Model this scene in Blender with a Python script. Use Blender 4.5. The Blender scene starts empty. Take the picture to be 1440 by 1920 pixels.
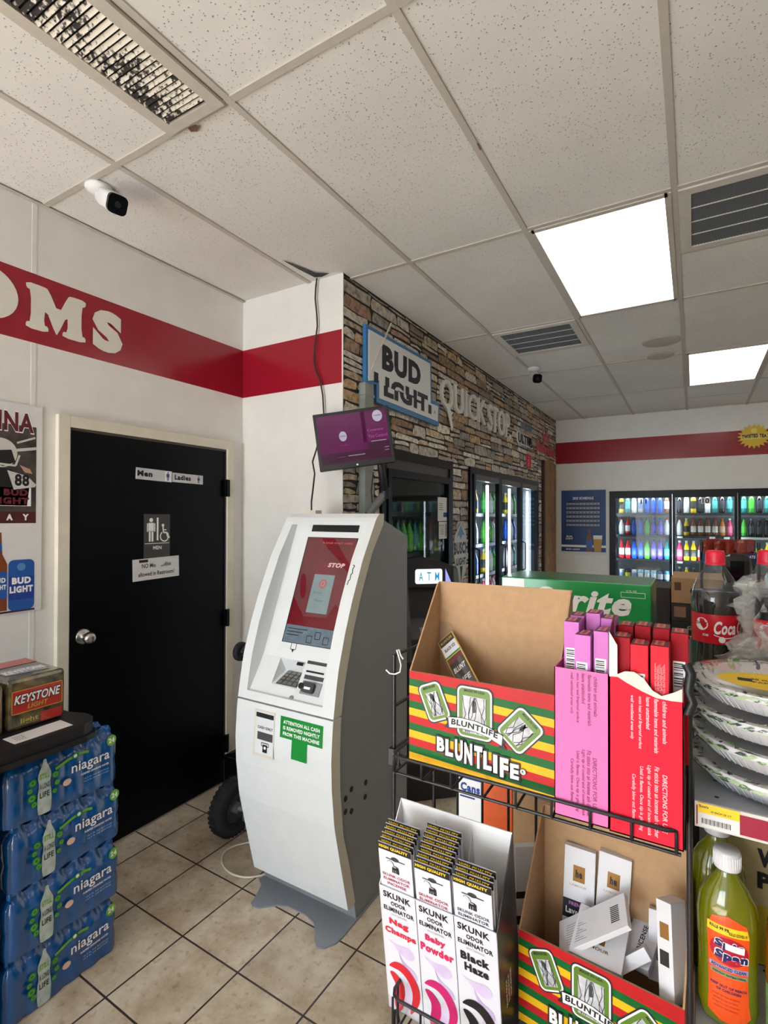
import bpy, bmesh, math, random
from mathutils import Vector, Matrix
random.seed(7)
S = bpy.context.scene
COL = S.collection
PI = math.pi

# ------------------------------------------------------------------ camera
def cam_basis():
    yaw, pit, rol = .536, .009, .002
    cy, sy, cp, sp = math.cos(yaw), math.sin(yaw), math.cos(pit), math.sin(pit)
    f = Vector((-sy*cp, cy*cp, sp)); r = Vector((cy, sy, 0)); u = r.cross(f)
    cr, sr = math.cos(rol), math.sin(rol)
    return cr*r+sr*u, -sr*r+cr*u, f
CR, CU, CF = cam_basis()
cd = bpy.data.cameras.new('camera'); cam = bpy.data.objects.new('camera', cd); COL.objects.link(cam)
cd.sensor_fit = 'VERTICAL'; cd.sensor_height = 36; cd.lens = 977.549/1920*36; cd.clip_start = .02
cam.matrix_world = Matrix(((CR.x, CU.x, -CF.x, 0), (CR.y, CU.y, -CF.y, 0), (CR.z, CU.z, -CF.z, 1.587), (0, 0, 0, 1)))
S.camera = cam

# ------------------------------------------------------------------ world, daylight, exposure
w = bpy.data.worlds.new('world'); S.world = w; w.use_nodes = True
nt = w.node_tree; bg = nt.nodes['Background']
sky = nt.nodes.new('ShaderNodeTexSky'); sky.sky_type = 'NISHITA'; sky.sun_disc = False
sky.sun_elevation = math.radians(40); sky.sun_rotation = math.radians(200)
nt.links.new(sky.outputs[0], bg.inputs[0]); bg.inputs[1].default_value = .12
def area(name, loc, rot, sx, sy, power, col=(1, 1, 1), spread=None):
    l = bpy.data.lights.new(name, 'AREA'); l.shape = 'RECTANGLE'; l.size = sx; l.size_y = sy; l.energy = power; l.color = col
    if spread: l.spread = spread
    o = bpy.data.objects.new(name, l); COL.objects.link(o); o.location = loc; o.rotation_euler = rot; return o
# daylight through the shop window in the front wall (outside the glass, shining in), and the sun
area('daylight_window', (-1.35, -3.62, 1.30), (PI/2+.45, 0, 0), 1.8, 2.1, 105, (.80, .91, 1.0))
sl = bpy.data.lights.new('sun', 'SUN'); sl.energy = 42; sl.angle = .01; sl.color = (.96, .97, 1.0)
so = bpy.data.objects.new('sun', sl); COL.objects.link(so)
so.rotation_euler = Vector((-.10, .85, -1.0)).to_track_quat('-Z', 'Y').to_euler()
S.view_settings.view_transform = 'Standard'; S.view_settings.look = 'None'
S.view_settings.gamma = 1; S.view_settings.exposure = 0.56; S.view_settings.use_curve_mapping = False

# ------------------------------------------------------------------ materials
def lin(c):
    r = []
    for v in c[:3]:
        v = v/255
        r.append(v/12.92 if v <= .04045 else ((v+.055)/1.055)**2.4)
    return (*r, 1)
MATS = {}
def mat(name, col=(200, 200, 200), rough=.55, metal=0, spec=.5, var=.06, bump=0, scale=30, emit=0, coat=0, alpha=None, col2=None):
    if name in MATS: return MATS[name]
    m = bpy.data.materials.new(name); m.use_nodes = True; n = m.node_tree; b = n.nodes['Principled BSDF']
    c = lin(col); b.inputs['Roughness'].default_value = rough; b.inputs['Metallic'].default_value = metal
    b.inputs['Specular IOR Level'].default_value = spec
    if coat: b.inputs['Coat Weight'].default_value = coat; b.inputs['Coat Roughness'].default_value = .08
    tc = n.nodes.new('ShaderNodeTexCoord'); nz = n.nodes.new('ShaderNodeTexNoise'); nz.inputs['Scale'].default_value = scale
    nz.inputs['Detail'].default_value = 5
    n.links.new(tc.outputs['Object'], nz.inputs['Vector'])
    mx = n.nodes.new('ShaderNodeMix'); mx.data_type = 'RGBA'
    k = 1-var
    mx.inputs[6].default_value = (c[0]*k, c[1]*k, c[2]*k, 1) if col2 is None else lin(col2)
    mx.inputs[7].default_value = c
    rp = n.nodes.new('ShaderNodeMapRange'); rp.inputs[1].default_value = .35; rp.inputs[2].default_value = .65
    n.links.new(nz.outputs[0], rp.inputs[0]); n.links.new(rp.outputs[0], mx.inputs[0]); n.links.new(mx.outputs[2], b.inputs['Base Color'])
    if bump:
        bp = n.nodes.new('ShaderNodeBump'); bp.inputs['Strength'].default_value = bump; bp.inputs['Distance'].default_value = .004
        n.links.new(nz.outputs[0], bp.inputs['Height']); n.links.new(bp.outputs[0], b.inputs['Normal'])
    if emit:
        b.inputs['Emission Strength'].default_value = emit; n.links.new(mx.outputs[2], b.inputs['Emission Color'])
    MATS[name] = m; return m
def glassy(name, tint=(255, 255, 255), refl=.9, base=.06, haze=0, hazecol=(255, 255, 255), rough=.02):
    """thin clear sheet: transparent + mirror by angle, plus a little milky haze"""
    if name in MATS: return MATS[name]
    m = bpy.data.materials.new(name); m.use_nodes = True; n = m.node_tree; n.nodes.clear()
    out = n.nodes.new('ShaderNodeOutputMaterial'); tr = n.nodes.new('ShaderNodeBsdfTransparent'); tr.inputs[0].default_value = lin(tint)
    gl = n.nodes.new('ShaderNodeBsdfGlossy'); gl.inputs['Roughness'].default_value = rough; gl.inputs[0].default_value = (refl, refl, refl, 1)
    lw = n.nodes.new('ShaderNodeLayerWeight'); lw.inputs[0].default_value = .5
    pw = n.nodes.new('ShaderNodeMath'); pw.operation = 'POWER'; pw.inputs[1].default_value = 4.5; n.links.new(lw.outputs['Facing'], pw.inputs[0])
    ad = n.nodes.new('ShaderNodeMath'); ad.operation = 'MULTIPLY_ADD'; ad.inputs[1].default_value = .8; ad.inputs[2].default_value = base; ad.use_clamp = True
    n.links.new(pw.outputs[0], ad.inputs[0])
    mx = n.nodes.new('ShaderNodeMixShader'); n.links.new(ad.outputs[0], mx.inputs[0]); n.links.new(tr.outputs[0], mx.inputs[1]); n.links.new(gl.outputs[0], mx.inputs[2])
    last = mx
    if haze:
        df = n.nodes.new('ShaderNodeBsdfDiffuse'); df.inputs[0].default_value = lin(hazecol)
        m2 = n.nodes.new('ShaderNodeMixShader'); m2.inputs[0].default_value = haze
        n.links.new(mx.outputs[0], m2.inputs[1]); n.links.new(df.outputs[0], m2.inputs[2]); last = m2
    n.links.new(last.outputs[0], out.inputs[0]); MATS[name] = m; return m

# ------------------------------------------------------------------ mesh builder
TXT = {}
def glyphs(s, bold=0.0, shear=0.0):
    """triangles of a line of lettering, normalised to the box (0..1, 0..1), and its aspect ratio"""
    key = (s, bold, shear)
    if key in TXT: return TXT[key]
    c = bpy.data.curves.new('t', 'FONT'); c.body = s; c.offset = bold; c.shear = shear; c.resolution_u = 3; c.space_character = 1+bold*2.4
    o = bpy.data.objects.new('t', c); me = bpy.data.meshes.new_from_object(o)
    vs = [(v.co.x, v.co.y) for v in me.vertices]; fs = [tuple(p.vertices) for p in me.polygons]
    bpy.data.objects.remove(o); bpy.data.curves.remove(c); bpy.data.meshes.remove(me)
    if not vs: TXT[key] = ([], [], 1); return TXT[key]
    x0 = min(v[0] for v in vs); x1 = max(v[0] for v in vs); y0 = min(v[1] for v in vs); y1 = max(v[1] for v in vs)
    TXT[key] = ([((x-x0)/(x1-x0), (y-y0)/(y1-y0)) for x, y in vs], fs, (x1-x0)/(y1-y0)); return TXT[key]
def frame(o, u, v): return (Vector(o), Vector(u), Vector(v), Vector(u).cross(Vector(v)).normalized())
def clip_half(poly, a, b, c):
    out = []
    for i in range(len(poly)):
        p, q = poly[i], poly[(i+1) % len(poly)]
        dp, dq = a*p[0]+b*p[1]+c, a*q[0]+b*q[1]+c
        if dp >= 0: out.append(p)
        if (dp >= 0) != (dq >= 0):
            t = dp/(dp-dq); out.append((p[0]+t*(q[0]-p[0]), p[1]+t*(q[1]-p[1])))
    return out
class MB:
    def __init__(s): s.v = []; s.f = []; s.m = []; s.mats = []; s.sm = []; s.T = None
    def mi(s, m):
        if m not in s.mats: s.mats.append(m)
        return s.mats.index(m)
    def add(s, vs, fs, m, smooth=False):
        n = len(s.v)
        s.v += [tuple(s.T @ Vector(p)) if s.T else tuple(p) for p in vs]
        k = s.mi(m)
        for f in fs: s.f.append(tuple(i+n for i in f)); s.m.append(k); s.sm.append(smooth)
        return s
    def box(s, x0, x1, y0, y1, z0, z1, m):
        return s.add([(x, y, z) for x in (x0, x1) for y in (y0, y1) for z in (z0, z1)],
                     [(0, 1, 3, 2), (4, 6, 7, 5), (0, 4, 5, 1), (2, 3, 7, 6), (0, 2, 6, 4), (1, 5, 7, 3)], m)
    def obox(s, F, x0, x1, y0, y1, z0, z1, m):
        o, u, v, n = F
        P = [o+u*x+v*y+n*z for x in (x0, x1) for y in (y0, y1) for z in (z0, z1)]
        return s.add(P, [(0, 1, 3, 2), (4, 6, 7, 5), (0, 4, 5, 1), (2, 3, 7, 6), (0, 2, 6, 4), (1, 5, 7, 3)], m)
    def quad(s, P, m): return s.add(P, [tuple(range(len(P)))], m)
    def cyl(s, p0, p1, r0, m, r1=None, n=16, caps=True, smooth=True):
        r1 = r0 if r1 is None else r1; p0 = Vector(p0); p1 = Vector(p1); d = (p1-p0).normalized()
        a = d.orthogonal().normalized(); b = d.cross(a)
        vs = [p0+(a*math.cos(2*PI*i/n)+b*math.sin(2*PI*i/n))*r0 for i in range(n)]+[p1+(a*math.cos(2*PI*i/n)+b*math.sin(2*PI*i/n))*r1 for i in range(n)]
        s.add(vs, [(i, (i+1) % n, n+(i+1) % n, n+i) for i in range(n)], m, smooth)
        if caps: s.add(vs, [tuple(range(n-1, -1, -1)), tuple(range(n, 2*n))], m)
        return s
    def tube(s, pts, r, m, n=8, closed=False):
        P = [Vector(p) for p in pts]; rings = []; prev = None
        for i, p in enumerate(P):
            t = (P[min(i+1, len(P)-1)]-P[max(i-1, 0)]).normalized()
            a = t.orthogonal().normalized() if prev is None else (prev-t*prev.dot(t)).normalized()
            prev = a; b = t.cross(a); rings.append([p+(a*math.cos(2*PI*k/n)+b*math.sin(2*PI*k/n))*r for k in range(n)])
        vs = [q for g in rings for q in g]; fs = []
        for i in range(len(P)-1):
            for k in range(n): fs.append((i*n+k, i*n+(k+1) % n, (i+1)*n+(k+1) % n, (i+1)*n+k))
        s.add(vs, fs, m, True); s.add(vs, [tuple(range(n-1, -1, -1)), tuple(range((len(P)-1)*n, len(P)*n))], m); return s
    def lathe(s, prof, m, n=24, c=(0, 0, 0), sx=1, sy=1, a0=0, a1=2*PI, smooth=True):
        full = abs(a1-a0-2*PI) < 1e-6; k = n if full else n+1
        vs = [(c[0]+r*math.cos(a0+(a1-a0)*i/n)*sx, c[1]+r*math.sin(a0+(a1-a0)*i/n)*sy, c[2]+z) for r, z in prof for i in range(k)]
        fs = []
        for j in range(len(prof)-1):
            for i in range(n):
                i2 = (i+1) % k if full else i+1
                fs.append((j*k+i, j*k+i2, (j+1)*k+i2, (j+1)*k+i))
        return s.add(vs, fs, m, smooth)
    def prism(s, F, poly, d0, d1, m, mside=None):
        o, u, v, n = F; k = len(poly)
        A = [o+u*x+v*y+n*d0 for x, y in poly]; B = [o+u*x+v*y+n*d1 for x, y in poly]
        area2 = sum(poly[i][0]*poly[(i+1) % k][1]-poly[(i+1) % k][0]*poly[i][1] for i in range(k))
        top = tuple(range(k, 2*k)); bot = tuple(range(k-1, -1, -1))
        if area2 < 0: top = top[::-1]; bot = bot[::-1]
        s.add(A+B, [top, bot], m)
        sd = [(i, (i+1) % k, k+(i+1) % k, k+i) for i in range(k)]
        if area2 < 0: sd = [q[::-1] for q in sd]
        return s.add(A+B, sd, mside or m)
    # flat printing on a face
    def poly(s, F, pts, m, L=1):
        o, u, v, n = F; a = sum(pts[i][0]*pts[(i+1) % len(pts)][1]-pts[(i+1) % len(pts)][0]*pts[i][1] for i in range(len(pts)))
        if a < 0: pts = pts[::-1]
        return s.add([o+u*x+v*y+n*(.00025*L) for x, y in pts], [tuple(range(len(pts)))], m)
    def rect(s, F, x0, y0, x1, y1, m, L=1): return s.poly(F, [(x0, y0), (x1, y0), (x1, y1), (x0, y1)], m, L)
    def disc(s, F, cx, cy, rx, m, L=1, ry=None, n=28, rot=0):
        ry = ry or rx; return s.poly(F, [(cx+rx*math.cos(2*PI*i/n+rot), cy+ry*math.sin(2*PI*i/n+rot)) for i in range(n)], m, L)
    def line(s, F, pts, wd, m, L=1):
        for (x0, y0), (x1, y1) in zip(pts, pts[1:]):
            d = math.hypot(x1-x0, y1-y0) or 1; a, b = -(y1-y0)/d*wd/2, (x1-x0)/d*wd/2
            s.poly(F, [(x0+a, y0+b), (x0-a, y0-b), (x1-a, y1-b), (x1+a, y1+b)], m, L)
        return s
    def text(s, F, t, cx, cy, wd, h, m, L=2, bold=.02, shear=0, rot=0, depth=None, flt=None, arc=0):
        vs, fs, asp = glyphs(t, bold, shear)
        if not vs: return s
        if wd is None: wd = h*asp
        o, u, v, n = F; ca, sa = math.cos(rot), math.sin(rot)
        def pt(x, y, d):
            a, b = (x-.5)*wd, (y-.5)*h+arc*(1-(2*x-1)**2)
            X, Y = cx+ca*a-sa*b, cy+sa*a+ca*b
            return o+u*X+v*Y+n*d
        d1 = .00025*L
        if flt:
            for f in fs:
                pl = clip_half([vs[i] for i in f], *flt)
                if len(pl) > 2: s.add([pt(x, y, d1) for x, y in pl], [tuple(range(len(pl)))], m)
            return s
        if depth:
            s.add([pt(x, y, depth) for x, y in vs], fs, m)
            ed = {}
            for f in fs:
                for i in range(len(f)):
                    e = (f[i], f[(i+1) % len(f)]); ed[e] = 1
            bd = [e for e in ed if (e[1], e[0]) not in ed]; N = len(vs)
            s.add([pt(x, y, depth) for x, y in vs]+[pt(x, y, 0) for x, y in vs], [(e[1], e[0], e[0]+N, e[1]+N) for e in bd], m)
            return s
        return s.add([pt(x, y, d1) for x, y in vs], fs, m)
    def build(s, name, parent=None, bevel=0, shade=False):
        me = bpy.data.meshes.new(name); me.from_pydata(s.v, [], s.f)
        for m in s.mats: me.materials.append(m)
        me.polygons.foreach_set('material_index', s.m); me.polygons.foreach_set('use_smooth', s.sm); me.update()
        o = bpy.data.objects.new(name, me); COL.objects.link(o)
        if parent: o.parent = parent
        if bevel:
            b = o.modifiers.new('b', 'BEVEL'); b.width = bevel; b.segments = 2; b.limit_method = 'ANGLE'; b.angle_limit = math.radians(40)
            b.harden_normals = False
        return o
def tag(o, label, cat, group=None, kind=None):
    o['label'] = label; o['category'] = cat
    if group: o['group'] = group
    if kind: o['kind'] = kind
    return o
def thing(name, label, cat, loc=(0, 0, 0), rz=0, group=None, rx=0, ry=0):
    o = bpy.data.objects.new(name, None); COL.objects.link(o); o.empty_display_size = .05
    o.location = loc; o.rotation_euler = (rx, ry, rz); return tag(o, label, cat, group)
def struct(o): o['kind'] = 'structure'; return o
def copy_tree(o, parent=None):
    c = o.copy(); COL.objects.link(c)
    if parent: c.parent = parent
    for ch in list(o.children): copy_tree(ch, c)
    return c
FX = frame((0, 0, 0), (1, 0, 0), (0, 0, 1))       # faces -y
FY = frame((0, 0, 0), (0, 1, 0), (0, 0, 1))       # faces +x
def fx(x, y, z): return frame((x, y, z), (1, 0, 0), (0, 0, 1))
def fy(x, y, z): return frame((x, y, z), (0, 1, 0), (0, 0, 1))
def ftop(x, y, z, a=0): return frame((x, y, z), (math.cos(a), math.sin(a), 0), (-math.sin(a), math.cos(a), 0))
def chaikin(p, k=2):
    for _ in range(k):
        q = []
        for i in range(len(p)):
            a, b = p[i], p[(i+1) % len(p)]
            q += [(a[0]*.75+b[0]*.25, a[1]*.75+b[1]*.25), (a[0]*.25+b[0]*.75, a[1]*.25+b[1]*.75)]
        p = q
    return p
def rrect(x0, y0, x1, y1, r, n=4):
    P = []
    for cx, cy, a in ((x1-r, y1-r, 0), (x0+r, y1-r, PI/2), (x0+r, y0+r, PI), (x1-r, y0+r, 3*PI/2)):
        for i in range(n+1): P.append((cx+r*math.cos(a+PI/2*i/n), cy+r*math.sin(a+PI/2*i/n)))
    return P
def rrot(x0, y0, x1, y1, r, ang, n=4):
    cx, cy = (x0+x1)/2, (y0+y1)/2; c, s_ = math.cos(ang), math.sin(ang)
    return [(cx+c*(x-cx)-s_*(y-cy), cy+s_*(x-cx)+c*(y-cy)) for x, y in rrect(x0, y0, x1, y1, r, n)]

# common materials
M_wall = mat('wall_paint', (236, 233, 228), .38, var=.04, bump=.25, scale=9)
M_red = mat('red_band_paint', (158, 22, 42), .22, var=.04, bump=.15, scale=14)
M_trim = mat('cream_trim_paint', (228, 220, 203), .4, var=.08, scale=12)
M_black = mat('black_paint', (6, 8, 12), .36, spec=.15, var=.2)
M_blk = mat('black_plastic', (24, 25, 28), .45)
M_wire = mat('black_wire_coating', (30, 27, 32), .38, spec=.6)
M_white = mat('white_paint', (232, 232, 232), .45, var=.02)
M_paper = mat('white_paper', (226, 224, 224), .6, var=.03)
M_card = mat('brown_cardboard', (182, 146, 108), .75, var=.1, bump=.1, scale=60)
M_ink = mat('black_ink', (18, 16, 20), .5)
M_steel = mat('brushed_steel', (190, 188, 184), .28, metal=1)
M_grey = mat('grey_metal', (128, 130, 133), .45, metal=.3)
M_rub = mat('dark_rubber', (40, 42, 45), .75, bump=.3, scale=60)
M_dgrey = mat('dark_grey_plastic', (62, 63, 68), .5)
M_W = mat('white_ink', (245, 245, 245), .5, var=.01)
M_yel = mat('yellow_ink', (248, 208, 32), .45)
M_grn = mat('green_ink', (14, 128, 54), .45)
M_rink = mat('red_ink', (205, 36, 44), .45)
M_blu = mat('blue_ink', (24, 62, 150), .45)

def onZ(px, py, z):
    d = CF+CR*((px-720)/977.549)+CU*((960-py)/977.549); return tuple(Vector((0, 0, 1.587))+d*((z-1.587)/d.z))
# ================================================================== STRUCTURE
XL, XI, YR, YB, ZC = -2.422, -1.66, 2.346, 7.514, 2.928
XR, YF = 5.4, -3.5
def floor_material():
    m = bpy.data.materials.new('beige_ceramic_tiles'); m.use_nodes = True; n = m.node_tree; b = n.nodes['Principled BSDF']
    g = n.nodes.new('ShaderNodeNewGeometry'); mp = n.nodes.new('ShaderNodeMapping'); mp.vector_type = 'TEXTURE'
    mp.inputs['Location'].default_value = (-2.247, 1.926, 0); mp.inputs['Rotation'].default_value = (0, 0, -.021); mp.inputs['Scale'].default_value = (.297, .297, .297)
    n.links.new(g.outputs['Position'], mp.inputs[0])
    br = n.nodes.new('ShaderNodeTexBrick'); br.offset = 0; br.inputs['Scale'].default_value = 1; br.inputs['Brick Width'].default_value = 1; br.inputs['Row Height'].default_value = 1
    br.inputs['Mortar Size'].default_value = .013; br.inputs['Mortar Smooth'].default_value = .3
    br.inputs['Color1'].default_value = (.92, .92, .92, 1); br.inputs['Color2'].default_value = (1.03, 1.03, 1.03, 1); br.inputs['Mortar'].default_value = (0, 0, 0, 1)
    n.links.new(mp.outputs[0], br.inputs[0])
    nz = n.nodes.new('ShaderNodeTexNoise'); nz.inputs['Scale'].default_value = 7; nz.inputs['Detail'].default_value = 8; nz.inputs['Roughness'].default_value = .65
    n.links.new(g.outputs['Position'], nz.inputs[0])
    cr = n.nodes.new('ShaderNodeValToRGB'); e = cr.color_ramp.elements
    e[0].position = .30; e[0].color = lin((176, 152, 124)); e[1].position = .62; e[1].color = lin((224, 210, 188))
    n.links.new(nz.outputs[0], cr.inputs[0])
    n2 = n.nodes.new('ShaderNodeTexNoise'); n2.inputs['Scale'].default_value = 38; n2.inputs['Detail'].default_value = 6
    n.links.new(g.outputs['Position'], n2.inputs[0])
    c2 = n.nodes.new('ShaderNodeValToRGB'); e = c2.color_ramp.elements; e[0].position = .33; e[0].color = (.62, .5, .38, 1); e[1].position = .43; e[1].color = (1, 1, 1, 1)
    n.links.new(n2.outputs[0], c2.inputs[0])
    mu = n.nodes.new('ShaderNodeMix'); mu.data_type = 'RGBA'; mu.blend_type = 'MULTIPLY'; mu.inputs[0].default_value = .55
    n.links.new(cr.outputs[0], mu.inputs[6]); n.links.new(c2.outputs[0], mu.inputs[7])
    m2 = n.nodes.new('ShaderNodeMix'); m2.data_type = 'RGBA'; m2.blend_type = 'MULTIPLY'; m2.inputs[0].default_value = 1
    n.links.new(mu.outputs[2], m2.inputs[6]); n.links.new(br.outputs['Color'], m2.inputs[7])
    m3 = n.nodes.new('ShaderNodeMix'); m3.data_type = 'RGBA'; m3.inputs[7].default_value = lin((72, 52, 52))
    n.links.new(br.outputs['Fac'], m3.inputs[0]); n.links.new(m2.outputs[2], m3.inputs[6]); n.links.new(m3.outputs[2], b.inputs['Base Color'])
    b.inputs['Roughness'].default_value = .42
    bp = n.nodes.new('ShaderNodeBump'); bp.invert = True; bp.inputs['Strength'].default_value = .5; bp.inputs['Distance'].default_value = .003
    n.links.new(br.outputs['Fac'], bp.inputs['Height']); n.links.new(bp.outputs[0], b.inputs['Normal'])
    return m
def ceiling_material():
    m = bpy.data.materials.new('pitted_ceiling_tile'); m.use_nodes = True; n = m.node_tree; b = n.nodes['Principled BSDF']
    g = n.nodes.new('ShaderNodeNewGeometry')
    v = n.nodes.new('ShaderNodeTexVoronoi'); v.inputs['Scale'].default_value = 90
    n.links.new(g.outputs['Position'], v.inputs[0])
    nz = n.nodes.new('ShaderNodeTexNoise'); nz.inputs['Scale'].default_value = 60; nz.inputs['Detail'].default_value = 3; n.links.new(g.outputs['Position'], nz.inputs[0])
    ad = n.nodes.new('ShaderNodeMath'); ad.operation = 'MULTIPLY'; n.links.new(v.outputs[0], ad.inputs[0]); n.links.new(nz.outputs[0], ad.inputs[1])
    cr = n.nodes.new('ShaderNodeValToRGB'); e = cr.color_ramp.elements; e[0].position = .03; e[0].color = (.5, .5, .5, 1); e[1].position = .10; e[1].color = (1, 1, 1, 1)
    n.links.new(ad.outputs[0], cr.inputs[0])
    n3 = n.nodes.new('ShaderNodeTexNoise'); n3.inputs['Scale'].default_value = 2.2; n.links.new(g.outputs['Position'], n3.inputs[0])
    c3 = n.nodes.new('ShaderNodeValToRGB'); e = c3.color_ramp.elements; e[0].position = .3; e[0].color = lin((222, 219, 214)); e[1].position = .7; e[1].color = lin((232, 229, 225))
    n.links.new(n3.outputs[0], c3.inputs[0])
    mu = n.nodes.new('ShaderNodeMix'); mu.data_type = 'RGBA'; mu.blend_type = 'MULTIPLY'; mu.inputs[0].default_value = 1
    n.links.new(c3.outputs[0], mu.inputs[6]); n.links.new(cr.outputs[0], mu.inputs[7]); n.links.new(mu.outputs[2], b.inputs['Base Color'])
    bp = n.nodes.new('ShaderNodeBump'); bp.inputs['Strength'].default_value = .8; bp.inputs['Distance'].default_value = .006
    n.links.new(cr.outputs[0], bp.inputs['Height']); n.links.new(bp.outputs[0], b.inputs['Normal'])
    b.inputs['Roughness'].default_value = .9; b.inputs['Specular IOR Level'].default_value = .1
    return m
b = MB(); b.box(XL-.1, XR, YF, YB+1.3, -.05, 0, floor_material()); struct(b.build('floor'))
b = MB(); b.box(XL-.1, XR, YF, YB+1.3, ZC+.006, ZC+.06, ceiling_material()); struct(b.build('ceiling'))
M_tee = mat('ceiling_tee_paint', (196, 188, 178), .6)
AL = [-1.894+.6096*i for i in range(-1, 13)]; BL = [1.179+1.247*j for j in range(-4, 6)]
b = MB(); b.box(XL, XL+.02, YF, YR, ZC-.004, ZC, M_tee)
for a in AL[1:]:
    b.box(a-.012, a+.012, YF, YB if a > XI else YR, ZC-.001, ZC+.006, M_tee)
for y in BL:
    b.box(XL if y < YR else XI, XR, y-.012, y+.012, ZC-.0005, ZC+.0055, M_tee)
for a, y in ((4, 3.04), (2, 4.296), (4, 6.79), (5, 3.04)):
    b.box(AL[a]+.012, AL[a+1]-.012, y-.012, y+.012, ZC-.0005, ZC+.0055, M_tee)
b.poly(frame((0, 0, ZC-.002), (1, 0, 0), (0, -1, 0)), [(lambda q: (q[0], -q[1]))(onZ(*p, ZC-.002)) for p in ((528, 487), (560, 499), (592, 512), (618, 512), (604, 519), (590, 520), (560, 505))], M_ink, 1)
b.poly(frame((0, 0, ZC-.001), (1, 0, 0), (0, -1, 0)), [(lambda q: (q[0], -q[1]))(onZ(*p, ZC-.002)) for p in ((352, 240), (362, 236), (376, 236), (370, 247), (358, 248))], mat('brown_water_stain', (120, 88, 68), .8), 1)
b.poly(frame((0, 0, ZC-.001), (1, 0, 0), (0, -1, 0)), [(lambda q: (q[0], -q[1]))(onZ(*p, ZC-.002)) for p in ((893, 268), (898, 270), (903, 279), (900, 283))], mat('brown_water_stain', (120, 88, 68), .8), 1)
struct(b.build('ceiling_grid'))

# left wall with its red band and lettering
b = MB()
b.box(XL-.1, XL, YF, YR, 0, ZC+.006, M_wall)
Fl = fy(XL, 0, 0)
b.rect(Fl, YF, 2.327, YR, 2.623, M_red, 1)
for yy in (1.144, -.08):
    b.box(XL, XL+.0016, yy-.010, yy+.010, 0, 2.327, M_wall); b.box(XL, XL+.0016, yy-.010, yy+.010, 2.327, 2.623, M_red); b.box(XL, XL+.0016, yy-.010, yy+.010, 2.623, ZC, M_wall)
struct(b.build('wall_left'))
b = MB()
def ring(F, cx, cy, rx, ry, ix, iy, m, L, n=32):
    o, u, v, nn = F
    P = [o+u*(cx+rx*math.cos(2*PI*i/n))+v*(cy+ry*math.sin(2*PI*i/n))+nn*(.00025*L) for i in range(n)]
    Q = [o+u*(cx+ix*math.cos(2*PI*i/n))+v*(cy+iy*math.sin(2*PI*i/n))+nn*(.00025*L) for i in range(n)]
    b.add(P+Q, [(i, (i+1) % n, n+(i+1) % n, n+i) for i in range(n)], m)
M_let = mat('cream_vinyl', (232, 226, 216), .45, var=.02)
Mp = [(0, 0), (.42, 0), (.42, .13), (.33, .15), (.36, .55), (.56, .02), (.60, .02), (.80, .55), (.80, .14), (.70, .13), (.70, 0), (1.18, 0), (1.18, .13), (1.09, .15), (1.09, .82), (1.18, .87), (1.18, 1), (.86, 1), (.80, .95), (.62, .5), (.42, .97), (.34, 1), (0, 1), (0, .87), (.09, .84), (.09, .15), (0, .13)]
o_ = [(1.112+x*.213, 2.385+y*.195) for x, y in chaikin(Mp, 1)]
Fl = fy(XL+.0016, 0, 0); b.poly(Fl, o_, M_let, 3)
b.text(Fl, 'S', 1.470, 2.473, .150, .200, M_let, 3, bold=.07)
for cx in (.965, .72):
    ring(Fl, cx, 2.487, .118, .108, .045, .062, M_let, 3)
for cx, ch, ww in ((.52, 'R', .17), (.33, 'T', .17), (.14, 'S', .15), (-.04, 'E', .15), (-.24, 'R', .17)):
    b.text(Fl, ch, cx, 2.48, ww, .2, M_let, 3, bold=.06)
tag(b.build('wall_lettering'), 'cream capital letters reading rooms on the red wall band', 'lettering')
# return wall
b = MB(); b.box(XL-.1, XI-.001, YR, YR+.08, 0, ZC+.006, M_wall); b.rect(fx(0, YR, 0), XL, 2.327, XI, 2.623, M_red, 1); struct(b.build('wall_return'))
# back wall with cooler opening
b = MB(); cx0, cx1, cz0, cz1 = -.964, 3.2, .12, 1.93
b.box(XI, cx0, YB, YB+.06, 0, ZC+.006, M_wall); b.box(cx0, cx1, YB, YB+.06, cz1, ZC+.006, M_wall); b.box(cx1, XR, YB, YB+.06, 0, ZC+.006, M_wall); b.box(cx0, cx1, YB, YB+.06, 0, cz0, M_wall)
b.rect(fx(0, YB, 0), XI, 2.327, XR, 2.623, M_red, 1)
for xx in (.26-.45, 1.03, 2.25): b.box(xx-.004, xx+.004, YB-.0015, YB, cz1, 2.327, M_wall); b.box(xx-.004, xx+.004, YB-.0015, YB, 2.623, ZC, M_wall)
struct(b.build('wall_back'))
b = MB(); b.box(XR, XR+.1, YF, YB+1.3, 0, ZC+.06, M_wall); b.rect(frame((XR, 0, 0), (0, -1, 0), (0, 0, 1)), -YB, 2.327, -YF, 2.623, M_red, 1); struct(b.build('wall_right'))
b = MB(); WIN = [(-2.2, .1)]; wz0, wz1 = .08, 2.55
b.box(XL-.1, XR+.1, YF-.1, YF, 0, wz0, M_wall); b.box(XL-.1, XR+.1, YF-.1, YF, wz1, ZC+.06, M_wall)
for x0, x1 in ((XL-.1, WIN[0][0]), (WIN[0][1], XR+.1)): b.box(x0, x1, YF-.1, YF, wz0, wz1, M_wall)
struct(b.build('wall_front'))
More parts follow.
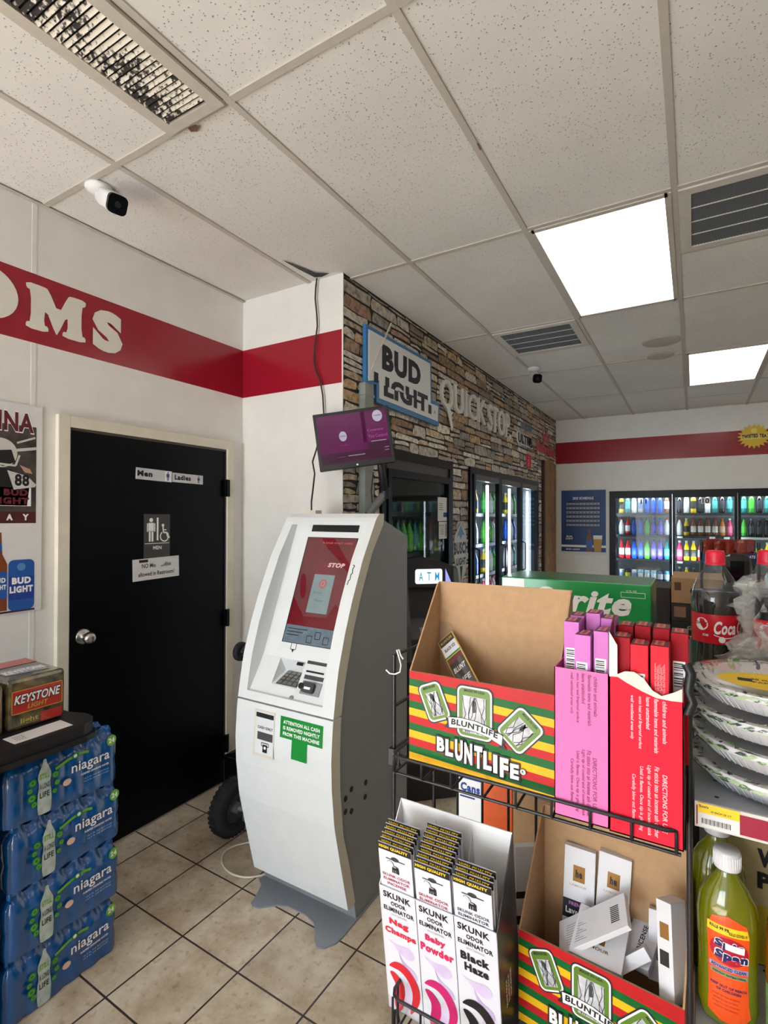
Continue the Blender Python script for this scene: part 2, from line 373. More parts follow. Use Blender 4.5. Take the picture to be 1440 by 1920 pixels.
for i, (x0, x1) in enumerate(WIN):
    b = MB()
    for a, c in ((x0, x0+.04), (x1-.04, x1), ((x0+x1)/2-.02, (x0+x1)/2+.02)): b.box(a, c, YF-.07, YF-.02, wz0, wz1, M_steel)
    b.box(x0, x1, YF-.07, YF-.02, wz0, wz0+.04, M_steel); b.box(x0, x1, YF-.07, YF-.02, wz1-.04, wz1, M_steel)
    fr = struct(b.build('window_%d' % (i+1)))
    b = MB(); b.box(x0+.04, x1-.04, YF-.05, YF-.045, wz0+.04, wz1-.04, glassy('window_glass')); struct(b.build('window_pane', fr))

# inner (stone print) wall
def stone_material():
    m = bpy.data.materials.new('stacked_stone_wallpaper'); m.use_nodes = True; n = m.node_tree; bb = n.nodes['Principled BSDF']
    at = n.nodes.new('ShaderNodeVertexColor'); at.layer_name = 'stone'
    g = n.nodes.new('ShaderNodeNewGeometry'); nz = n.nodes.new('ShaderNodeTexNoise'); nz.inputs['Scale'].default_value = 26; nz.inputs['Detail'].default_value = 7; nz.inputs['Roughness'].default_value = .7
    n.links.new(g.outputs['Position'], nz.inputs[0])
    cr = n.nodes.new('ShaderNodeValToRGB'); e = cr.color_ramp.elements; e[0].position = .36; e[0].color = (.22, .18, .15, 1); e[1].position = .56; e[1].color = (1.12, 1.1, 1.08, 1)
    n.links.new(nz.outputs[0], cr.inputs[0])
    mu = n.nodes.new('ShaderNodeMix'); mu.data_type = 'RGBA'; mu.blend_type = 'MULTIPLY'; mu.inputs[0].default_value = .75
    n.links.new(at.outputs[0], mu.inputs[6]); n.links.new(cr.outputs[0], mu.inputs[7]); n.links.new(mu.outputs[2], bb.inputs['Base Color'])
    bb.inputs['Roughness'].default_value = .6
    return m
M_stone = stone_material(); M_gap = mat('stone_print_gap', (30, 24, 22), .7)
D1 = (2.74, 3.833); D2 = (4.207, 6.491); WP = (6.70, 7.36); ZD = 2.02
b = MB()
b.box(XI-.06, XI, YR+.08, YB, ZD, ZC+.006, M_gap)
for a, c in ((YR+.08, D1[0]), (D1[1], D2[0]), (D2[1], YB)): b.box(XI-.06, XI, a, c, 0, ZD, M_gap)
b.box(XI-.0008, XI, YR+.0005, YR+.08, 0, ZC+.006, M_gap)
for a, c in (D1, D2): b.box(XI-.06, XI, a, c, 0, .12, M_gap)
cols = []
pal = [(226, 214, 196), (234, 226, 212), (206, 196, 180), (176, 148, 120), (220, 198, 166), (190, 182, 172), (210, 176, 134), (160, 140, 122), (230, 220, 206), (196, 158, 132), (168, 162, 156), (240, 232, 218)]
stones = []
def lay(y0, y1, z0, z1):
    z = z0
    while z < z1-.005:
        h = random.choice((.045, .06, .075, .09, .11)); h = min(h, z1-z)
        y = y0-random.random()*.1
        while y < y1:
            wd = random.uniform(.14, .42) if h < .07 else random.uniform(.12, .34)
            a, c = max(y, y0), min(y+wd, y1)
            if c-a > .015:
                sub = [(z, z+h)]
                if h > .07 and random.random() < .45: t = random.uniform(.35, .65); sub = [(z, z+h*t), (z+h*t, z+h)]
                for q0, q1 in sub: stones.append((a, c, q0, q1))
            y += wd
        z += h
lay(YR+.001, YB-.001, ZD, ZC); lay(YR+.001, D1[0], 0, ZD); lay(D1[1], D2[0], 0, ZD); lay(D2[1], YB-.001, 0, ZD)
n0 = len(b.f)
for a, c, q0, q1 in stones:
    j = lambda s_: random.uniform(.15, 1)*s_
    g = .010; w_, h_ = c-a, q1-q0; k = min(.02, w_*.2); kk = min(.012, h_*.25)
    P = [(a+g*random.random()+j(.004), q0+j(g)), (a+w_*.5, q0+j(g)*.8), (c-j(g), q0+j(g)), (c-j(.004), q0+h_*.5), (c-j(k)*1.3, q1-j(g)*1.3), (a+w_*random.uniform(.3, .7), q1-j(g)), (a+j(k)*1.3, q1-j(g)*1.3), (a+j(.004), q0+h_*.5)]
    b.poly(fy(XI, 0, 0), [(x+(z_-q0)*0+random.uniform(-.006, .006), z_+random.uniform(-.005, .005)) for x, z_ in P], M_stone, 3)
    col = lin(random.choice(pal)); s_ = random.uniform(.72, 1.05); cols.append((col[0]*s_, col[1]*s_, col[2]*s_, 1))
wi = b.build('wall_inner'); struct(wi)
ca = wi.data.color_attributes.new('stone', 'FLOAT_COLOR', 'CORNER')
for pi_, p in enumerate(wi.data.polygons):
    cc = cols[pi_-n0] if pi_ >= n0 else (.1, .1, .1, 1)
    for li in p.loop_indices: ca.data[li].color = cc

# wood trim near the corner
M_wood = mat('pine_board', (158, 118, 76), .6, var=.25, scale=8, col2=(128, 90, 56))
b = MB(); b.box(XI, XI+.03, WP[0]+.06, WP[1], 0, 2.31, M_wood); b.box(XI, XI+.035, WP[0], WP[0]+.06, 0, 2.31, mat('dark_brown_edge', (62, 38, 30), .6))
for q in ((6.95, 1.9), (7.12, 1.72), (6.98, 1.2)): b.disc(fy(XI+.03, 0, 0), q[0], q[1], .012, M_ink, 2)
struct(b.build('trim_1'))
# stone corner edge bead
b = MB(); b.box(XI-.004, XI+.003, YR-.003, YR+.003, 0, ZC, M_wall); struct(b.build('trim_2'))

# door 1 (restroom)
DY0, DY1, DZ = 1.285, 2.198, 1.985
b = MB(); b.box(XL, XL+.012, DY0, DY1, .012, DZ, M_black); d1 = struct(b.build('door_1'))
b = MB()
cw = .052
b.box(XL, XL+.03, DY0-cw, DY0, 0, DZ+cw, M_trim); b.box(XL, XL+.03, DY1, DY1+cw, 0, DZ+cw, M_trim); b.box(XL, XL+.03, DY0, DY1, DZ, DZ+cw, M_trim)
b.box(XL, XL+.02, DY0, DY0+.008, 0, DZ, M_blk); b.box(XL, XL+.02, DY1-.006, DY1, 0, DZ, M_blk); b.box(XL, XL+.02, DY0, DY1, DZ-.012, DZ, mat('dark_stop', (70, 62, 56), .6))
struct(b.build('door_frame', d1, bevel=.004))
for z in (1.755, .985, .24):
    b = MB(); b.box(XL+.018, XL+.036, 2.178, 2.212, z-.05, z+.05, M_black); b.cyl((XL+.04, 2.195, z-.05), (XL+.04, 2.195, z+.05), .007, M_black, n=10); struct(b.build('hinge', d1))
b = MB(); b.T = Matrix.Translation((XL+.012, 1.354, 1.035)) @ Matrix.Rotation(PI/2, 4, 'Y')
b.lathe([(.036, 0), (.036, .006), (.030, .012), (.014, .016), (.013, .034), (.022, .042), (.027, .052), (.025, .068), (.016, .078), (.006, .080), (.001, .080)], M_steel, 24)
struct(b.build('door_knob', d1))
# signs on the door
Fd = fy(XL+.0125, 0, 0)
def plate(name, label, y0, y1, z0, z1, m, art, th=.003, X=XL+.0125, rot=0):
    b = MB(); F = frame((X, (y0+y1)/2, (z0+z1)/2), (0, math.cos(rot), math.sin(rot)), (0, -math.sin(rot), math.cos(rot)))
    w_, h_ = y1-y0, z1-z0
    b.obox(F, -w_/2, w_/2, -h_/2, h_/2, 0, th, m)
    G = (F[0]+F[3]*th, F[1], F[2], F[3]); art(b, G, w_, h_)
    return tag(b.build(name), label, 'sign')
M_lav = mat('grey_label', (206, 206, 212), .5); M_navy = mat('navy_ink', (52, 58, 120), .5)
def man(b, F, x, y, h, m, L=3, lady=False):
    b.disc(F, x, y+h*.42, h*.09, m, L)
    if lady: b.poly(F, [(x-h*.08, y+h*.3), (x+h*.08, y+h*.3), (x+h*.2, y-h*.12), (x-h*.2, y-h*.12)], m, L)
    else: b.rect(F, x-h*.13, y-h*.08, x+h*.13, y+h*.3, m, L)
    b.rect(F, x-h*.11, y-h*.5, x-h*.02, y-h*.05, m, L); b.rect(F, x+h*.02, y-h*.5, x+h*.11, y-h*.05, m, L)
    b.rect(F, x-h*.2, y-h*.08, x-h*.15, y+h*.28, m, L); b.rect(F, x+h*.15, y-h*.08, x+h*.2, y+h*.28, m, L)
plate('restroom_label', 'grey label reading Men with a small blue figure on black door', 1.613, 1.822, 1.772, 1.83, M_lav,
      lambda b, F, w_, h_: (b.text(F, 'Men', -.055, .002, .085, .03, M_ink, 2, bold=.05), b.rect(F, .062, -.026, .1, .026, M_W, 1), man(b, F, .08, 0, .046, M_navy)), rot=-.03)
plate('restroom_label', 'grey label reading Ladies with a small figure on black door', 1.826, 2.028, 1.770, 1.82, M_lav,
      lambda b, F, w_, h_: (b.text(F, 'Ladies', -.035, .002, .105, .028, M_ink, 2, bold=.05), man(b, F, .07, 0, .04, M_navy, 3, True)), rot=-.02)
def wc(b, F, w_, h_):
    man(b, F, -.037, .035, .12, M_W); b.rect(F, -.004, -.02, .006, .098, M_W, 2)
    ring_ = [(.042+.025*math.cos(t/10*PI*1.6+2.2), .0+.026*math.sin(t/10*PI*1.6+2.2)) for t in range(11)]
    b.line(F, ring_, .006, M_W, 2); b.disc(F, .033, .058, .008, M_W, 2); b.line(F, [(.033, .05), (.036, .02), (.054, .02), (.064, -.008), (.074, -.004)], .008, M_W, 3); b.line(F, [(.035, .034), (.054, .034)], .005, M_W, 3)
    b.rect(F, -w_/2+.004, -.037, w_/2-.004, -.034, M_W, 2); b.text(F, 'MEN', 0, -.058, .05, .018, M_W, 2)
plate('restroom_sign', 'dark grey men restroom plaque with wheelchair figure on black door', 1.660, 1.812, 1.365, 1.598, mat('grey_plaque', (66, 64, 62), .5), wc)
plate('paper_notice', 'torn white notice about merchandise taped below restroom plaque', 1.596, 1.868, 1.262, 1.372, M_paper,
      lambda b, F, w_, h_: (b.text(F, 'NO Merchandise', 0, .018, .17, .022, M_ink, 2, bold=.015), b.text(F, 'allowed in Restroom!', 0, -.024, .21, .022, M_ink, 2, bold=.015),
                            b.poly(F, [(-.01, .02), (.08, .055), (.04, .03), (.02, .012)], M_paper, 4), b.rect(F, -.1, .036, -.05, .05, M_ink, 3), b.poly(F, [(.0, .0), (.05, .02), (.02, .03), (-.005, .018)], M_paper, 5)), th=.001, rot=.025, X=XL+.0165)

# ================================================================== POSTER on the left wall
M_mar = mat('maroon_ink', (98, 18, 32), .5); M_pk = mat('poster_dark', (40, 34, 34), .5, col2=(86, 76, 70), scale=12)
M_can = mat('can_blue', (28, 88, 170), .35); M_amb = mat('amber_ink', (128, 62, 24), .4)
b = MB(); X = XL+.007; F = fy(X, 0, 0)
b.box(XL+.005, X, .58, 1.178, 1.185, 2.055, M_paper)
b.rect(F, .60, 1.557, 1.155, 1.965, M_pk, 1)
b.rect(F, .60, 1.557, 1.155, 1.605, mat('dark_maroon', (76, 16, 26), .5), 2)
b.text(F, 'CAROLINA', .947, 1.978, .400, .092, M_W, 3, bold=.05); b.text(F, 'CAROLINA', .947, 1.978, .394, .082, M_mar, 4, bold=.035)
for yy, ch in ((.72, 'A'), (.85, 'M'), (.96, 'D'), (1.055, 'A'), (1.115, 'Y')): b.text(F, ch, yy, 1.582, .024, .026, M_W, 3, bold=.06)
b.rect(F, .98, 1.628, 1.135, 1.705, M_W, 3); b.text(F, 'BUD', 1.078, 1.685, .09, .028, M_mar, 4, bold=.06); b.text(F, 'LIGHT', 1.06, 1.650, .135, .028, M_mar, 4, bold=.06)
# generic player in a helmet
M_hel = mat('helmet_print', (206, 204, 198), .4); M_skin = mat('glove_print', (196, 150, 130), .5)
b.disc(F, 1.02, 1.845, .062, M_hel, 3, .06); b.poly(F, [(.985, 1.85), (1.06, 1.86), (1.075, 1.81), (1.03, 1.79), (.99, 1.80)], M_ink, 4)
b.line(F, [(1.0, 1.80), (1.075, 1.795), (1.09, 1.84)], .008, M_hel, 5); b.poly(F, [(.92, 1.79), (1.06, 1.78), (1.13, 1.72), (1.12, 1.63), (.92, 1.63)], M_ink, 3)
b.poly(F, [(1.045, 1.775), (1.12, 1.755), (1.155, 1.72), (1.15, 1.71), (1.07, 1.695)], M_hel, 4); b.text(F, '88', 1.1, 1.737, .055, .05, M_ink, 5, bold=.04)
b.poly(F, [(1.09, 1.80), (1.13, 1.785), (1.14, 1.765), (1.11, 1.77)], M_skin, 5); b.line(F, [(1.08, 1.86), (1.155, 1.875)], .012, M_hel, 3); b.line(F, [(1.08, 1.89), (1.15, 1.92)], .008, M_hel, 3)
# bottle and can prints
b.poly(F, [(1.003, 1.2), (1.048, 1.2), (1.048, 1.39), (1.030, 1.43), (1.026, 1.52), (1.008, 1.52), (1.004, 1.43), (.99, 1.39), (.99, 1.2)], M_amb, 3); b.rect(F, .99, 1.25, 1.048, 1.36, M_can, 4); b.rect(F, 1.006, 1.44, 1.028, 1.475, M_can, 4)
b.text(F, 'BUD', 1.02, 1.325, .045, .02, M_W, 5, bold=.05); b.text(F, 'LIGHT', 1.02, 1.297, .05, .02, M_W, 5, bold=.05)
b.poly(F, rrect(1.052, 1.196, 1.150, 1.405, .02), M_can, 4); b.rect(F, 1.054, 1.24, 1.148, 1.335, M_blu, 5)
b.text(F, 'BUD', 1.101, 1.318, .072, .028, M_W, 6, bold=.06); b.text(F, 'LIGHT', 1.101, 1.282, .088, .028, M_W, 6, bold=.06)
b.disc(F, 1.1, 1.375, .016, mat('pale_blue_ink', (90, 140, 200), .5), 5)
b.rect(F, .62, 1.181+.008, 1.152, 1.197, mat('purple_line', (70, 20, 50), .5), 2)
tag(b.build('football_poster'), 'white and maroon football poster with beer bottle and can, left of door', 'poster')

# ================================================================== CEILING FITTINGS
M_lit = mat('lit_diffuser', (255, 252, 238), .5, emit=1.7, var=.08, scale=3)
def light_panel(x0, y0, label):
    t = thing('ceiling_light', label, 'ceiling light', (x0+.3048, y0+.6235, ZC), 0, 'troffer lights in the ceiling')
    b = MB(); w_, h_ = .281, .600
    for q in ((-w_-.012, -w_+.012, -h_-.012, h_+.012), (w_-.012, w_+.012, -h_-.012, h_+.012), (-w_, w_, -h_-.012, -h_+.012), (-w_, w_, h_-.012, h_+.012)):
        b.box(q[0], q[1], q[2], q[3], -.006, .004, M_tee)
    b.build('light_frame', t)
    b = MB(); b.box(-w_, w_, -h_, h_, -.003, .003, M_lit); b.build('diffuser', t)
light_panel(AL[3], BL[5], 'bright square ceiling light panel left of the grey return grille')
light_panel(AL[4], BL[7], 'farther bright ceiling light panel near the back wall')
light_panel(AL[6], BL[5], 'added unseen ceiling light panel over the middle aisle beyond the right edge')  # this and the next three panels lie out of view, added for their light
light_panel(AL[6], BL[7], 'added unseen ceiling light panel above the far right coolers')
light_panel(AL[8], BL[6], 'added unseen ceiling light panel over the far right aisle')
light_panel(AL[7], BL[3], 'added unseen ceiling light panel near the front right')
M_grl = mat('dark_grille', (112, 116, 122), .6, var=.3, scale=300); M_vent = mat('vent_white_metal', (208, 203, 194), .45)
def grille(x0, y0, label, sag=0):
    t = thing('return_grille', label, 'ceiling vent', (x0+.3048, y0+.3048, ZC), 0, 'square return air grilles')
    b = MB(); a = .292; i = .245
    for q in ((-a, -i, -a, a), (i, a, -a, a), (-i, i, -a, -i), (-i, i, i, a)): b.box(q[0], q[1], q[2], q[3], -.008, .004, M_vent)
    b.build('grille_frame', t)
    b = MB(); b.box(-i, i, -i, i, -.001, .003, M_grl)
    for k in range(40): x = -i+(k+.5)*2*i/40; b.box(x-.002, x+.002, -i, i, -.0035, -.001, M_grl)
    b.build('grille_mesh', t)
    for k in range(3): yy = -i+(k+1)*2*i/4; b = MB(); b.box(-i, i, yy-.0022, yy+.0022, -.006, -.002, M_vent); b.build('grille_bar', t)
grille(AL[4], BL[5], 'grey return air grille right of the nearer ceiling light')
grille(AL[2], BL[6], 'dark return air grille above the stone print wall')
# near supply vent, dirty
def dirt_material():
    m = bpy.data.materials.new('sooty_louver_paint'); m.use_nodes = True; n = m.node_tree; bb = n.nodes['Principled BSDF']
    g = n.nodes.new('ShaderNodeNewGeometry')
    a = n.nodes.new('ShaderNodeTexNoise'); a.inputs['Scale'].default_value = 5; a.inputs['Detail'].default_value = 2; n.links.new(g.outputs['Position'], a.inputs[0])
    c = n.nodes.new('ShaderNodeTexNoise'); c.inputs['Scale'].default_value = 70; c.inputs['Detail'].default_value = 6; n.links.new(g.outputs['Position'], c.inputs[0])
    s1 = n.nodes.new('ShaderNodeMath'); s1.operation = 'MULTIPLY_ADD'; s1.inputs[1].default_value = 1.1; n.links.new(a.outputs[0], s1.inputs[0]); n.links.new(c.outputs[0], s1.inputs[2])
    cr = n.nodes.new('ShaderNodeValToRGB'); e = cr.color_ramp.elements; e[0].position = 1.0; e[0].color = lin((222, 214, 200)); e[1].position = 1.0; e[1].color = lin((30, 26, 24))
    mr = n.nodes.new('ShaderNodeMapRange'); mr.inputs[1].default_value = .91; mr.inputs[2].default_value = 1.13; n.links.new(s1.outputs[0], mr.inputs[0])
    e[0].position = .25; e[1].position = .75
    n.links.new(mr.outputs[0], cr.inputs[0]); n.links.new(cr.outputs[0], bb.inputs['Base Color']); bb.inputs['Roughness'].default_value = .55
    return m
M_soot = dirt_material()
t = thing('supply_vent', 'long white ceiling supply vent with black mould on its louvers', 'ceiling vent', (-1.435, .60, ZC))
b = MB(); wx, wy = .135, .575
M_vf = mat('vent_frame_paint', (200, 192, 180), .5)
for q in ((-wx, -wx+.042, -wy, wy), (wx-.042, wx, -wy, wy), (-wx+.042, wx-.042, -wy, -wy+.035), (-wx+.042, wx-.042, wy-.035, wy)): b.box(q[0], q[1], q[2], q[3], -.012, 0, M_vf)
b.build('vent_frame', t)
b = MB(); b.box(-wx+.04, wx-.04, -wy+.03, wy-.03, -.0005, .002, M_ink); b.build('duct_opening', t)
ns = 56
for k in range(ns):
    y = -wy+.045+(k+.5)*(2*wy-.09)/ns
    b = MB(); b.T = Matrix.Translation((0, y, -.008)) @ Matrix.Rotation(math.radians(-32), 4, 'X'); b.box(-wx+.042, wx-.042, -.0062, .0062, -.0008, .0008, M_soot); b.build('louver', t)
# security cameras
def dep(px, py, d): return Vector((0, 0, 1.587))+(CF+CR*((px-720)/977.549)+CU*((960-py)/977.549))*d
def seccam(base, p0, p1, size, label):
    t = thing('security_camera', label, 'security camera', base)
    bs = Vector(base); p0 = Vector(p0)-bs; p1 = Vector(p1)-bs; d = (p1-p0).normalized()
    b = MB(); b.lathe([(.001, 0), (.055*size, 0), (.055*size, -.012*size), (.03*size, -.03*size), (.001, -.032*size)], M_white, 24); b.build('mounting_base', t)
    b = MB(); b.tube([(0, 0, -.02*size), (0, 0, -.05*size), tuple((p0+Vector((0, 0, .01)))*.6+Vector((0, 0, -.02))), tuple(p0)], .014*size, M_white, 10); b.build('bracket', t)
    b = MB(); r = d.cross(Vector((0, 0, 1))).normalized(); u = r.cross(d)
    F = (p0, r, u, d); L = (p1-p0).length
    sq = rrect(-.036*size, -.036*size, .036*size, .036*size, .02*size)
    k = len(sq)
    rings = [(.75, -.02), (1, 0), (1.03, L*.9)]
    vs = [p0+r*(x*s_)+u*(y*s_)+d*z for s_, z in rings for x, y in sq]
    b.add(vs, [(j*k+i, j*k+(i+1) % k, (j+1)*k+(i+1) % k, (j+1)*k+i) for j in range(2) for i in range(k)]+[tuple(range(k))], M_white, True); b.build('camera_body', t)
    b = MB(); b.prism((p0, r, u, d), [(x*1.04, y*1.04) for x, y in sq], L*.86, L, M_black); b.build('lens_face', t)
    b = MB(); b.cyl(p0+d*L, p0+d*(L+.002), .012*size, M_blk); b.build('lens', t)
seccam((-2.08, 1.22, ZC), dep(200, 371, 2.06), dep(221, 384, 1.975), .92, 'white bullet security camera with black face on the ceiling above restroom door')
seccam((-1.237, 4.71, ZC), dep(1000, 704, 4.62), dep(1008, 710, 4.48), 1.0, 'small white security camera on the ceiling by the stone print wall')
for x, y, r, lb in ((-.235, 4.90, .10, 'smaller round disc on the ceiling tile, farther from the grille'), (-.21, 4.50, .13, 'larger round disc on the ceiling tile between light panels')):
    b = MB(); b.lathe([(.001, 0), (r, 0), (r, -.006), (r-.012, -.010), (.001, -.010)], mat('ceiling_disc_plastic', (190, 180, 172), .6), 28)
    o = b.build('ceiling_disc'); o.location = (x, y, ZC+.006); tag(o, lb, 'ceiling disc')
#PART2

def W(t):
    b = MB(); e = t.rotation_euler
    b.T = (Matrix.Translation(t.location) @ e.to_matrix().to_4x4()).inverted(); return b

# ================================================================== CASH KIOSK
KX0, KX1 = -1.632, -1.142
FR = [(1.657, .085), (1.607, .282), (1.569, .438), (1.552, .583), (1.548, .687), (1.556, .80), (1.5605, .835), (1.575, .925), (1.593, 1.014), (1.633, 1.138), (1.681, 1.257), (1.756, 1.413), (1.861, 1.580), (1.887, 1.600)]
SO = [(1.709, .075), (1.667, .248), (1.627, .38), (1.606, .559), (1.603, .687), (1.608, .80), (1.612, .835), (1.627, .925), (1.646, .993), (1.692, 1.143), (1.745, 1.271), (1.828, 1.437), (1.918, 1.555), (1.923, 1.575)]
def interp(P, z):
    for (y0, z0), (y1, z1) in zip(P, P[1:]):
        if z <= z1: return y0+(y1-y0)*(z-z0)/(z1-z0)
    return P[-1][0]
def dense(P, z0, z1, n):
    return [(interp(P, z0+(z1-z0)*i/n), z0+(z1-z0)*i/n) for i in range(n+1)]
M_kw = mat('kiosk_white', (226, 230, 232), .35, var=.03, scale=12); M_kb = mat('kiosk_beige_edge', (222, 214, 198), .45, var=.06, scale=20)
M_kg = mat('kiosk_grey_steel', (142, 143, 146), .5, var=.06, scale=5); M_kp = mat('kiosk_base_grey', (140, 146, 154), .4, var=.08)
kio = thing('cash_kiosk', 'tall white curved-front cash kiosk with red touch screen and grey side', 'kiosk', (-1.387, 1.85, 0))
KS = frame((0, 0, 0), (0, 1, 0), (0, 0, 1))
b = W(kio)
prof = [(1.72, .006)]+[(y-.002, z) for y, z in SO]+[(2.14, 1.498), (2.14, .006)]
def slab(x0, x1, P, m): b.prism(frame((x0, 0, 0), (0, 1, 0), (0, 0, 1)), P, 0, x1-x0, m)
slab(KX0+.006, -1.603, prof, M_kg); slab(-1.182, KX1-.004, prof, M_kg)
slab(-1.603, -1.182, [(1.72, .006)]+[(y-.002, z) for y, z in SO if z < .82]+[(1.70, .82), (1.76, 1.0), (1.93, 1.545), (2.14, 1.498), (2.14, .006)], M_kg)
slab(-1.603, -1.182, [(1.915, 1.560), (1.923, 1.575), (2.0, 1.548), (1.93, 1.54)], M_kg)
b.build('cabinet_body', kio)
b = W(kio)
for y, z in ((1.788, .510), (1.685, .529), (1.645, .510), (1.784, .454), (1.645, .461), (1.685, .444)):
    b.cyl((KX1-.006, y, z), (KX1-.0022, y, z), .011, M_ink, n=14)
b.build('vent_holes', kio)
def shell(b, z0, z1, n, x0, x1, m_f, m_s, open_=None):
    F1 = dense(FR, z0, z1, n); S1 = dense(SO, z0, z1, n)
    for i in range(n):
        (ya, za), (yb, zb) = F1[i], F1[i+1]; (sa, sza), (sb, szb) = S1[i], S1[i+1]
        if open_ and open_[2] <= (za+zb)/2 <= open_[3]:
            segs = [(x0, open_[0]), (open_[1], x1)]
            for xx in (open_[0], open_[1]):
                b.add([(xx, ya, za), (xx, yb, zb), (xx, yb+.2, zb), (xx, ya+.2, za)], [(0, 1, 2, 3)], m_f)
        else: segs = [(x0, x1)]
        for a, c in segs: b.add([(a, ya, za), (c, ya, za), (c, yb, zb), (a, yb, zb)], [(0, 1, 2, 3)], m_f, True)
        for xx in (x0, x1): b.add([(xx, ya, za), (xx, yb, zb), (xx, sb, szb), (xx, sa, sza)], [(0, 1, 2, 3) if xx == x0 else (3, 2, 1, 0)], m_s)
    for F_, S_ in ((F1[0], S1[0]), (F1[-1], S1[-1])):
        b.add([(x0, F_[0], F_[1]), (x1, F_[0], F_[1]), (x1, S_[0], S_[1]), (x0, S_[0], S_[1])], [(0, 1, 2, 3)], m_f)
OP = (-1.585, -1.196, .872, 1.552)
b = W(kio); shell(b, .839, 1.600, 46, KX0, KX1, M_kw, M_kb, OP)
b.build('upper_bezel', kio)
b = W(kio); shell(b, .078, .832, 30, KX0, KX1, M_kw, M_kb)
b.build('lower_door', kio)
# recessed inner panel
def iy(z): return 1.66+(z-1.0)*.398 if z > 1.0 else 1.59+(z-.885)*.609
b = W(kio)
b.add([(OP[0]-.01, iy(1.0), 1.0), (OP[1]+.01, iy(1.0), 1.0), (OP[1]+.01, iy(1.56), 1.56), (OP[0]-.01, iy(1.56), 1.56)], [(0, 1, 2, 3)], M_kw)
nx0, nx1, nz0, nz1 = -1.485, -1.352, .905, .998
zq = [(.865, iy(.865)), (nz0, iy(nz0)), (nz1, iy(nz1)), (1.0, 1.66)]
for (z0, y0), (z1, y1), holed in ((zq[0], zq[1], 0), (zq[1], zq[2], 1), (zq[2], zq[3], 0)):
    for a, c in (((OP[0]-.01, nx0), (nx1, OP[1]+.01)) if holed else ((OP[0]-.01, OP[1]+.01),)):
        b.add([(a, y0, z0), (c, y0, z0), (c, y1, z1), (a, y1, z1)], [(0, 1, 2, 3)], M_kw)
# recess ceiling and floor
b.add([(OP[0], interp(FR, OP[3]), OP[3]), (OP[1], interp(FR, OP[3]), OP[3]), (OP[1], iy(OP[3])+.02, OP[3]), (OP[0], iy(OP[3])+.02, OP[3])], [(3, 2, 1, 0)], M_kw)
b.add([(OP[0], interp(FR, OP[2]), OP[2]), (OP[1], interp(FR, OP[2]), OP[2]), (OP[1], iy(OP[2])+.02, OP[2]), (OP[0], iy(OP[2])+.02, OP[2])], [(0, 1, 2, 3)], M_kw)
# keypad niche
yb_ = iy(nz1)+.03; yf_ = iy(nz0)
b.add([(nx0, yf_, nz0), (nx1, yf_, nz0), (nx1, yb_, nz0+.035), (nx0, yb_, nz0+.035)], [(0, 1, 2, 3)], M_kw)
b.add([(nx0, yb_, nz0+.035), (nx1, yb_, nz0+.035), (nx1, iy(nz1), nz1), (nx0, iy(nz1), nz1)], [(0, 1, 2, 3)], M_kw)
for xx in (nx0, nx1): b.add([(xx, yf_, nz0), (xx, yb_, nz0+.035), (xx, iy(nz1), nz1)], [(0, 1, 2)], M_kw)
b.build('recessed_console', kio)
nu = Vector((0, .398, 1)).normalized()
Fs = frame((0, 1.66, 1.0), (1, 0, 0), nu); k_ = 1/nu.z
def zs(z): return (z-1.0)*k_
M_scr = mat('screen_red_glow', (104, 50, 54), .12, emit=.22, var=.3, scale=9, col2=(90, 52, 54)); M_scr2 = mat('screen_deep_red_glow', (96, 20, 30), .12, emit=.3, var=.2)
M_sg = mat('screen_grey_glow', (112, 128, 130), .12, emit=.3, var=.1); M_sgd = mat('screen_slate_glow', (84, 98, 108), .12, emit=.45, var=.2)
M_pink = mat('screen_pale_red_glow', (150, 70, 72), .12, emit=.6); M_sw = mat('screen_white_glow', (170, 140, 140), .12, emit=.6)
b = W(kio); F = Fs; x0, x1 = -1.497, -1.233
b.obox(F, x0-.004, x1+.004, zs(1.058), zs(1.494), .0, .002, M_black); F = (F[0]+F[3]*.002, F[1], F[2], F[3])
b.rect(F, x0, zs(1.128), x1, zs(1.492), M_scr, 1)
b.poly(F, [(x0, zs(1.128)), (x1, zs(1.125)), (x1, zs(1.20)), (-1.27, zs(1.225)), (-1.30, zs(1.17)), (-1.42, zs(1.165)), (x0, zs(1.24))], M_scr2, 2)
b.poly(F, [(-1.42, zs(1.49)), (-1.35, zs(1.49)), (-1.27, zs(1.41)), (x1, zs(1.38)), (x1, zs(1.34)), (-1.29, zs(1.39)), (-1.38, zs(1.45))], M_scr2, 2)
b.poly(F, chaikin([(-1.49, zs(1.33)), (-1.46, zs(1.34)), (-1.43, zs(1.24)), (-1.46, zs(1.23))]), M_scr2, 2)
b.rect(F, x0, zs(1.060), x1, zs(1.128), M_sgd, 1)
b.rect(F, -1.412, zs(1.182), -1.304, zs(1.337), M_sg, 3)
b.disc(F, -1.357, zs(1.30), .020, M_pink, 4); b.disc(F, -1.357, zs(1.30), .013, M_sg, 5); b.disc(F, -1.357, zs(1.30), .006, M_pink, 6)
b.text(F, 'Entry', -1.372, zs(1.262), .045, .012, M_sgd, 4); b.text(F, 'Paper', -1.357, zs(1.232), .05, .012, M_sgd, 4)
b.text(F, 'STOP', -1.309, zs(1.378), .088, .020, M_sw, 4, bold=.05, shear=.2)
b.text(F, 'PLEASE WAIT HERE', -1.33, zs(1.47), .16, .008, M_pink, 4)
for k in range(3): b.rect(F, -1.485, zs(1.115-.012*k), -1.42+.02*(2-k), zs(1.112-.012*k), M_ink, 4)
for q in ((-1.375, 1.068), (-1.335, 1.085), (-1.29, 1.07)):
    b.line(F, [(q[0], zs(q[1])), (q[0]+.026, zs(q[1])), (q[0]+.026, zs(q[1]+.026)), (q[0], zs(q[1]+.026)), (q[0], zs(q[1]))], .003, M_ink, 4)
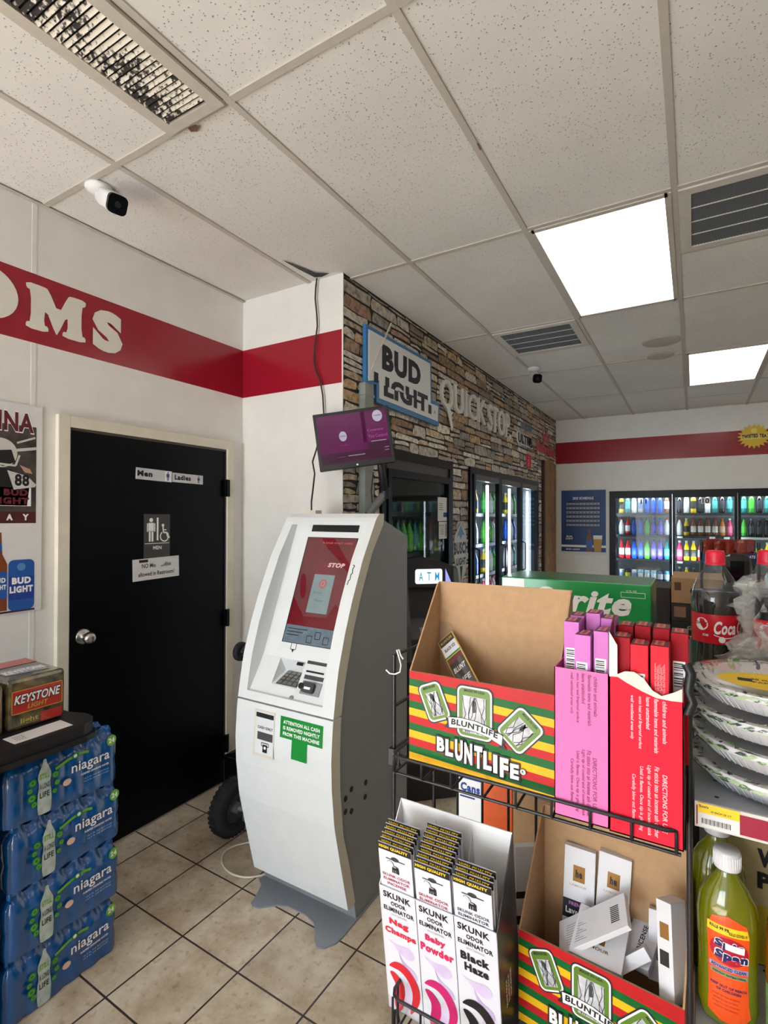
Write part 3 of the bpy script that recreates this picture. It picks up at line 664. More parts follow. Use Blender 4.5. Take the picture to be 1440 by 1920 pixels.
b.build('touch_screen', kio)
b = W(kio); b.obox(Fs, -1.49, -1.237, zs(1.519), zs(1.549), 0, .0015, M_blk); b.build('camera_strip', kio)
# console furniture
nc = Vector((0, .609, 1)).normalized(); Fc = frame((0, 1.59, .885), (1, 0, 0), nc); kc = 1/nc.z
def zc(z): return (z-.885)*kc
b = W(kio); M_lab = mat('dark_label', (70, 70, 74), .4)
b.obox(Fc, -1.343, -1.247, zc(.994), zc(1.012), 0, .001, M_lab); b.obox(Fc, -1.335, -1.247, zc(.966), zc(.972), 0, .001, M_ink); b.obox(Fc, -1.335, -1.240, zc(.943), zc(.957), 0, .001, M_lab)
b.build('slot_labels', kio)
b = W(kio); b.obox(Fc, -1.332, -1.237, zc(.893), zc(.937), 0, .004, mat('reader_grey', (150, 148, 158), .4)); b.build('card_reader', kio, bevel=.002)
rd = W(kio); rd.prism(Fc, rrect(-1.318, zc(.898), -1.262, zc(.932), .012), .004, .02, M_dgrey)
rd.cyl(Fc[0]+Fc[1]*-1.322+Fc[2]*zc(.916)+Fc[3]*.004, Fc[0]+Fc[1]*-1.322+Fc[2]*zc(.916)+Fc[3]*.022, .012, M_ink); rd.rect((Fc[0]+Fc[3]*.02, Fc[1], Fc[2], Fc[3]), -1.305, zc(.908), -1.275, zc(.916), M_W, 1); rd.build('card_slot', kio, bevel=.002)
nk = Vector((0, .06, .035)).normalized()
Fk = frame((0, yf_, nz0), (1, 0, 0), (Vector((0, yb_, nz0+.035))-Vector((0, yf_, nz0))).normalized()); kl = (Vector((0, yb_, nz0+.035))-Vector((0, yf_, nz0))).length
b = W(kio); b.obox(Fk, -1.465, -1.358, kl*.06, kl*.95, 0, .003, mat('keypad_plate', (92, 92, 90), .4)); kp = b.build('keypad', kio)
b = W(kio); M_key = mat('key_metal', (140, 138, 134), .4, metal=.5)
for i in range(4):
    for j in range(4): b.obox(Fk, -1.458+.0255*i, -1.438+.0255*i, kl*(.11+.205*j), kl*(.26+.205*j), .003, .007, M_key)
b.build('keys', kp)
b = W(kio); b.obox(Fc, -1.392, -1.360, zc(.982), zc(.993), 0, .002, M_ink); b.build('receipt_slot', kio)
b = W(kio); c0 = Fc[0]+Fc[1]*-1.360+Fc[2]*zc(.873); b.cyl(c0, c0+Fc[3]*.006, .009, M_steel, n=18); b.build('lock', kio)
b = W(kio); b.line(Fs, [(-1.447, zs(1.060)), (-1.42, zs(1.060)), (-1.42, zs(1.035)), (-1.447, zs(1.035)), (-1.447, zs(1.060))], .003, M_ink, 1); b.poly(Fs, [(-1.441, zs(1.035)), (-1.426, zs(1.035)), (-1.433, zs(1.022))], M_ink, 1); b.build('card_icon', kio)
b = W(kio)
b.line(frame((0, interp(FR, 1.36), 1.36), (1, 0, 0), Vector((0, interp(FR, 1.4)-interp(FR, 1.32), .08)).normalized()), [(-1.185, -.05), (-1.183, -.03), (-1.178, -.028), (-1.180, -.005), (-1.174, .0), (-1.178, .018), (-1.172, .03), (-1.180, .036)], .004, M_ink, 2)
b.build('pen_scrawl', kio)
# lower door fittings
def lowF(z): return frame((0, interp(FR, z)-.0008, z), (1, 0, 0), Vector((0, interp(FR, z+.03)-interp(FR, z-.03), .06)).normalized())
b = W(kio); F = lowF(.72)
b.obox(F, -1.528, -1.421, -.088, .09, -.0005, .001, M_kb); b.obox(F, -1.519, -1.424, -.078, .083, .001, .0015, M_kw)
G = (F[0]+F[3]*.0015, F[1], F[2], F[3])
b.rect(G, -1.519, .062, -1.426, .080, M_ink, 1); b.text(G, 'CASH ONLY', -1.468, .024, .08, .011, M_ink, 2, bold=.03); b.rect(G, -1.508, -.024, -1.427, .006, M_lab, 1)
b.line(G, [(-1.484, -.034), (-1.447, -.034), (-1.447, -.046), (-1.484, -.046), (-1.484, -.034)], .003, M_ink, 1); b.rect(G, -1.477, -.070, -1.453, -.040, M_ink, 2); b.disc(G, -1.465, -.052, .006, M_W, 3)
b.build('cash_dispenser', kio)
b = W(kio); F = lowF(.765); M_kgn = mat('label_green', (22, 140, 52), .3)
b.poly(F, [(-1.392, -.038), (-1.392, .043), (-1.184, .043), (-1.184, -.038), (-1.255, -.038), (-1.255, -.108), (-1.331, -.108), (-1.331, -.038)], M_kgn, 1)
for t_, z_ in (('ATTENTION ALL CASH', .023), ('IS REMOVED NIGHTLY', .001), ('FROM THIS MACHINE', -.021)): b.text(F, t_, -1.288, z_, .178, .014, M_W, 2, bold=.03)
b.build('green_notice', kio)
b = W(kio)
pl_ = [(-1.571, 1.600), (-1.566, 1.574), (-1.545, 1.562), (-1.515, 1.570), (-1.46, 1.618), (-1.42, 1.635), (-1.33, 1.635), (-1.28, 1.622), (-1.25, 1.596), (-1.222, 1.555), (-1.195, 1.535), (-1.170, 1.545), (-1.145, 1.585), (-1.140, 1.62), (-1.140, 2.10), (-1.634, 2.10), (-1.634, 1.69), (-1.60, 1.67)]
b.prism(frame((0, 0, 0), (1, 0, 0), (0, 1, 0)), pl_, 0, .006, M_kp); b.build('base_plate', kio)
# cord lying by the kiosk
cp = [(-1.60, 1.77, .006), (-1.65, 1.70, .006), (-1.70, 1.66, .006), (-1.78, 1.65, .006), (-1.86, 1.68, .006), (-1.91, 1.74, .006), (-1.90, 1.80, .006), (-1.86, 1.85, .008), (-1.83, 1.87, .010)]
for _ in range(2): cp = [cp[0]]+[tuple(a_*(1-f_)+c_*f_ for a_, c_ in zip(p_, q_)) for p_, q_ in zip(cp, cp[1:]) for f_ in (.25, .75)]+[cp[-1]]
t = thing('power_cord', 'white electric cord with plug lying on the floor beside kiosk base', 'cord', (-1.86, 1.7, 0))
b = W(t); b.tube(cp, .0045, M_trim, 8); b.build('cord', t)
b = W(t); b.box(-1.845, -1.815, 1.862, 1.892, .002, .022, M_trim); b.box(-1.814, -1.798, 1.868, 1.870, .008, .016, M_steel); b.box(-1.814, -1.798, 1.882, 1.884, .008, .016, M_steel); b.build('plug', t)
# black cable down the return wall
t = thing('cable', 'dark cable hanging down white return wall from ceiling to kiosk top', 'cable', (-1.85, 2.33, 1.6))
def onY(px, py, y):
    d = CF+CR*((px-720)/977.549)+CU*((960-py)/977.549); return tuple(Vector((0, 0, 1.587))+d*(y/d.y))
def onX(px, py, x):
    d = CF+CR*((px-720)/977.549)+CU*((960-py)/977.549); return tuple(Vector((0, 0, 1.587))+d*(x/d.x))
cpts = [(594, 522), (592, 540), (591, 560), (594, 590), (595, 612), (590, 647), (588, 674), (592, 695), (600, 712), (605, 740), (607, 775), (606, 800), (598, 825), (592, 847), (586, 866), (590, 888), (587, 916), (584, 940), (584, 957)]
sm = []
for i in range(len(cpts)-1):
    for k in range(3): f_ = k/3; sm.append((cpts[i][0]*(1-f_)+cpts[i+1][0]*f_, cpts[i][1]*(1-f_)+cpts[i+1][1]*f_))
sm.append(cpts[-1])
b = W(t); b.tube([onY(x, y, 2.325 if y < 800 else 2.325-(y-800)/157*.2) for x, y in sm], .0045, mat('dark_cable', (58, 34, 44), .5), 8); b.build('cable_run', t)
b = W(t); q = Vector(onY(584, 957, 2.125)); b.box(q.x-.045, q.x+.05, q.y-.03, q.y+.02, 1.503, q.z, M_trim); b.build('adapter', t)

# ================================================================== HAND TRUCK
ht = thing('hand_truck', 'grey convertible hand truck with black tyres standing behind kiosk', 'hand truck', (-1.85, 1.98, 0))
M_hub = mat('hub_grey', (120, 124, 130), .4, metal=.4)
def wheel(nm, c, r, wd, par, ax='X'):
    b = W(ht); T0 = b.T.copy(); R_ = Matrix.Rotation(PI/2, 4, 'Y'); b.T = T0 @ Matrix.Translation(c) @ R_
    b.lathe([(r*.55, -wd/2), (r*.85, -wd/2), (r*.97, -wd*.32), (r, 0), (r*.97, wd*.32), (r*.85, wd/2), (r*.55, wd/2), (r*.52, 0), (r*.55, -wd/2)], M_rub, 36)
    if r > .1:
        for i in range(36):
            a = 2*PI*i/36; b.T = T0 @ Matrix.Translation(c) @ R_ @ Matrix.Rotation(a, 4, 'Z'); b.box(r*.985, r*1.003, -.006, .006, -wd*.33, wd*.33, M_rub)
    wo = b.build(nm, ht)
    b = W(ht); b.T = T0 @ Matrix.Translation(c) @ R_
    b.lathe([(r*.56, -wd*.15), (r*.56, wd*.2), (r*.50, wd*.22), (r*.46, wd*.1), (r*.2, wd*.08), (r*.18, wd*.55), (.001, wd*.55)], M_hub, 24)
    b.lathe([(.001, -wd*.3), (r*.3, -wd*.2), (r*.56, -wd*.15)], M_hub, 24)
    b.build('hub', wo)
wheel('wheel', (-1.985, 1.87, .137), .137, .078, ht)
wheel('wheel', (-1.672, 2.24, .137), .137, .078, ht) if False else None
b = W(ht); b.tube([(-1.95, 1.87, .137), (-1.80, 1.93, .137), (-1.70, 1.97, .137)], .014, M_grey, 10); b.tube([(-1.92, 1.885, .16), (-1.80, 2.0, .30), (-1.78, 2.02, .50)], .012, M_grey, 10); b.box(-1.93, -1.72, 1.88, 2.0, .075, .11, M_grey); b.build('axle', ht)
b = W(ht)
for dx in (0, .13):
    b.tube([(-1.78+dx, 2.02, .06), (-1.79+dx, 2.03, .9), (-1.80+dx, 2.04, 1.10)], .0125, M_grey, 10)
for z in (.3, .6, .9): b.box(-1.79, -1.66, 2.015, 2.04, z, z+.02, M_grey)
b.build('frame_tubes', ht)
b = W(ht); P0 = Vector(onY(455, 1222, 1.90)); P1 = Vector(onY(492, 1196, 2.02)); b.tube([tuple(P1+(P1-P0)*.7), tuple(P1), tuple(P0+(P1-P0)*.45+Vector((0, 0, .015))), tuple(P0)], .022, M_dgrey, 10)
Q = Vector(onY(487, 1160, 2.03)); b.box(Q.x-.02, Q.x+.02, Q.y-.01, Q.y+.02, Q.z-.14, Q.z-.01, M_grey); b.box(Q.x-.022, Q.x+.022, Q.y-.012, Q.y+.022, Q.z-.02, Q.z+.0, M_blk); b.build('handle_arm', ht)
wheel('caster', tuple(P0+Vector((-.012, 0, 0))), .048, .03, ht)
bb_ = [onY(430, 1428, 2.02), onY(453, 1411, 2.02)]
t = thing('black_bin', 'small black plastic bin against the wall behind hand truck tyre', 'bin', (-2.2, 2.15, 0))
b = W(t); b.prism(frame((-2.29, 2.09, 0), (1, 0, 0), (0, 1, 0)), [(0, 0), (.26, 0), (.26, .17), (.03, .17), (0, .12)], .0, .215, M_black); b.build('bin_body', t)
b = W(t); b.prism(frame((-2.29, 2.09, .215), (1, 0, 0), (0, 1, 0)), [(-.005, -.005), (.265, -.005), (.265, .175), (.03, .175), (-.005, .125)], 0, .018, M_black); b.add([(-2.29, 2.09, .233), (-2.03, 2.09, .233), (-2.03, 2.26, .233), (-2.29, 2.21, .233), (-2.2, 2.17, .262), (-2.1, 2.17, .262)], [(0, 1, 5, 4), (1, 2, 5), (2, 3, 4, 5), (3, 0, 4)], M_black); b.build('bin_lid', t)

# ================================================================== MONITOR ON ARM
mc = [dep(580, 779, 2.72), dep(722, 757, 2.72), dep(741, 866, 2.72), dep(600, 885, 2.72)]
o_ = mc[3]; u_ = (mc[2]-mc[3]); mw = .5*((mc[2]-mc[3]).length+(mc[1]-mc[0]).length); v_ = mc[0]-mc[3]; u_.normalize(); v_ = (v_-u_*v_.dot(u_)*.0)
mh = v_.length; v_.normalize()
n_ = u_.cross(v_).normalized(); v_ = n_.cross(u_).normalized()
mon = thing('monitor', 'small black monitor with purple screen tilted on a wall arm above kiosk', 'monitor', tuple(o_+u_*mw/2))
FM = (o_, u_, v_, n_)
b = W(mon); b.obox(FM, 0, mw, 0, mh, -.035, 0, M_blk); b.obox(FM, mw*.15, mw*.85, mh*.15, mh*.85, -.06, -.035, M_blk); b.build('housing', mon, bevel=.003)
M_p1 = mat('screen_purple_glow', (92, 12, 78), .15, emit=.15, var=.25, scale=4); M_p2 = mat('screen_dark_purple_glow', (58, 14, 48), .15, emit=.12); M_p3 = mat('screen_lilac_glow', (150, 145, 165), .15, emit=.4); M_p4 = mat('screen_magenta_glow', (140, 50, 120), .15, emit=.4)
b = W(mon); e = .016
b.rect(FM, e, .030, mw-e, mh-e, M_p2, 1); b.rect(FM, e, .085, mw-e-.11+.11*0-.004, mh-e, M_p1, 2); b.rect(FM, mw*.62, .12, mw-e, mh-e, M_p1, 2)
b.disc(FM, mw*.36, mh*.56, .020, M_p3, 3, .026); b.text(FM, 'wingding', mw*.36, mh*.56, .03, .007, M_p1, 4) if False else b.text(FM, 'mobile', mw*.36, mh*.565, .030, .008, M_p1, 4)
b.disc(FM, mw*.84, mh*.84, .026, M_p3, 3, .030); b.text(FM, 'mobile', mw*.84, mh*.85, .036, .008, M_p1, 4)
b.text(FM, 'Coverage', mw*.79, mh*.60, .085, .018, M_p4, 3); b.text(FM, 'You Control', mw*.815, mh*.50, .10, .018, M_p4, 3)
b.rect(FM, mw*.72, mh*.405, mw*.92, mh*.415, M_p3, 3); b.rect(FM, mw*.40, mh*.205, mw*.62, mh*.215, M_p3, 3); b.rect(FM, mw*.25, mh*.20, mw*.36, mh*.205, M_p4, 3); b.rect(FM, mw*.30, mh*.40, mw*.42, mh*.405, M_p4, 3)
b.rect(FM, mw*.885, mh*.28, mw*.945, mh*.288, M_p3, 3); b.rect(FM, mw*.885, mh*.23, mw*.94, mh*.238, M_p3, 3)
b.build('screen', mon)
b = W(mon); c0 = FM[0]+u_*mw*.5+v_*.013; b.cyl(c0, c0+n_*.001, .005, M_W); b.build('logo_dot', mon)
arm = thing('articulated_bracket', 'black articulated monitor arm fixed to the grey wall conduit', 'bracket', onX(712, 930, -1.60))
mb_ = FM[0]+u_*mw*.80+v_*.03-n_*.05
el = dep(722, 925, 2.85); el2 = dep(690, 965, 2.80); an = Vector(onX(712, 1010, -1.615))
b = W(arm); b.tube([tuple(FM[0]+u_*mw*.6+v_*mh*.4-n_*.065), tuple(mb_), tuple(mb_*.35+el*.65), tuple(el)], .020, M_blk, 12); b.build('upper_arm', arm)
b = W(arm); b.tube([tuple(el), tuple(el*.5+el2*.5), tuple(el2)], .022, M_grey, 12); b.build('lower_arm', arm)
b = W(arm); b.cyl(el-Vector((0, 0, .03)), el+Vector((0, 0, .03)), .027, M_blk); b.build('joint', arm)
b = W(arm); b.tube([tuple(el2), tuple(el2*.4+an*.6), tuple(an)], .02, M_blk, 12); b.cyl(an, (XI+.003, an.y, an.z), .045, M_blk, n=20); b.build('wall_mount', arm)
b = W(arm); L0 = dep(700, 885, 2.9); b.tube([tuple(L0), tuple(dep(696, 920, 2.92)), tuple(dep(699, 950, 2.9)), tuple(dep(704, 972, 2.88))], .0035, M_ink, 6); b.build('cable_loop', arm)
cnd = thing('cable_trunking', 'grey vertical cable trunking strip on the stone print wall', 'conduit', (XI+.02, 2.56, 1.5))
M_tr = mat('trunking_grey', (150, 154, 146), .5, var=.15, scale=15)
b = W(cnd); b.box(XI+.001, XI+.045, 2.505, 2.60, 1.0, 2.36, M_tr); b.build('trunking_body', cnd, bevel=.003)
b = W(cnd); b.box(XI+.001, XI+.048, 2.500, 2.605, 2.285, 2.30, M_tr); b.build('coupling', cnd)
t = thing('cable', 'cream cable running diagonally across the beer sign and down the stone print', 'cable', (XI+.05, 2.5, 2.0))
b = W(t)
for dx in (0, .012):
    b.tube([onX(733+dx*100, 606, XI+.018), onX(715+dx*100, 648, XI+.03), onX(698+dx*60, 688, XI+.03), onX(686, 715, XI+.02), onX(684, 745, XI+.02), onX(683, 800, XI+.02), onX(680, 900, XI+.02), onX(678, 975, XI+.02)], .004, M_trim, 8)
b.build('cable_run', t)

# ================================================================== SIGNS ON THE STONE PRINT WALL
Fw = fy(XI, 0, 0)
def yz(px, py, x=XI): q = onX(px, py, x); return (q[1], q[2])
bs = thing('beer_sign', 'white beer sign with blue edge and offset black lettering on stone print', 'sign', (XI, 3.05, 2.5))
ol = [yz(683.7, 619), yz(799.4, 683), yz(800.6, 757), yz(815, 762.5), yz(814, 791), yz(703.7, 747.5), yz(703.7, 714), yz(683.7, 715)]
TLs, TRs = ol[0], ol[1]
b = W(bs); M_be = mat('sign_blue_edge', (62, 128, 186), .35)
cxs = sum(p[0] for p in ol)/8; czs = sum(p[1] for p in ol)/8
big = [(p[0]+(.028 if p[0] > cxs else -.028), p[1]+(.024 if p[1] > czs else -.03)) for p in ol]
big[6] = (ol[6][0]-.028, ol[6][1]-.03); big[7] = (ol[7][0]-.028, ol[7][1]-.03); big[2] = (ol[2][0]+.028, ol[2][1]+.024); big[3] = (ol[3][0]+.028, ol[3][1]+.024)
b.prism(Fw, big, .004, .026, M_be); b.build('sign_edge', bs)
b = W(bs); b.prism(Fw, ol, .026, .030, M_white); b.build('sign_face', bs)
b = W(bs); G = (Fw[0]+Fw[3]*.030, Fw[1], Fw[2], Fw[3]); M_nv = mat('sign_navy', (28, 22, 44), .4)
b0, b1 = yz(708, 647), yz(781, 724); t0, t1 = yz(712, 740), yz(795, 770)
cB = yz(709, 672); cD = yz(781, 722)
# BUD
ybL, ybR = yz(708.5, 650)[0], yz(781.5, 690)[0]; zT = (yz(709, 648)[1]+yz(775, 680)[1])/2; zB = (yz(709, 695)[1]+yz(775, 723)[1])/2
b.text(G, 'BUD', (ybL+ybR)/2, (zT+zB)/2, ybR-ybL, zT-zB, M_nv, 2, bold=.06)
# LIGHT, cut at mid height, lower half shifted along the wall
zt_, zb_ = zB-.035, zB-.035-(zT-zB)*.80
yl0, yl1 = yz(693, 700)[0], yz(795, 745)[0]; sh = .115
b.text(G, 'LIGHT', (yl0+yl1)/2, (zt_+zb_)/2, yl1-yl0, zt_-zb_, M_nv, 2, bold=.06, flt=(0, 1, -.52))
b.text(G, 'LIGHT', (yl0+yl1)/2+sh, (zt_+zb_)/2, yl1-yl0, zt_-zb_, M_nv, 3, bold=.06, flt=(0, -1, .52))
b.text(G, 'R', ol[4][0]-.05, ol[4][1]+.06, .02, .02, M_nv, 2)
b.build('sign_lettering', bs)
b = MB(); M_wl = mat('white_sign_letters', (240, 238, 234), .5, var=.03)
b.text(fy(XI+.002, 0, 0), 'QUICK', 4.10, 2.520, .98, .265, M_wl, bold=.004, depth=.02); b.text(fy(XI+.002, 0, 0), 'STOP.', 5.02, 2.525, .70, .25, M_wl, bold=.004, depth=.02)
b.poly(fy(XI+.022, 0, 0), [(3.70, 2.46), (3.76, 2.47), (3.83, 2.30), (3.80, 2.26), (3.74, 2.36)], M_wl, 2)
tag(b.build('wall_sign_letters'), 'raised white capital letters reading quick stop on stone print wall', 'sign')
b = MB(); b.text(fy(XI+.002, 0, 0), 'ULTRA', 5.93, 2.46, .62, .13, M_W, bold=.06, depth=.012); b.text(fy(XI+.002, 0, 0), 'ULTRA', 5.93, 2.46, .58, .11, M_ink, bold=.03, depth=.016)
b.text(fy(XI+.002, 0, 0), 'MICHELOB', 6.0, 2.61, .45, .06, mat('dull_blue_ink', (120, 132, 150), .4), bold=.03, depth=.012)
tag(b.build('beer_lettering'), 'small black and white raised beer lettering right of quick stop letters', 'sign')
b = MB(); M_dr = mat('dull_red_letters', (190, 84, 84), .5)
b.text(fy(XI+.002, 0, 0), 'Budweiser', 6.92, 2.47, .98, .14, M_dr, bold=.05, shear=.15, depth=.012)
b.prism(fy(XI+.002, 0, 0), [(6.78, 2.56), (7.05, 2.56), (7.10, 2.68), (7.0, 2.62), (6.92, 2.71), (6.84, 2.62), (6.74, 2.68)], 0, .012, M_dr)
tag(b.build('beer_lettering'), 'dull red raised script and crown beside the far wall corner', 'sign')
b = MB(); q0, q1 = yz(986, 850), yz(993, 877); b.rect(fy(XI+.002, 0, 0), q0[0], q1[1], q0[0]+.22, q0[1], M_rink, 1); b.text(fy(XI+.002, 0, 0), 'PULL', q0[0]+.11, (q0[1]+q1[1])/2, .12, .03, M_W, 2, rot=PI/2)
tag(b.build('door_sticker'), 'narrow red vertical sticker above the glass cooler doors', 'sticker')
bz = thing('beer_shield', 'mountain beer shield sign on the stone print between coolers', 'sign', (XI, 4.04, 1.25))
b = W(bz); b.prism(Fw, [(3.87, 1.31), (3.90, 1.44), (4.02, 1.53), (4.13, 1.46), (4.18, 1.31), (4.12, 1.12), (4.03, 1.02), (3.94, 1.12)], .002, .008, mat('shield_silver', (196, 196, 192), .4)); b.build('shield_plate', bz)
b = W(bz); G = fy(XI+.008, 0, 0); b.poly(G, [(3.93, 1.42), (4.02, 1.52), (4.11, 1.43), (4.06, 1.44), (4.02, 1.40), (3.98, 1.44)], mat('mountain_blue', (90, 140, 180), .4), 1)
b.text(G, 'BUSCH', 4.03, 1.33, .30, .10, M_ink, 2, bold=.05); b.text(G, 'LIGHT', 4.03, 1.22, .20, .06, M_ink, 2, bold=.05); b.poly(G, [(4.0, 1.18), (4.06, 1.18), (4.03, 1.04)], M_ink, 2)
b.build('shield_lettering', bz)

# ================================================================== COOLERS
M_ci = mat('cooler_liner', (150, 156, 160), .5); M_cf = mat('cooler_frame_black', (10, 14, 20), .35, spec=.25); M_cf2 = mat('cooler_header', (70, 64, 62), .3)
M_cg = glassy('cooler_glass', (240, 247, 247), .6, .02); M_led = mat('cool_led_tube', (225, 240, 255), .5, emit=9, var=0); M_sh = mat('shelf_wire_dark', (40, 44, 48), .5); M_st = mat('shelf_price_strip', (210, 214, 210), .5)
def lathe_prod(name, prof_list):
    b = MB()
    for prof, m in prof_list: b.lathe(prof, m, 12)
    o = b.build(name); COL.objects.unlink(o); return o
def bottle_mesh(nm, colr, cap, lab=None, h=.22, r=.032, clear=False):
    mb = mat('drink_'+nm, colr, .15, spec=.6, coat=.5); mc_ = mat('drink_cap_'+nm, cap, .4); ml = mat('drink_label_'+nm, lab or colr, .4)
    return lathe_prod('drink_bottle', [([(.001, 0), (r*.9, 0), (r, .008), (r, h*.20)], mb), ([(r*1.01, h*.20), (r*1.01, h*.55)], ml), ([(r, h*.55), (r*.96, h*.62), (r*.45, h*.84), (r*.40, h*.90)], mb), ([(r*.46, h*.90), (r*.46, h*.995), (.001, h)], mc_)])
def can_mesh(nm, colr, band, h=.16, r=.033):
    mb = mat('can_'+nm, colr, .25, metal=.4, coat=.3); ml = mat('band_'+nm, band, .35)
    return lathe_prod('drink_can', [([(.001, 0), (r*.85, 0), (r, .01), (r, h*.3)], mb), ([(r*1.005, h*.3), (r*1.005, h*.72)], ml), ([(r, h*.72), (r, h*.93), (r*.82, h), (.001, h-.003)], mb)])
KIND = {}
for nm, c, cap, lab in (('white', (225, 225, 228), (200, 30, 40), (230, 230, 235)), ('blue', (36, 80, 200), (20, 50, 150), (30, 90, 210)), ('green', (70, 180, 60), (30, 120, 40), (90, 200, 70)), ('purple', (86, 70, 190), (60, 50, 150), (110, 100, 220)),
                        ('red', (200, 30, 40), (200, 30, 40), (235, 235, 235)), ('yellow', (232, 200, 40), (230, 230, 230), (60, 60, 50)), ('orange', (220, 120, 40), (230, 120, 40), (240, 200, 160)), ('brown', (130, 70, 40), (180, 30, 30), (235, 225, 210)),
                        ('pink', (230, 70, 120), (240, 240, 240), (240, 120, 150)), ('dark', (34, 30, 34), (150, 150, 160), (60, 60, 70)), ('teal', (40, 130, 130), (30, 90, 100), (90, 180, 180))):
    KIND[nm] = bottle_mesh(nm, c, cap, lab)
for nm, c, bd in (('silver', (205, 208, 214), (120, 140, 170)), ('black', (34, 34, 38), (200, 190, 40)), ('lime', (170, 210, 60), (40, 50, 40)), ('cyan', (120, 190, 215), (230, 235, 240)), ('navy', (40, 60, 110), (200, 205, 215))):
    KIND['can_'+nm] = can_mesh(nm, c, bd)
ORD = ['top', 'second', 'third', 'fourth', 'lowest']
def stock(kind, loc, label, group, s=1.0):
    o = KIND[kind].copy(); COL.objects.link(o); o.location = loc; o.scale = (1, 1, s); tag(o, label, 'can' if kind.startswith('can') else 'bottle', group)
# --- back wall coolers
BCD = .72
b = MB(); b.box(cx0, cx0+.02, YB+.06, YB+BCD, cz0, cz1, M_ci); b.box(cx1-.02, cx1, YB+.06, YB+BCD, cz0, cz1, M_ci); b.box(cx0, cx1, YB+BCD, YB+BCD+.02, cz0, cz1, M_ci); b.box(cx0, cx1, YB+.06, YB+BCD, cz0-.02, cz0, M_ci); b.box(cx0, cx1, YB+.06, YB+BCD, cz1, cz1+.02, M_ci)
cl = thing('display_cooler', 'wide black framed glass door drinks cooler built into the back wall', 'cooler', ((cx0+cx1)/2, YB, 0))
b.T = W(cl).T; b.build('cooler_liner', cl) if False else None
b2 = W(cl); b2.v = []
def addw(o_, fn): bb = W(o_); fn(bb); return bb
bb = W(cl)
for q in ((cx0, cx0+.02, YB+.06, YB+BCD, cz0, cz1), (cx1-.02, cx1, YB+.06, YB+BCD, cz0, cz1), (cx0, cx1, YB+BCD, YB+BCD+.02, cz0, cz1), (cx0, cx1, YB+.06, YB+BCD, cz0-.02, cz0), (cx0, cx1, YB+.06, YB+BCD, cz1, cz1+.02)): bb.box(*q, M_ci)
bb.build('liner', cl)
bb = W(cl); bb.box(cx0, cx0+.05, YB-.02, YB+.05, cz0, cz1, M_cf); bb.box(cx1-.05, cx1, YB-.02, YB+.05, cz0, cz1, M_cf); bb.box(cx0+.05, cx1-.05, YB-.02, YB+.05, cz1-.05, cz1, M_cf); bb.box(cx0+.05, cx1-.05, YB-.02, YB+.05, cz0, cz0+.06, M_cf); bb.build('outer_frame', cl)
DX = [-.915+.683*i for i in range(7)]
SHZ = [1.64, 1.355, 1.035, .73, .43, .16]
for i in range(6):
    x0, x1 = DX[i], DX[i]+.683
    if x1 > cx1: break
    bb = W(cl); z0, z1 = cz0+.06, cz1-.05
    for q in ((x0+.001, x0+.032, z0, z1), (x1-.032, x1-.001, z0, z1), (x0+.032, x1-.032, z0, z0+.06), (x0+.032, x1-.032, z1-.045, z1)): bb.box(q[0], q[1], YB-.035, YB+.0, q[2], q[3], M_cf)
    dr = bb.build('door', cl)
    bb = W(cl); bb.quad([(x0+.03, YB-.020, z0+.05), (x1-.03, YB-.020, z0+.05), (x1-.03, YB-.020, z1-.04), (x0+.03, YB-.020, z1-.04)], M_cg); bb.build('door_glass', dr)
    bb = W(cl); bb.tube([(x1-.02, YB-.036, 1.0), (x1-.02, YB-.075, 1.02), (x1-.02, YB-.075, 1.3), (x1-.02, YB-.036, 1.32)], .007, M_cf); bb.build('handle', dr)
    if i < 5:
        num = ['11', '10', '9', '8', '7', '6'][i]
        bb = W(cl); G = fx(0, YB-.0225, 0); bb.rect(G, x0+.31, z1-.125, x0+.405, z1-.052, M_W, 1) if i == 1 else None; bb.text(G, num, x0+.36, z1-.09, .07, .062, M_ink, 2, bold=.03); bb.build('door_number', dr)
    bb = W(cl); bb.cyl((x0, YB+.09, cz0+.05), (x0, YB+.09, cz1-.05), .012, M_led, n=8); bb.build('light_tube', cl)
    for k, z in enumerate(SHZ):
        bb = W(cl); bb.box(x0+.015, x1-.015, YB+.13, YB+.60, z-.012, z, M_sh); bb.rect(fx(0, YB+.129, 0), x0+.02, z-.03, x1-.02, z+.002, M_sh, 1)
        if (i, k) in ((2, 1), (4, 2), (3, 3)): bb.rect(fx(0, YB+.127, 0), x0+.02, z-.034, x0+.5, z-.008, M_st, 1)
        if i == 1 and k in (1, 2):
            for q in (0.0, .35, .50): bb.rect(fx(0, YB+.127, 0), x0+.05+q, z-.034, x0+.11+q, z-.010, M_W, 1)
        bb.build('shelf', cl)
rows = {
 (0, 0): 'yellow teal white silver blue blue blue brown', (0, 1): 'white red blue blue green purple purple white', (0, 2): 'red red blue blue green purple purple teal', (0, 3): 'can_silver can_black can_silver can_cyan can_cyan can_cyan can_navy can_cyan',
 (0, 4): 'can_navy can_navy can_silver can_silver can_cyan can_cyan can_navy can_navy',
 (1, 0): 'dark white yellow dark white teal dark teal', (1, 1): 'white yellow brown brown brown brown orange pink', (1, 2): 'pink yellow yellow red white white yellow white', (1, 3): 'dark yellow dark can_silver can_navy dark yellow can_lime', (1, 4): 'white yellow can_lime white dark dark teal teal',
 (2, 0): 'teal green dark teal green white dark teal', (2, 1): 'green dark dark dark dark white white dark', (2, 2): 'white green can_lime yellow white green teal teal', (2, 3): 'can_cyan can_cyan can_navy white white green teal dark', (2, 4): 'can_cyan can_cyan can_navy white white green teal dark',
}
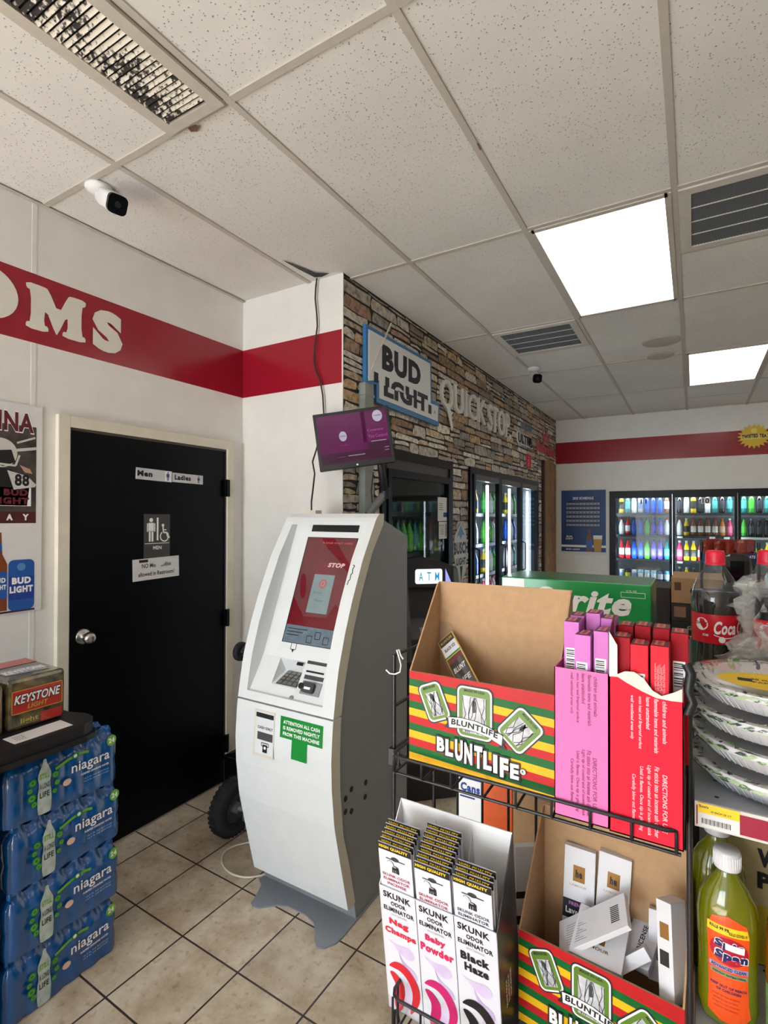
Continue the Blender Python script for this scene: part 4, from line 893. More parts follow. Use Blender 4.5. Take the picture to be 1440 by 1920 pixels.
for (i, k), s_ in rows.items():
    for j, kd in enumerate(s_.split()):
        kd = 'can_silver' if kd == 'silver' else kd
        x = DX[i]+.075+j*.077
        stock(kd, (x, YB+.20+.01*random.random(), SHZ[k]+.0005), '%s %s on the %s shelf behind back wall cooler door %s' % (kd.replace('can_', ''), 'can' if kd[:3] == 'can' else 'bottle', ORD[k], ['eleven', 'ten', 'nine'][i]), '%s drinks behind cooler door %s, %s shelf' % (kd, ['eleven', 'ten', 'nine'][i], ORD[k]), 1.15 if k == 2 else (1.28 if k == 0 else 1.0))
area('cooler_light', ((cx0+cx1)/2, YB+.075, 1.88), (math.radians(35), 0, 0), cx1-cx0-.2, .04, 9, (.85, .94, 1.0))
area('cooler_light', ((cx0+cx1)/2-1.0, YB+.075, 1.1), (PI/2, 0, 0), 1.9, .03, 4, (.85, .94, 1.0))
# --- stone wall coolers
def side_cooler(name, label, y0, y1, nd, lit):
    c = thing(name, label, 'cooler', (XI, (y0+y1)/2, 0)); zt = 2.02; D = .70
    bb = W(c)
    for q in ((XI-D-.02, XI-D, y0, y1, .12, zt), (XI-D, XI-.06, y0, y0+.02, .12, zt), (XI-D, XI-.06, y1-.02, y1, .12, zt), (XI-D, XI-.06, y0, y1, .10, .12), (XI-D, XI-.06, y0, y1, zt, zt+.02)): bb.box(*q, M_ci)
    bb.build('liner', c)
    bb = W(c)
    for q in ((y0, y0+.06, .12, zt), (y1-.06, y1, .12, zt), (y0+.06, y1-.06, zt-.06, zt), (y0+.06, y1-.06, .12, .18)): bb.box(XI-.06, XI+.02, q[0], q[1], q[2], q[3], M_cf)
    bb.build('outer_frame', c)
    if nd == 1:
        bb = W(c); bb.box(XI-.02, XI+.008, y0+.06, y1-.06, zt-.13, zt-.06, M_cf2); bb.build('header_board', c)
    ww = (y1-y0-.12)/nd
    for i in range(nd):
        a, e_ = y0+.06+i*ww, y0+.06+(i+1)*ww; top = zt-.13 if nd == 1 else zt-.06
        bb = W(c)
        for q in ((a+.001, a+.045, .18, top), (e_-.045, e_-.001, .18, top), (a+.045, e_-.045, .18, .25), (a+.045, e_-.045, top-.05, top)): bb.box(XI-.01, XI+.03, q[0], q[1], q[2], q[3], M_cf if q[1]-q[0] < .1 or nd == 1 else M_cf2)
        dr = bb.build('door', c)
        bb = W(c); bb.quad([(XI+.010, a+.04, .24), (XI+.010, e_-.04, .24), (XI+.010, e_-.04, top-.04), (XI+.010, a+.04, top-.04)], M_cg); bb.build('door_glass', dr)
        bb = W(c); bb.tube([(XI+.03, a+.022, 1.0), (XI+.07, a+.022, 1.02), (XI+.07, a+.022, 1.3), (XI+.03, a+.022, 1.32)], .007, M_cf); bb.build('handle', dr)
        if lit:
            bb = W(c); bb.cyl((XI-.10, e_-.02, .25), (XI-.10, e_-.02, 1.90), .014, M_led, n=8); bb.build('light_tube', c)
            area('cooler_light', (XI-.085, e_-.05, 1.05), (PI/2, 0, math.radians(140)), .03, 1.6, 3, (.85, .94, 1.0))
        for k, z in enumerate((1.62, 1.32, 1.02, .72, .42)):
            bb = W(c); bb.box(XI-.62, XI-.14, a+.01, e_-.01, z-.012, z, M_sh); bb.rect(fy(XI-.139, 0, 0), a+.02, z-.03, e_-.02, z+.002, M_sh, 1); bb.build('shelf', c)
    return c, ww
c1, _ = side_cooler('glass_door_cooler', 'single door glass cooler with green bottles behind the monitor arm', D1[0], D1[1], 1, False)
sc_, ww = side_cooler('display_cooler', 'three door glass cooler with bright light tubes in stone print wall', D2[0], D2[1], 3, True)
SZ = (1.62, 1.32, 1.02, .72, .42)
for k in (1, 2, 3):
    for j in range(10): stock('green' if (j+k) % 3 else 'teal', (XI-.20, D1[0]+.12+j*.092, SZ[k]+.0005), '%s bottle on the %s shelf of the single door cooler' % ('green' if (j+k) % 3 else 'teal', ['top', 'upper', 'middle', 'lower'][k]), '%s bottles in the single door cooler' % ('green' if (j+k) % 3 else 'teal'), 1.1)
pr = [['yellow', 'yellow', 'white', 'green', 'white', 'yellow'], ['blue', 'teal', 'white', 'blue', 'teal', 'white'], ['white', 'blue', 'white', 'teal', 'can_cyan', 'blue'], ['blue', 'white', 'can_silver', 'can_navy', 'teal', 'white'], ['white', 'can_silver', 'blue', 'can_cyan', 'white', 'teal']]
pr2 = [['green', 'teal', 'white', 'green', 'white', 'teal'], ['green', 'yellow', 'green', 'white', 'yellow', 'green'], ['yellow', 'green', 'white', 'green', 'teal', 'white'], ['pink', 'purple', 'pink', 'white', 'pink', 'purple'], ['orange', 'yellow', 'pink', 'orange', 'white', 'yellow']]
for i in range(3):
    for k in range(5):
        for j in range(6):
            if i == 2 and j > 3: continue
            kd = (pr if i != 1 else pr2)[k][j]
            stock(kd, (XI-.19, D2[0]+.06+i*ww+.12+j*.095, SZ[k]+.0005), '%s %s on the %s shelf of the three door cooler, %s door' % (kd.replace('can_', ''), 'can' if kd[:3] == 'can' else 'bottle', ORD[k], ['nearest', 'middle', 'farthest'][i]), 'drinks behind the %s door of the stone wall cooler' % ['nearest', 'middle', 'farthest'][i], 1.1)
for nm, lab, p, z0, z1, art in (('door_notice', 'white printed notice with blue box on single cooler door glass', (3.56, 3.74), 1.555, 1.735, 1), ('door_notice', 'lower white notice with barcode on single cooler door glass', (3.58, 3.74), 1.42, 1.55, 2)):
    b = MB(); F = fy(XI+.0135, 0, 0); b.box(XI+.0125, XI+.0135, p[0], p[1], z0, z1, M_paper)
    if art == 1: b.rect(F, p[0]+.10, z0+.03, p[1]-.005, z0+.065, M_blu, 1)
    else: [b.rect(F, p[1]-.05, z0+.02+.012*i, p[1]-.02, z0+.026+.012*i, M_ink, 1) for i in range(8)]; b.text(F, 'NOTICE', p[0]+.05, z1-.03, .08, .015, M_ink, 2)
    for i in range(4): b.rect(F, p[0]+.02, z1-.05-.015*i, p[0]+.09, z1-.046-.015*i, M_dgrey, 1)
    tag(b.build(nm), lab, 'notice')
# schedule poster on the back wall
b = MB(); F = fx(0, YB-.004, 0); M_pb = mat('poster_blue', (14, 62, 128), .4, var=.25, scale=5); M_pb2 = mat('poster_navy', (10, 36, 86), .4)
b.box(-1.600, -.995, YB-.004, YB-.001, 1.075, 1.972, M_paper); b.rect(F, -1.585, 1.115, -1.01, 1.955, M_pb, 1)
b.text(F, '2025 SCHEDULE', -1.30, 1.845, .27, .035, M_W, 2, bold=.04); b.rect(F, -1.50, 1.44, -1.10, 1.81, M_pb2, 2)
for k in range(6):
    z = 1.755-.058*k; b.rect(F, -1.515, z, -1.09, z+.026, mat('poster_row_grey', (176, 184, 196), .5), 3)
    for j in range(9): b.rect(F, -1.505+.046*j, z+.008, -1.475+.046*j, z+.018, M_pb2, 4)
b.rect(F, -1.545, 1.27, -1.41, 1.34, M_pb2, 2); b.text(F, 'BUD', -1.478, 1.32, .08, .022, M_W, 3, bold=.04); b.text(F, 'LIGHT', -1.478, 1.29, .10, .022, M_W, 3, bold=.04)
b.rect(F, -1.585, 1.175, -1.01, 1.205, M_W, 2); b.text(F, 'BUD LIGHT', -1.43, 1.145, .18, .02, M_W, 3, bold=.04)
b.poly(F, [(-1.26, 1.12), (-1.18, 1.12), (-1.18, 1.30), (-1.205, 1.36), (-1.205, 1.42), (-1.235, 1.42), (-1.235, 1.36), (-1.26, 1.30)], M_amb, 5); b.rect(F, -1.258, 1.16, -1.182, 1.28, M_can, 6)
b.poly(F, [(-1.155, 1.12), (-1.07, 1.12), (-1.055, 1.33), (-1.17, 1.33)], mat('beer_gold', (200, 150, 50), .4), 5); b.poly(F, [(-1.168, 1.29), (-1.058, 1.29), (-1.055, 1.34), (-1.17, 1.34)], M_W, 6)
tag(b.build('schedule_poster'), 'blue schedule poster with beer bottle and glass left of back coolers', 'poster')
# tea sign
ts = thing('tea_sign', 'yellow sunburst tea sign on the red band of the back wall', 'sign', (.615, YB, 2.55))
pts = []
for i in range(40):
    a = 2*PI*i/40; r = .155 if i % 2 == 0 else .115; pts.append((.615+r*math.cos(a)*1.08, 2.545+r*math.sin(a)*.95))
b = W(ts); b.prism(fx(0, YB, 0), pts, .003, .014, mat('sunburst_yellow', (236, 196, 40), .35)); b.build('sunburst', ts)
b = W(ts); b.poly(fx(0, YB-.014, 0), [(.49, 2.51), (.74, 2.51), (.74, 2.57), (.49, 2.57)], mat('pale_yellow', (246, 220, 110), .4), 1); b.text(fx(0, YB-.014, 0), 'TWISTED TEA', .615, 2.542, .24, .045, M_ink, 3, bold=.06, arc=.008); b.disc(fx(0, YB-.014, 0), .615, 2.61, .03, mat('lemon_ink', (250, 230, 120), .4), 2); b.build('sign_lettering', ts)
#PART3

# ================================================================== WIRE RACK (foreground)
RX0, RX1, RY0, RY1 = -.541, -.007, .954, 1.150
rack = thing('wire_rack', 'black wire display rack with two baskets full of incense boxes', 'display rack', (-.25, 1.0, 0))
def wires(name, segs, r=.0028):
    b = W(rack)
    for p in segs: b.tube(p, r, M_wire, 8)
    return b.build(name, rack)
for nm, x, y, zt in (('post', RX0, RY0, 1.298), ('post', RX0, RY1, 1.298), ('post', RX1, RY0, 1.355), ('post', RX1, RY1, 1.355)):
    wires(nm, [[(x, y, .0), (x, y, zt)]], .0045)
for z in (1.296, 1.190, 1.10, .62, .15): wires('side_bar', [[(RX0, RY0, z), (RX0, RY1, z-.003)]], .0035)
for z in (1.352, 1.28, 1.20, 1.10, .9, .62, .4, .15): wires('side_bar', [[(RX1, RY0, z), (RX1, RY1, z)]], .0035)
for k in range(1, 6): wires('side_wire', [[(RX1, RY0+.032*k, .15), (RX1, RY0+.032*k, 1.352)]], .0035)
for z in (1.1, .6, .15): wires('back_bar', [[(RX0, RY1, z), (RX1, RY1, z)]], .003)
for k in range(1, 8): wires('back_wire', [[(RX0+.061*k, RY1, .1), (RX0+.061*k, RY1, 1.10)]], .003)
def basket(name, zr, zf, yr0, depth_):
    x0, x1, y0, y1 = -.499, RX1-.010, yr0, RY1-.004
    r_ = .018
    P = [(x0, y1, zr), (x0, y0+r_, zr), (x0+.006, y0+.006, zr), (x0+r_, y0, zr), (x1-r_, y0, zr), (x1-.006, y0+.006, zr), (x1, y0+r_, zr), (x1, y1, zr)]
    o = wires(name, [P], .0032)
    b = W(rack); N = 9
    for k in range(N):
        x = x0+.006+(x1-x0-.012)*k/(N-1)
        b.tube([(x, y0, zr), (x, y0, zf+.004), (x, y0+.006, zf), (x, y1, zf), (x, y1, zr)], .0024, M_wire, 6)
    b.build('basket_wires', o)
    b = W(rack)
    for yy in (y0+.012, (y0+y1)/2, y1): b.tube([(x0, yy, zf-.004), (x1, yy, zf-.004)], .0028, M_wire, 6)
    for xx in (x0, x1):
        for yy in (y0+.03, (y0+y1)/2, y1): b.tube([(xx, yy, zr), (xx, yy, zf-.004)], .0026, M_wire, 6)
    b.build('basket_cross_wires', o)
basket('upper_basket', 1.131, 1.098, .868, 0)
basket('lower_basket', .676, .600, .866, 0)
for yy in (RY0, RY1):
    b = W(rack); b.box(RX0-.008, RX0+.008, yy-.010, yy+.010, 1.070, 1.104, M_wire); b.tube([(RX0, yy, 1.09), (-.499, yy-.02, 1.10)], .004, M_wire, 8); b.build('clip', rack)
for z in (.60, 1.10): wires('hanger', [[(RX0, RY0, z), (-.499, .90, z)]], .0035)
# torn zip tie ends
t = thing('zip_tie', 'cut white zip tie looped round the top of the left rack post', 'zip tie', (RX0, RY0, 1.30))
b = W(t); b.tube([onY(724, 1256, .95), onY(731, 1263, 0.947), onY(741, 1264, 0.943), onY(750, 1260, 0.943), onY(752, 1247, 0.943), onY(748, 1232, 0.942), onY(744, 1219, 0.941), onY(748, 1218, 0.945), onY(751, 1228, 0.945), onY(756, 1236, 0.945)], .0016, M_W, 6); b.build('tie_loop', t)

# ---- cardboard display tray printed with stripes
M_st_r = mat('stripe_red', (192, 30, 36), .4, spec=.2, var=.1); M_st_g = mat('stripe_green', (16, 100, 42), .4, spec=.2, var=.1); M_st_y = mat('stripe_yellow', (236, 182, 28), .4, spec=.2, var=.08)
M_olive = mat('badge_olive', (92, 128, 34), .4); M_bw = mat('badge_pale_print', (214, 216, 220), .5, col2=(170, 172, 178), scale=60)
def badge(b, F, cx, cy, w_, h_, ang, L=4):
    b.poly(F, rrot(cx-w_/2-.004, cy-h_/2-.004, cx+w_/2+.004, cy+h_/2+.004, .012, ang), M_ink, L); b.poly(F, rrot(cx-w_/2-.0015, cy-h_/2-.0015, cx+w_/2+.0015, cy+h_/2+.0015, .010, ang), M_W, L+1)
    b.poly(F, rrot(cx-w_/2+.0015, cy-h_/2+.0015, cx+w_/2-.0015, cy+h_/2-.0015, .008, ang), M_olive, L+2); c, s_ = math.cos(ang), math.sin(ang)
    def q(x, y): return (cx+c*x-s_*y, cy+s_*x+c*y)
    a, d = w_/2-.009, h_/2-.010; up = -.003
    b.poly(F, [q(-a, -d+up), q(a, -d+up), q(a, d+up-.002), q(-a, d+up-.002)], M_bw, L+3)
    rs = random.Random(3)
    for _ in range(8):
        x0 = rs.uniform(-a, a)*.8; pts = [q(x0, -d+up+.001)]
        for k in range(1, 5): x0 = max(-a, min(a, x0+rs.uniform(-.009, .009))); pts.append(q(x0, -d+up+.001+(2*d-.004)*k/4))
        b.line(F, pts, .0013, M_dgrey, L+4)
    b.poly(F, [q(-.002, 0), q(.003, .002), q(.003, d*.6), q(-.002, d*.7), q(-.004, d*.4)], M_dgrey, L+4)
    mx_, my_ = q(0, h_/2-.0055); b.text(F, 'MADE IN USA', mx_, my_, w_*.62, .005, M_ink, L+4, rot=ang, bold=.02)
def display_tray(loc, rz, label, w_=.274, d_=.137, hf=.168, hb=.325):
    t = thing('display_tray', label, 'cardboard box', loc, rz)
    th = .003
    b = MB(); b.box(0, w_, 0, d_, 0, th, M_card); b.box(.012, w_-.012, .016, d_-.004, -.012, 0, M_card); b.build('tray_base', t)
    b = MB(); b.box(0, w_, d_-th, d_, 0, hb, M_card); b.build('back_panel', t)
    for nm, x in (('side_panel', 0), ('side_panel', w_-th)):
        b = MB(); b.prism(frame((x, 0, 0), (0, 1, 0), (0, 0, 1)), [(0, 0), (d_, 0), (d_, hb), (d_*.9, hb*.985), (0, hf)], 0, th, M_card); b.build(nm, t)
    b = MB(); b.box(0, w_, 0, th, 0, hf, M_card); F = fx(0, -.0002, 0)
    seq = [M_st_r, M_st_g, M_st_y]; n = 12; hh = hf/n
    # stripes fall gently to the right
    for k in range(n+3):
        zt = hf-k*hh*1.0; drop = .012
        P = [(0, zt-hh), (w_, zt-hh-drop), (w_, zt-drop), (0, zt)]
        P = clip_half(clip_half(P, 0, 1, 0), 0, -1, hf)
        if len(P) > 2: b.poly(F, P, seq[k % 3], 1)
    b.rect(F, 0, hf-.013, w_, hf, M_st_r, 1.5)
    badge(b, F, .053, .118, .043, .066, .40); badge(b, F, .132, .112, .062, .088, 0, 5); badge(b, F, .214, .098, .052, .064, -.72)
    # ribbon and lettering
    b.poly(F, [(.076, .095), (.086, .094), (.086, .076), (.074, .076), (.080, .086)], M_ink, 9.5); b.poly(F, [(.178, .080), (.190, .076), (.186, .068), (.192, .060), (.178, .062)], M_ink, 9.5)
    rb = [(.082, .096), (.108, .099), (.135, .098), (.160, .092), (.184, .083), (.182, .066), (.160, .075), (.135, .080), (.108, .081), (.084, .078)]
    b.poly(F, [(x+(-.0012 if x < .13 else .0012), z+(.0012 if i < 5 else -.0012)) for i, (x, z) in enumerate(rb)], M_ink, 10); b.poly(F, rb, M_W, 10.5)
    b.text(F, 'BLUNTLIFE', .132, .0855, .088, .011, M_ink, 12, bold=.04, rot=-.09, arc=.003)
    word = 'BLUNTLIFE'; xs = [.067, .084, .103, .121, .140, .157, .171, .187, .205]; hs = [.026, .030, .038, .038, .040, .032, .032, .034, .026]; zz = [.043, .040, .040, .038, .036, .034, .032, .029, .027]
    for ch, x, h_, z in zip(word, xs, hs, zz):
        ww_ = .0075 if ch == 'I' else .0150
        b.text(F, ch, x, z, ww_+.006, h_+.006, M_ink, 11, bold=.12); b.text(F, ch, x, z, ww_, h_, M_W, 12, bold=.05)
    b.disc(F, .2195, .030, .0055, M_ink, 11); b.disc(F, .2195, .030, .0046, M_W, 12); b.text(F, 'R', .2195, .030, .004, .0055, M_ink, 13)
    b.build('front_panel', t)
    return t
display_tray((-.470, .888, 1.124), 0, 'brown cardboard incense tray with striped front in the upper rack basket')
display_tray((-.287, .985, .640), -.10, 'striped cardboard incense tray holding white boxes in lower basket', hb=.345)
# single packet leaning in the upper tray
def dirv(a, b_): return (Vector(b_)-Vector(a))
pk = thing('incense_packet', 'single black incense packet in clear sleeve leaning in striped tray', 'incense packet', (-.40, .95, 1.115))
p_tl, p_tr = Vector(onY(821, 1206, 1.005)), Vector(onY(846, 1184, 1.012)); p_b = Vector(onY(878, 1275, .94))
pu = (p_tr-p_tl); pw = .040; pu.normalize(); pd = (p_b-p_tl); pd = (pd-pu*pd.dot(pu)).normalized()
FP = (p_tl, pu, -pd, pu.cross(-pd).normalized())
if FP[3].y > 0: pass
b = W(pk); b.obox(FP, 0, pw, -.20, 0, -.004, 0, M_yel); F = FP
b.rect(F, .0015, -.0185, pw-.0015, -.0015, M_ink, 1); b.rect(F, .0015, -.046, pw-.0015, -.0185, M_W, 1); b.rect(F, 0, -.050, pw, -.046, M_grn, 2); b.rect(F, .0015, -.199, pw-.0015, -.052, M_ink, 1)
b.rect(F, .0015, -.066, pw-.0015, -.054, mat('packet_dark_red', (110, 14, 22), .35), 2)
b.text(F, 'BLUNTLIFE', pw/2, -.010, .030, .006, M_yel, 3); b.text(F, 'BLACK ICE', pw/2, -.031, .027, .008, M_ink, 3, bold=.04)
for k, t_ in enumerate(('BLUNT', 'LIFE', 'BLUNT')): b.text(F, t_, pw/2, -.085-.028*k, .030, .012, M_W, 3, bold=.04, shear=.2)
b.build('printed_card', pk)
M_film = glassy('clear_film', (250, 250, 252), .95, .10, .05, (235, 235, 240), .08)
b = W(pk)
rs = random.Random(5); G = []
for j in range(9):
    row = []
    for i in range(6):
        x = -.003+(pw+.006)*i/5; y = .055-.26*j/8
        sp = 1+max(0, y)*6; x = pw/2+(x-pw/2)*(1.25 if y > .02 else 1)*(1 if y < .045 else .5)
        z = .003+rs.uniform(-.004, .008)*(1 if y > -.01 else .2); row.append(FP[0]+FP[1]*x+FP[2]*y+FP[3]*z)
    G.append(row)
b.add([p for r in G for p in r], [(j*6+i, j*6+i+1, (j+1)*6+i+1, (j+1)*6+i) for j in range(8) for i in range(5)], M_film); b.build('clear_sleeve', pk)

# ---- pink and red incense cartons
def lean(t): return t
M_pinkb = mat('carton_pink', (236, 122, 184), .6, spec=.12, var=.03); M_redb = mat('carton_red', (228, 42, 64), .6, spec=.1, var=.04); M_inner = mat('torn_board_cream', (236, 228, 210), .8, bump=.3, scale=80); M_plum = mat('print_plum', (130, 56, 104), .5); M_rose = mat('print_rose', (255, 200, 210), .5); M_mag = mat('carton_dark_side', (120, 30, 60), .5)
words1 = ['children and animals', 'flammable items and materials', 'leave unattended', 'onto heat and fireproof surface', 'well ventilated areas only']
words2 = ['DIRECTIONS FOR USE', 'Fit sticks into an incense ash catcher', 'Light tip of coated end of incense stick', 'Until it flames. Once tip is glowing', 'Carefully blow out flame.']
def carton(x0, x1, zt, z0, m, mt, label, rip, nm):
    t = thing('incense_carton', label, 'incense carton', (x0, .872, z0)); w_, h_, d_ = x1-x0, zt-z0, .115
    b = MB(); b.box(0, w_, 0, d_, 0, .002, m); b.box(0, w_, d_-.0015, d_, 0, h_+(.06 if not rip else .035), M_inner)
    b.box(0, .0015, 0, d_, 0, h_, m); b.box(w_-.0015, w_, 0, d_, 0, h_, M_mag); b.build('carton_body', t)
    b = MB()
    if rip:
        top = [(0, h_), (w_*.12, h_+.001), (w_*.25, h_-.006), (w_*.45, h_-.015), (w_*.65, h_-.022), (w_*.85, h_-.023), (w_, h_-.022)]
        lip = [(0, h_), (w_*.10, h_+.004), (w_*.22, h_+.011), (w_*.35, h_+.012), (w_*.48, h_+.004), (w_*.6, h_-.012), (w_*.72, h_-.018), (w_*.88, h_-.010), (w_, h_-.002)]
        b.prism(fx(0, .0015, 0), [(0, 0), (w_, 0)]+[(x, z) for x, z in reversed(lip)], 0, .0008, M_inner)
        b.prism(fx(0, .0008, 0), [(0, 0), (w_, 0)]+[(x, z) for x, z in reversed(top)], 0, .0008, m)
    else: b.box(0, w_, 0, .0015, 0, h_, m)
    F = fx(0, -.0002, 0)
    for k, t_ in enumerate(words1): b.text(F, t_, w_*(.72-.11*k)+.004, h_-.018-[.040, .047, .030, .046, .040][k]/1+.02-(.018 if rip else 0), [.062, .080, .048, .078, .066][k], .0058, mt, 2, rot=-PI/2, bold=.012, shear=.15)
    for k, t_ in enumerate(words2): b.text(F, t_, w_*(.80-.105*k)-.004, .062, [.085, .104, .104, .096, .068][k], .0062, mt, 2, rot=-PI/2, bold=.012, shear=.15)
    b.build('front_panel', t); return t
carton(-.1955, -.1135, 1.344, 1.106, M_pinkb, M_plum, 'tall pink open incense carton with sideways directions text', False, 'pink')
carton(-.1130, -.0135, 1.341, 1.104, M_redb, M_rose, 'tall red incense carton with torn cream top edge', True, 'red')
t = thing('torn_divider', 'white cardboard divider flap standing between the pink and red cartons', 'cardboard flap', (-.115, .90, 1.33))
b = W(t); b.prism(frame((-.1150, .874, 1.30), (0, 1, 0), (0, 0, 1)), [(0, 0), (.062, 0), (.062, .125), (.05, .12), (.0, .105)], 0, .0012, mat('divider_dark_pink', (150, 60, 90), .5)); b.prism(fx(-.1130, .874, 1.30), [(0, 0), (.0115, 0), (.0115, .090), (.0, .110)], 0, .001, M_W); b.build('flap', t)
def sbox(x, y, zt, w_, m, top, label, rz=0, bar=True, h_=.20, txt=None):
    t = thing('incense_box', label, 'incense box', (x, y, zt-h_), rz)
    dd = .042; b = MB(); b.box(0, w_, 0, dd, 0, h_, m); F = fx(0, -.0002, 0)
    if bar:
        b.rect(F, w_*.12, h_-.092, w_*.82, h_-.043, M_W, 1)
        for i, q in enumerate((.046, .0495, .052, .056, .061, .064, .0685, .073, .076, .081)): b.rect(F, w_*.16, h_-q-(.0012 if i % 2 else .002), w_*.70, h_-q, M_ink, 2)
    if txt:
        for k in range(7): b.text(F, txt[k % len(txt)], w_*(.78-.085*k), h_-.052, .052-.005*(k % 3), .0017, M_rose, 1, rot=-PI/2, bold=0)
        b.rect(F, w_*.40, h_-.100, w_*.74, h_-.082, M_W, 1); b.rect(F, w_*.44, h_-.098, w_*.70, h_-.084, m, 2)
    b.build('box_body', t, bevel=.0008)
    b = MB(); G = ftop(0, 0, h_+.0004); b.rect(G, 0.001, .001, w_-.001, dd-.001, mat('box_top_dark', (86, 44, 54), .45), 1); b.rect(G, w_*.2, dd*.1, w_*.72, dd*.9, top, 2); b.text(G, 'INCENSE', w_*.46, dd*.5, dd*.6, .005, M_mag, 3, rot=PI/2, bold=.02); b.build('lid', t)
M_lil = mat('box_lilac', (206, 122, 196), .5, spec=.15, var=.03); M_tp = mat('top_pink', (236, 130, 150), .45); M_tr_ = mat('top_salmon', (232, 110, 96), .45); M_rb2 = mat('box_red', (220, 38, 56), .5, spec=.15, var=.04); M_rb3 = mat('box_crimson', (164, 14, 30), .5, spec=.15)
sbox(-.186, .900, 1.414, .0235, M_lil, M_tp, 'lilac incense box with barcode, leftmost in the pink carton', .04)
sbox(-.1660, .882, 1.398, .0245, M_lil, M_tp, 'lilac incense box standing lowest in the pink carton', -.06)
sbox(-.1385, .890, 1.405, .0235, M_lil, M_tp, 'lilac incense box beside the white divider in pink carton', -.03)
sbox(-.184, .9435, 1.417, .0225, M_lil, M_tp, 'lilac incense box behind the leftmost one in pink carton', 0, False)
sbox(-.158, .9400, 1.424, .0225, M_lil, M_tp, 'lilac incense box in the back middle of pink carton', 0, False)
sbox(-.134, .9370, 1.418, .0225, M_lil, M_tp, 'lilac incense box in the back right of pink carton', 0, False)
sbox(-.1090, .888, 1.400, .0240, M_rb3, M_tr_, 'dark red incense box next to the white divider', 0, False, txt=None)
sbox(-.0840, .880, 1.393, .0245, M_rb2, M_tr_, 'bright red incense box with barcode in front of torn carton', 0)
sbox(-.0565, .882, 1.394, .0240, M_rb2, M_tr_, 'red incense box with printed lines and logo in torn carton', -.02, False, txt=['scented sticks made with care', 'twenty sticks net weight'])
sbox(-.0310, .925, 1.408, .0235, M_rb3, M_tr_, 'crimson incense box with barcode at the right corner of carton', 0)
sbox(-.1075, .9330, 1.410, .0230, M_rb3, M_tr_, 'crimson incense box at the back left of red carton', 0, False)
sbox(-.0825, .9330, 1.412, .0230, M_rb3, M_tr_, 'crimson incense box at the back middle of red carton', 0, False)
sbox(-.0560, .9330, 1.411, .0230, M_rb3, M_tr_, 'crimson incense box at the back right of red carton', 0, False)
t = thing('black_bag', 'crumpled black plastic strip hanging on the right rack post', 'plastic strip', (-.006, .89, 1.37))
b = W(t); b.tube([(-.010, .884, 1.372), (-.004, .880, 1.360), (-.008, .878, 1.335), (-.002, .882, 1.318), (-.009, .878, 1.300)], .007, M_blk, 6); b.build('strip', t)

# ---- skunk incense display box and packets (leaning forward a little)
M_sk = mat('packet_white', (222, 222, 232), .35, var=.02); M_smk = mat('smoke_lilac_print', (206, 186, 224), .45, col2=(226, 216, 238), scale=18); M_smk2 = mat('smoke_violet_print', (176, 150, 204), .45, col2=(206, 190, 224), scale=18)
FLAV = [('Nag', 'Champa', (212, 36, 60), (214, 34, 52)), ('Baby', 'Powder', (212, 28, 90), (206, 22, 110)), ('Black', 'Haze', (20, 18, 22), (20, 18, 22))]
def skunk(b, F, cx, cz, s_, L):
    P = lambda l: [(cx+x*s_, cz+y*s_) for x, y in l]
    b.poly(F, chaikin(P([(-.9, .9), (-.4, 1.05), (.1, .8), (.3, .2), (.25, -.1), (-.05, .1), (-.1, .5), (-.45, .8), (-.85, .7)]), 1), M_ink, L); b.line(F, P([(-.75, .85), (-.35, .88), (-.02, .6), (.12, .1)]), .16*s_, M_W, L+1)
    b.poly(F, chaikin(P([(.0, .2), (.5, .35), (.95, .2), (1.05, -.15), (.8, -.35), (.3, -.3), (-.1, -.45), (-.15, -.1)]), 1), M_ink, L+2)
    for x in (-.05, .28, .62, .9): b.poly(F, P([(x-.1, -.2), (x+.1, -.2), (x+.14, -.85), (x-.12, -.85)]), M_ink, L+1)
    b.line(F, P([(.1, .15), (.6, .15)]), .09*s_, M_W, L+3)
def packet(parent, x, y, z, w_, label, group, front=False, h_=.145):
    t = thing('incense_packet', label, 'incense packet', (x, y, z-h_), 0, group, rx=SKR) if parent is None else parent
    b = MB(); b.box(0, w_, 0, .0022, 0, h_, M_sk); F = fx(0, -.0002, 0)
    b.rect(F, 0, h_-.0135, w_, h_, M_ink, 1); b.text(F, 'HIGH QUALITY', w_*.47, h_-.0068, w_*.86, .0068, M_yel, 2, bold=.05)
    b.build('packet_card', t)
    if front:
        b = MB(); b.rect(F, w_*.22, h_-.0300, w_*.78, h_-.0275, M_dgrey, 1); b.disc(F, w_*.5, h_-.027, w_*.12, M_dgrey, 1, .0045); skunk(b, F, w_*.45, h_-.053, .0125, 1)
        for k, t_ in enumerate(('SKUNK ODOR', 'ELIMINATOR', 'INCENSE')): b.text(F, t_, w_*.5, h_-.0745-.0095*k, w_*(.82, .78, .56)[k], .0055, mat('faded_rose_ink', (190, 80, 96), .5) if group != 'C' else M_dgrey, 2, bold=.005)
        b.build('printed_card', t)
    return t
SKR = -.142   # the whole display leans forward
sk = thing('incense_display', 'white three column skunk incense display box leaning in lower basket', 'display box', (-.530, .918, .600), 0, None, rx=0)
sk.rotation_euler = (.150, 0, 0)
cw_ = .0775; BW = cw_*3+.004; hf = .272
b = MB(); b.box(0, BW, .105, .107, 0, .385, M_W); b.box(0, BW, 0, .107, 0, .002, M_paper)
b.build('back_flap', sk)
for k in (1, 2):
    b = MB(); b.prism(frame((2+0*k-2+cw_*k+.001, 0, 0), (0, 1, 0), (0, 0, 1)), [(0.004, 0), (.104, 0), (.104, .365), (.07, .30), (.004, .245)], 0, .0012, M_paper); b.build('divider', sk)
M_skside = mat('smoky_black_print', (34, 34, 38), .35, var=.5, scale=14, col2=(70, 70, 76))
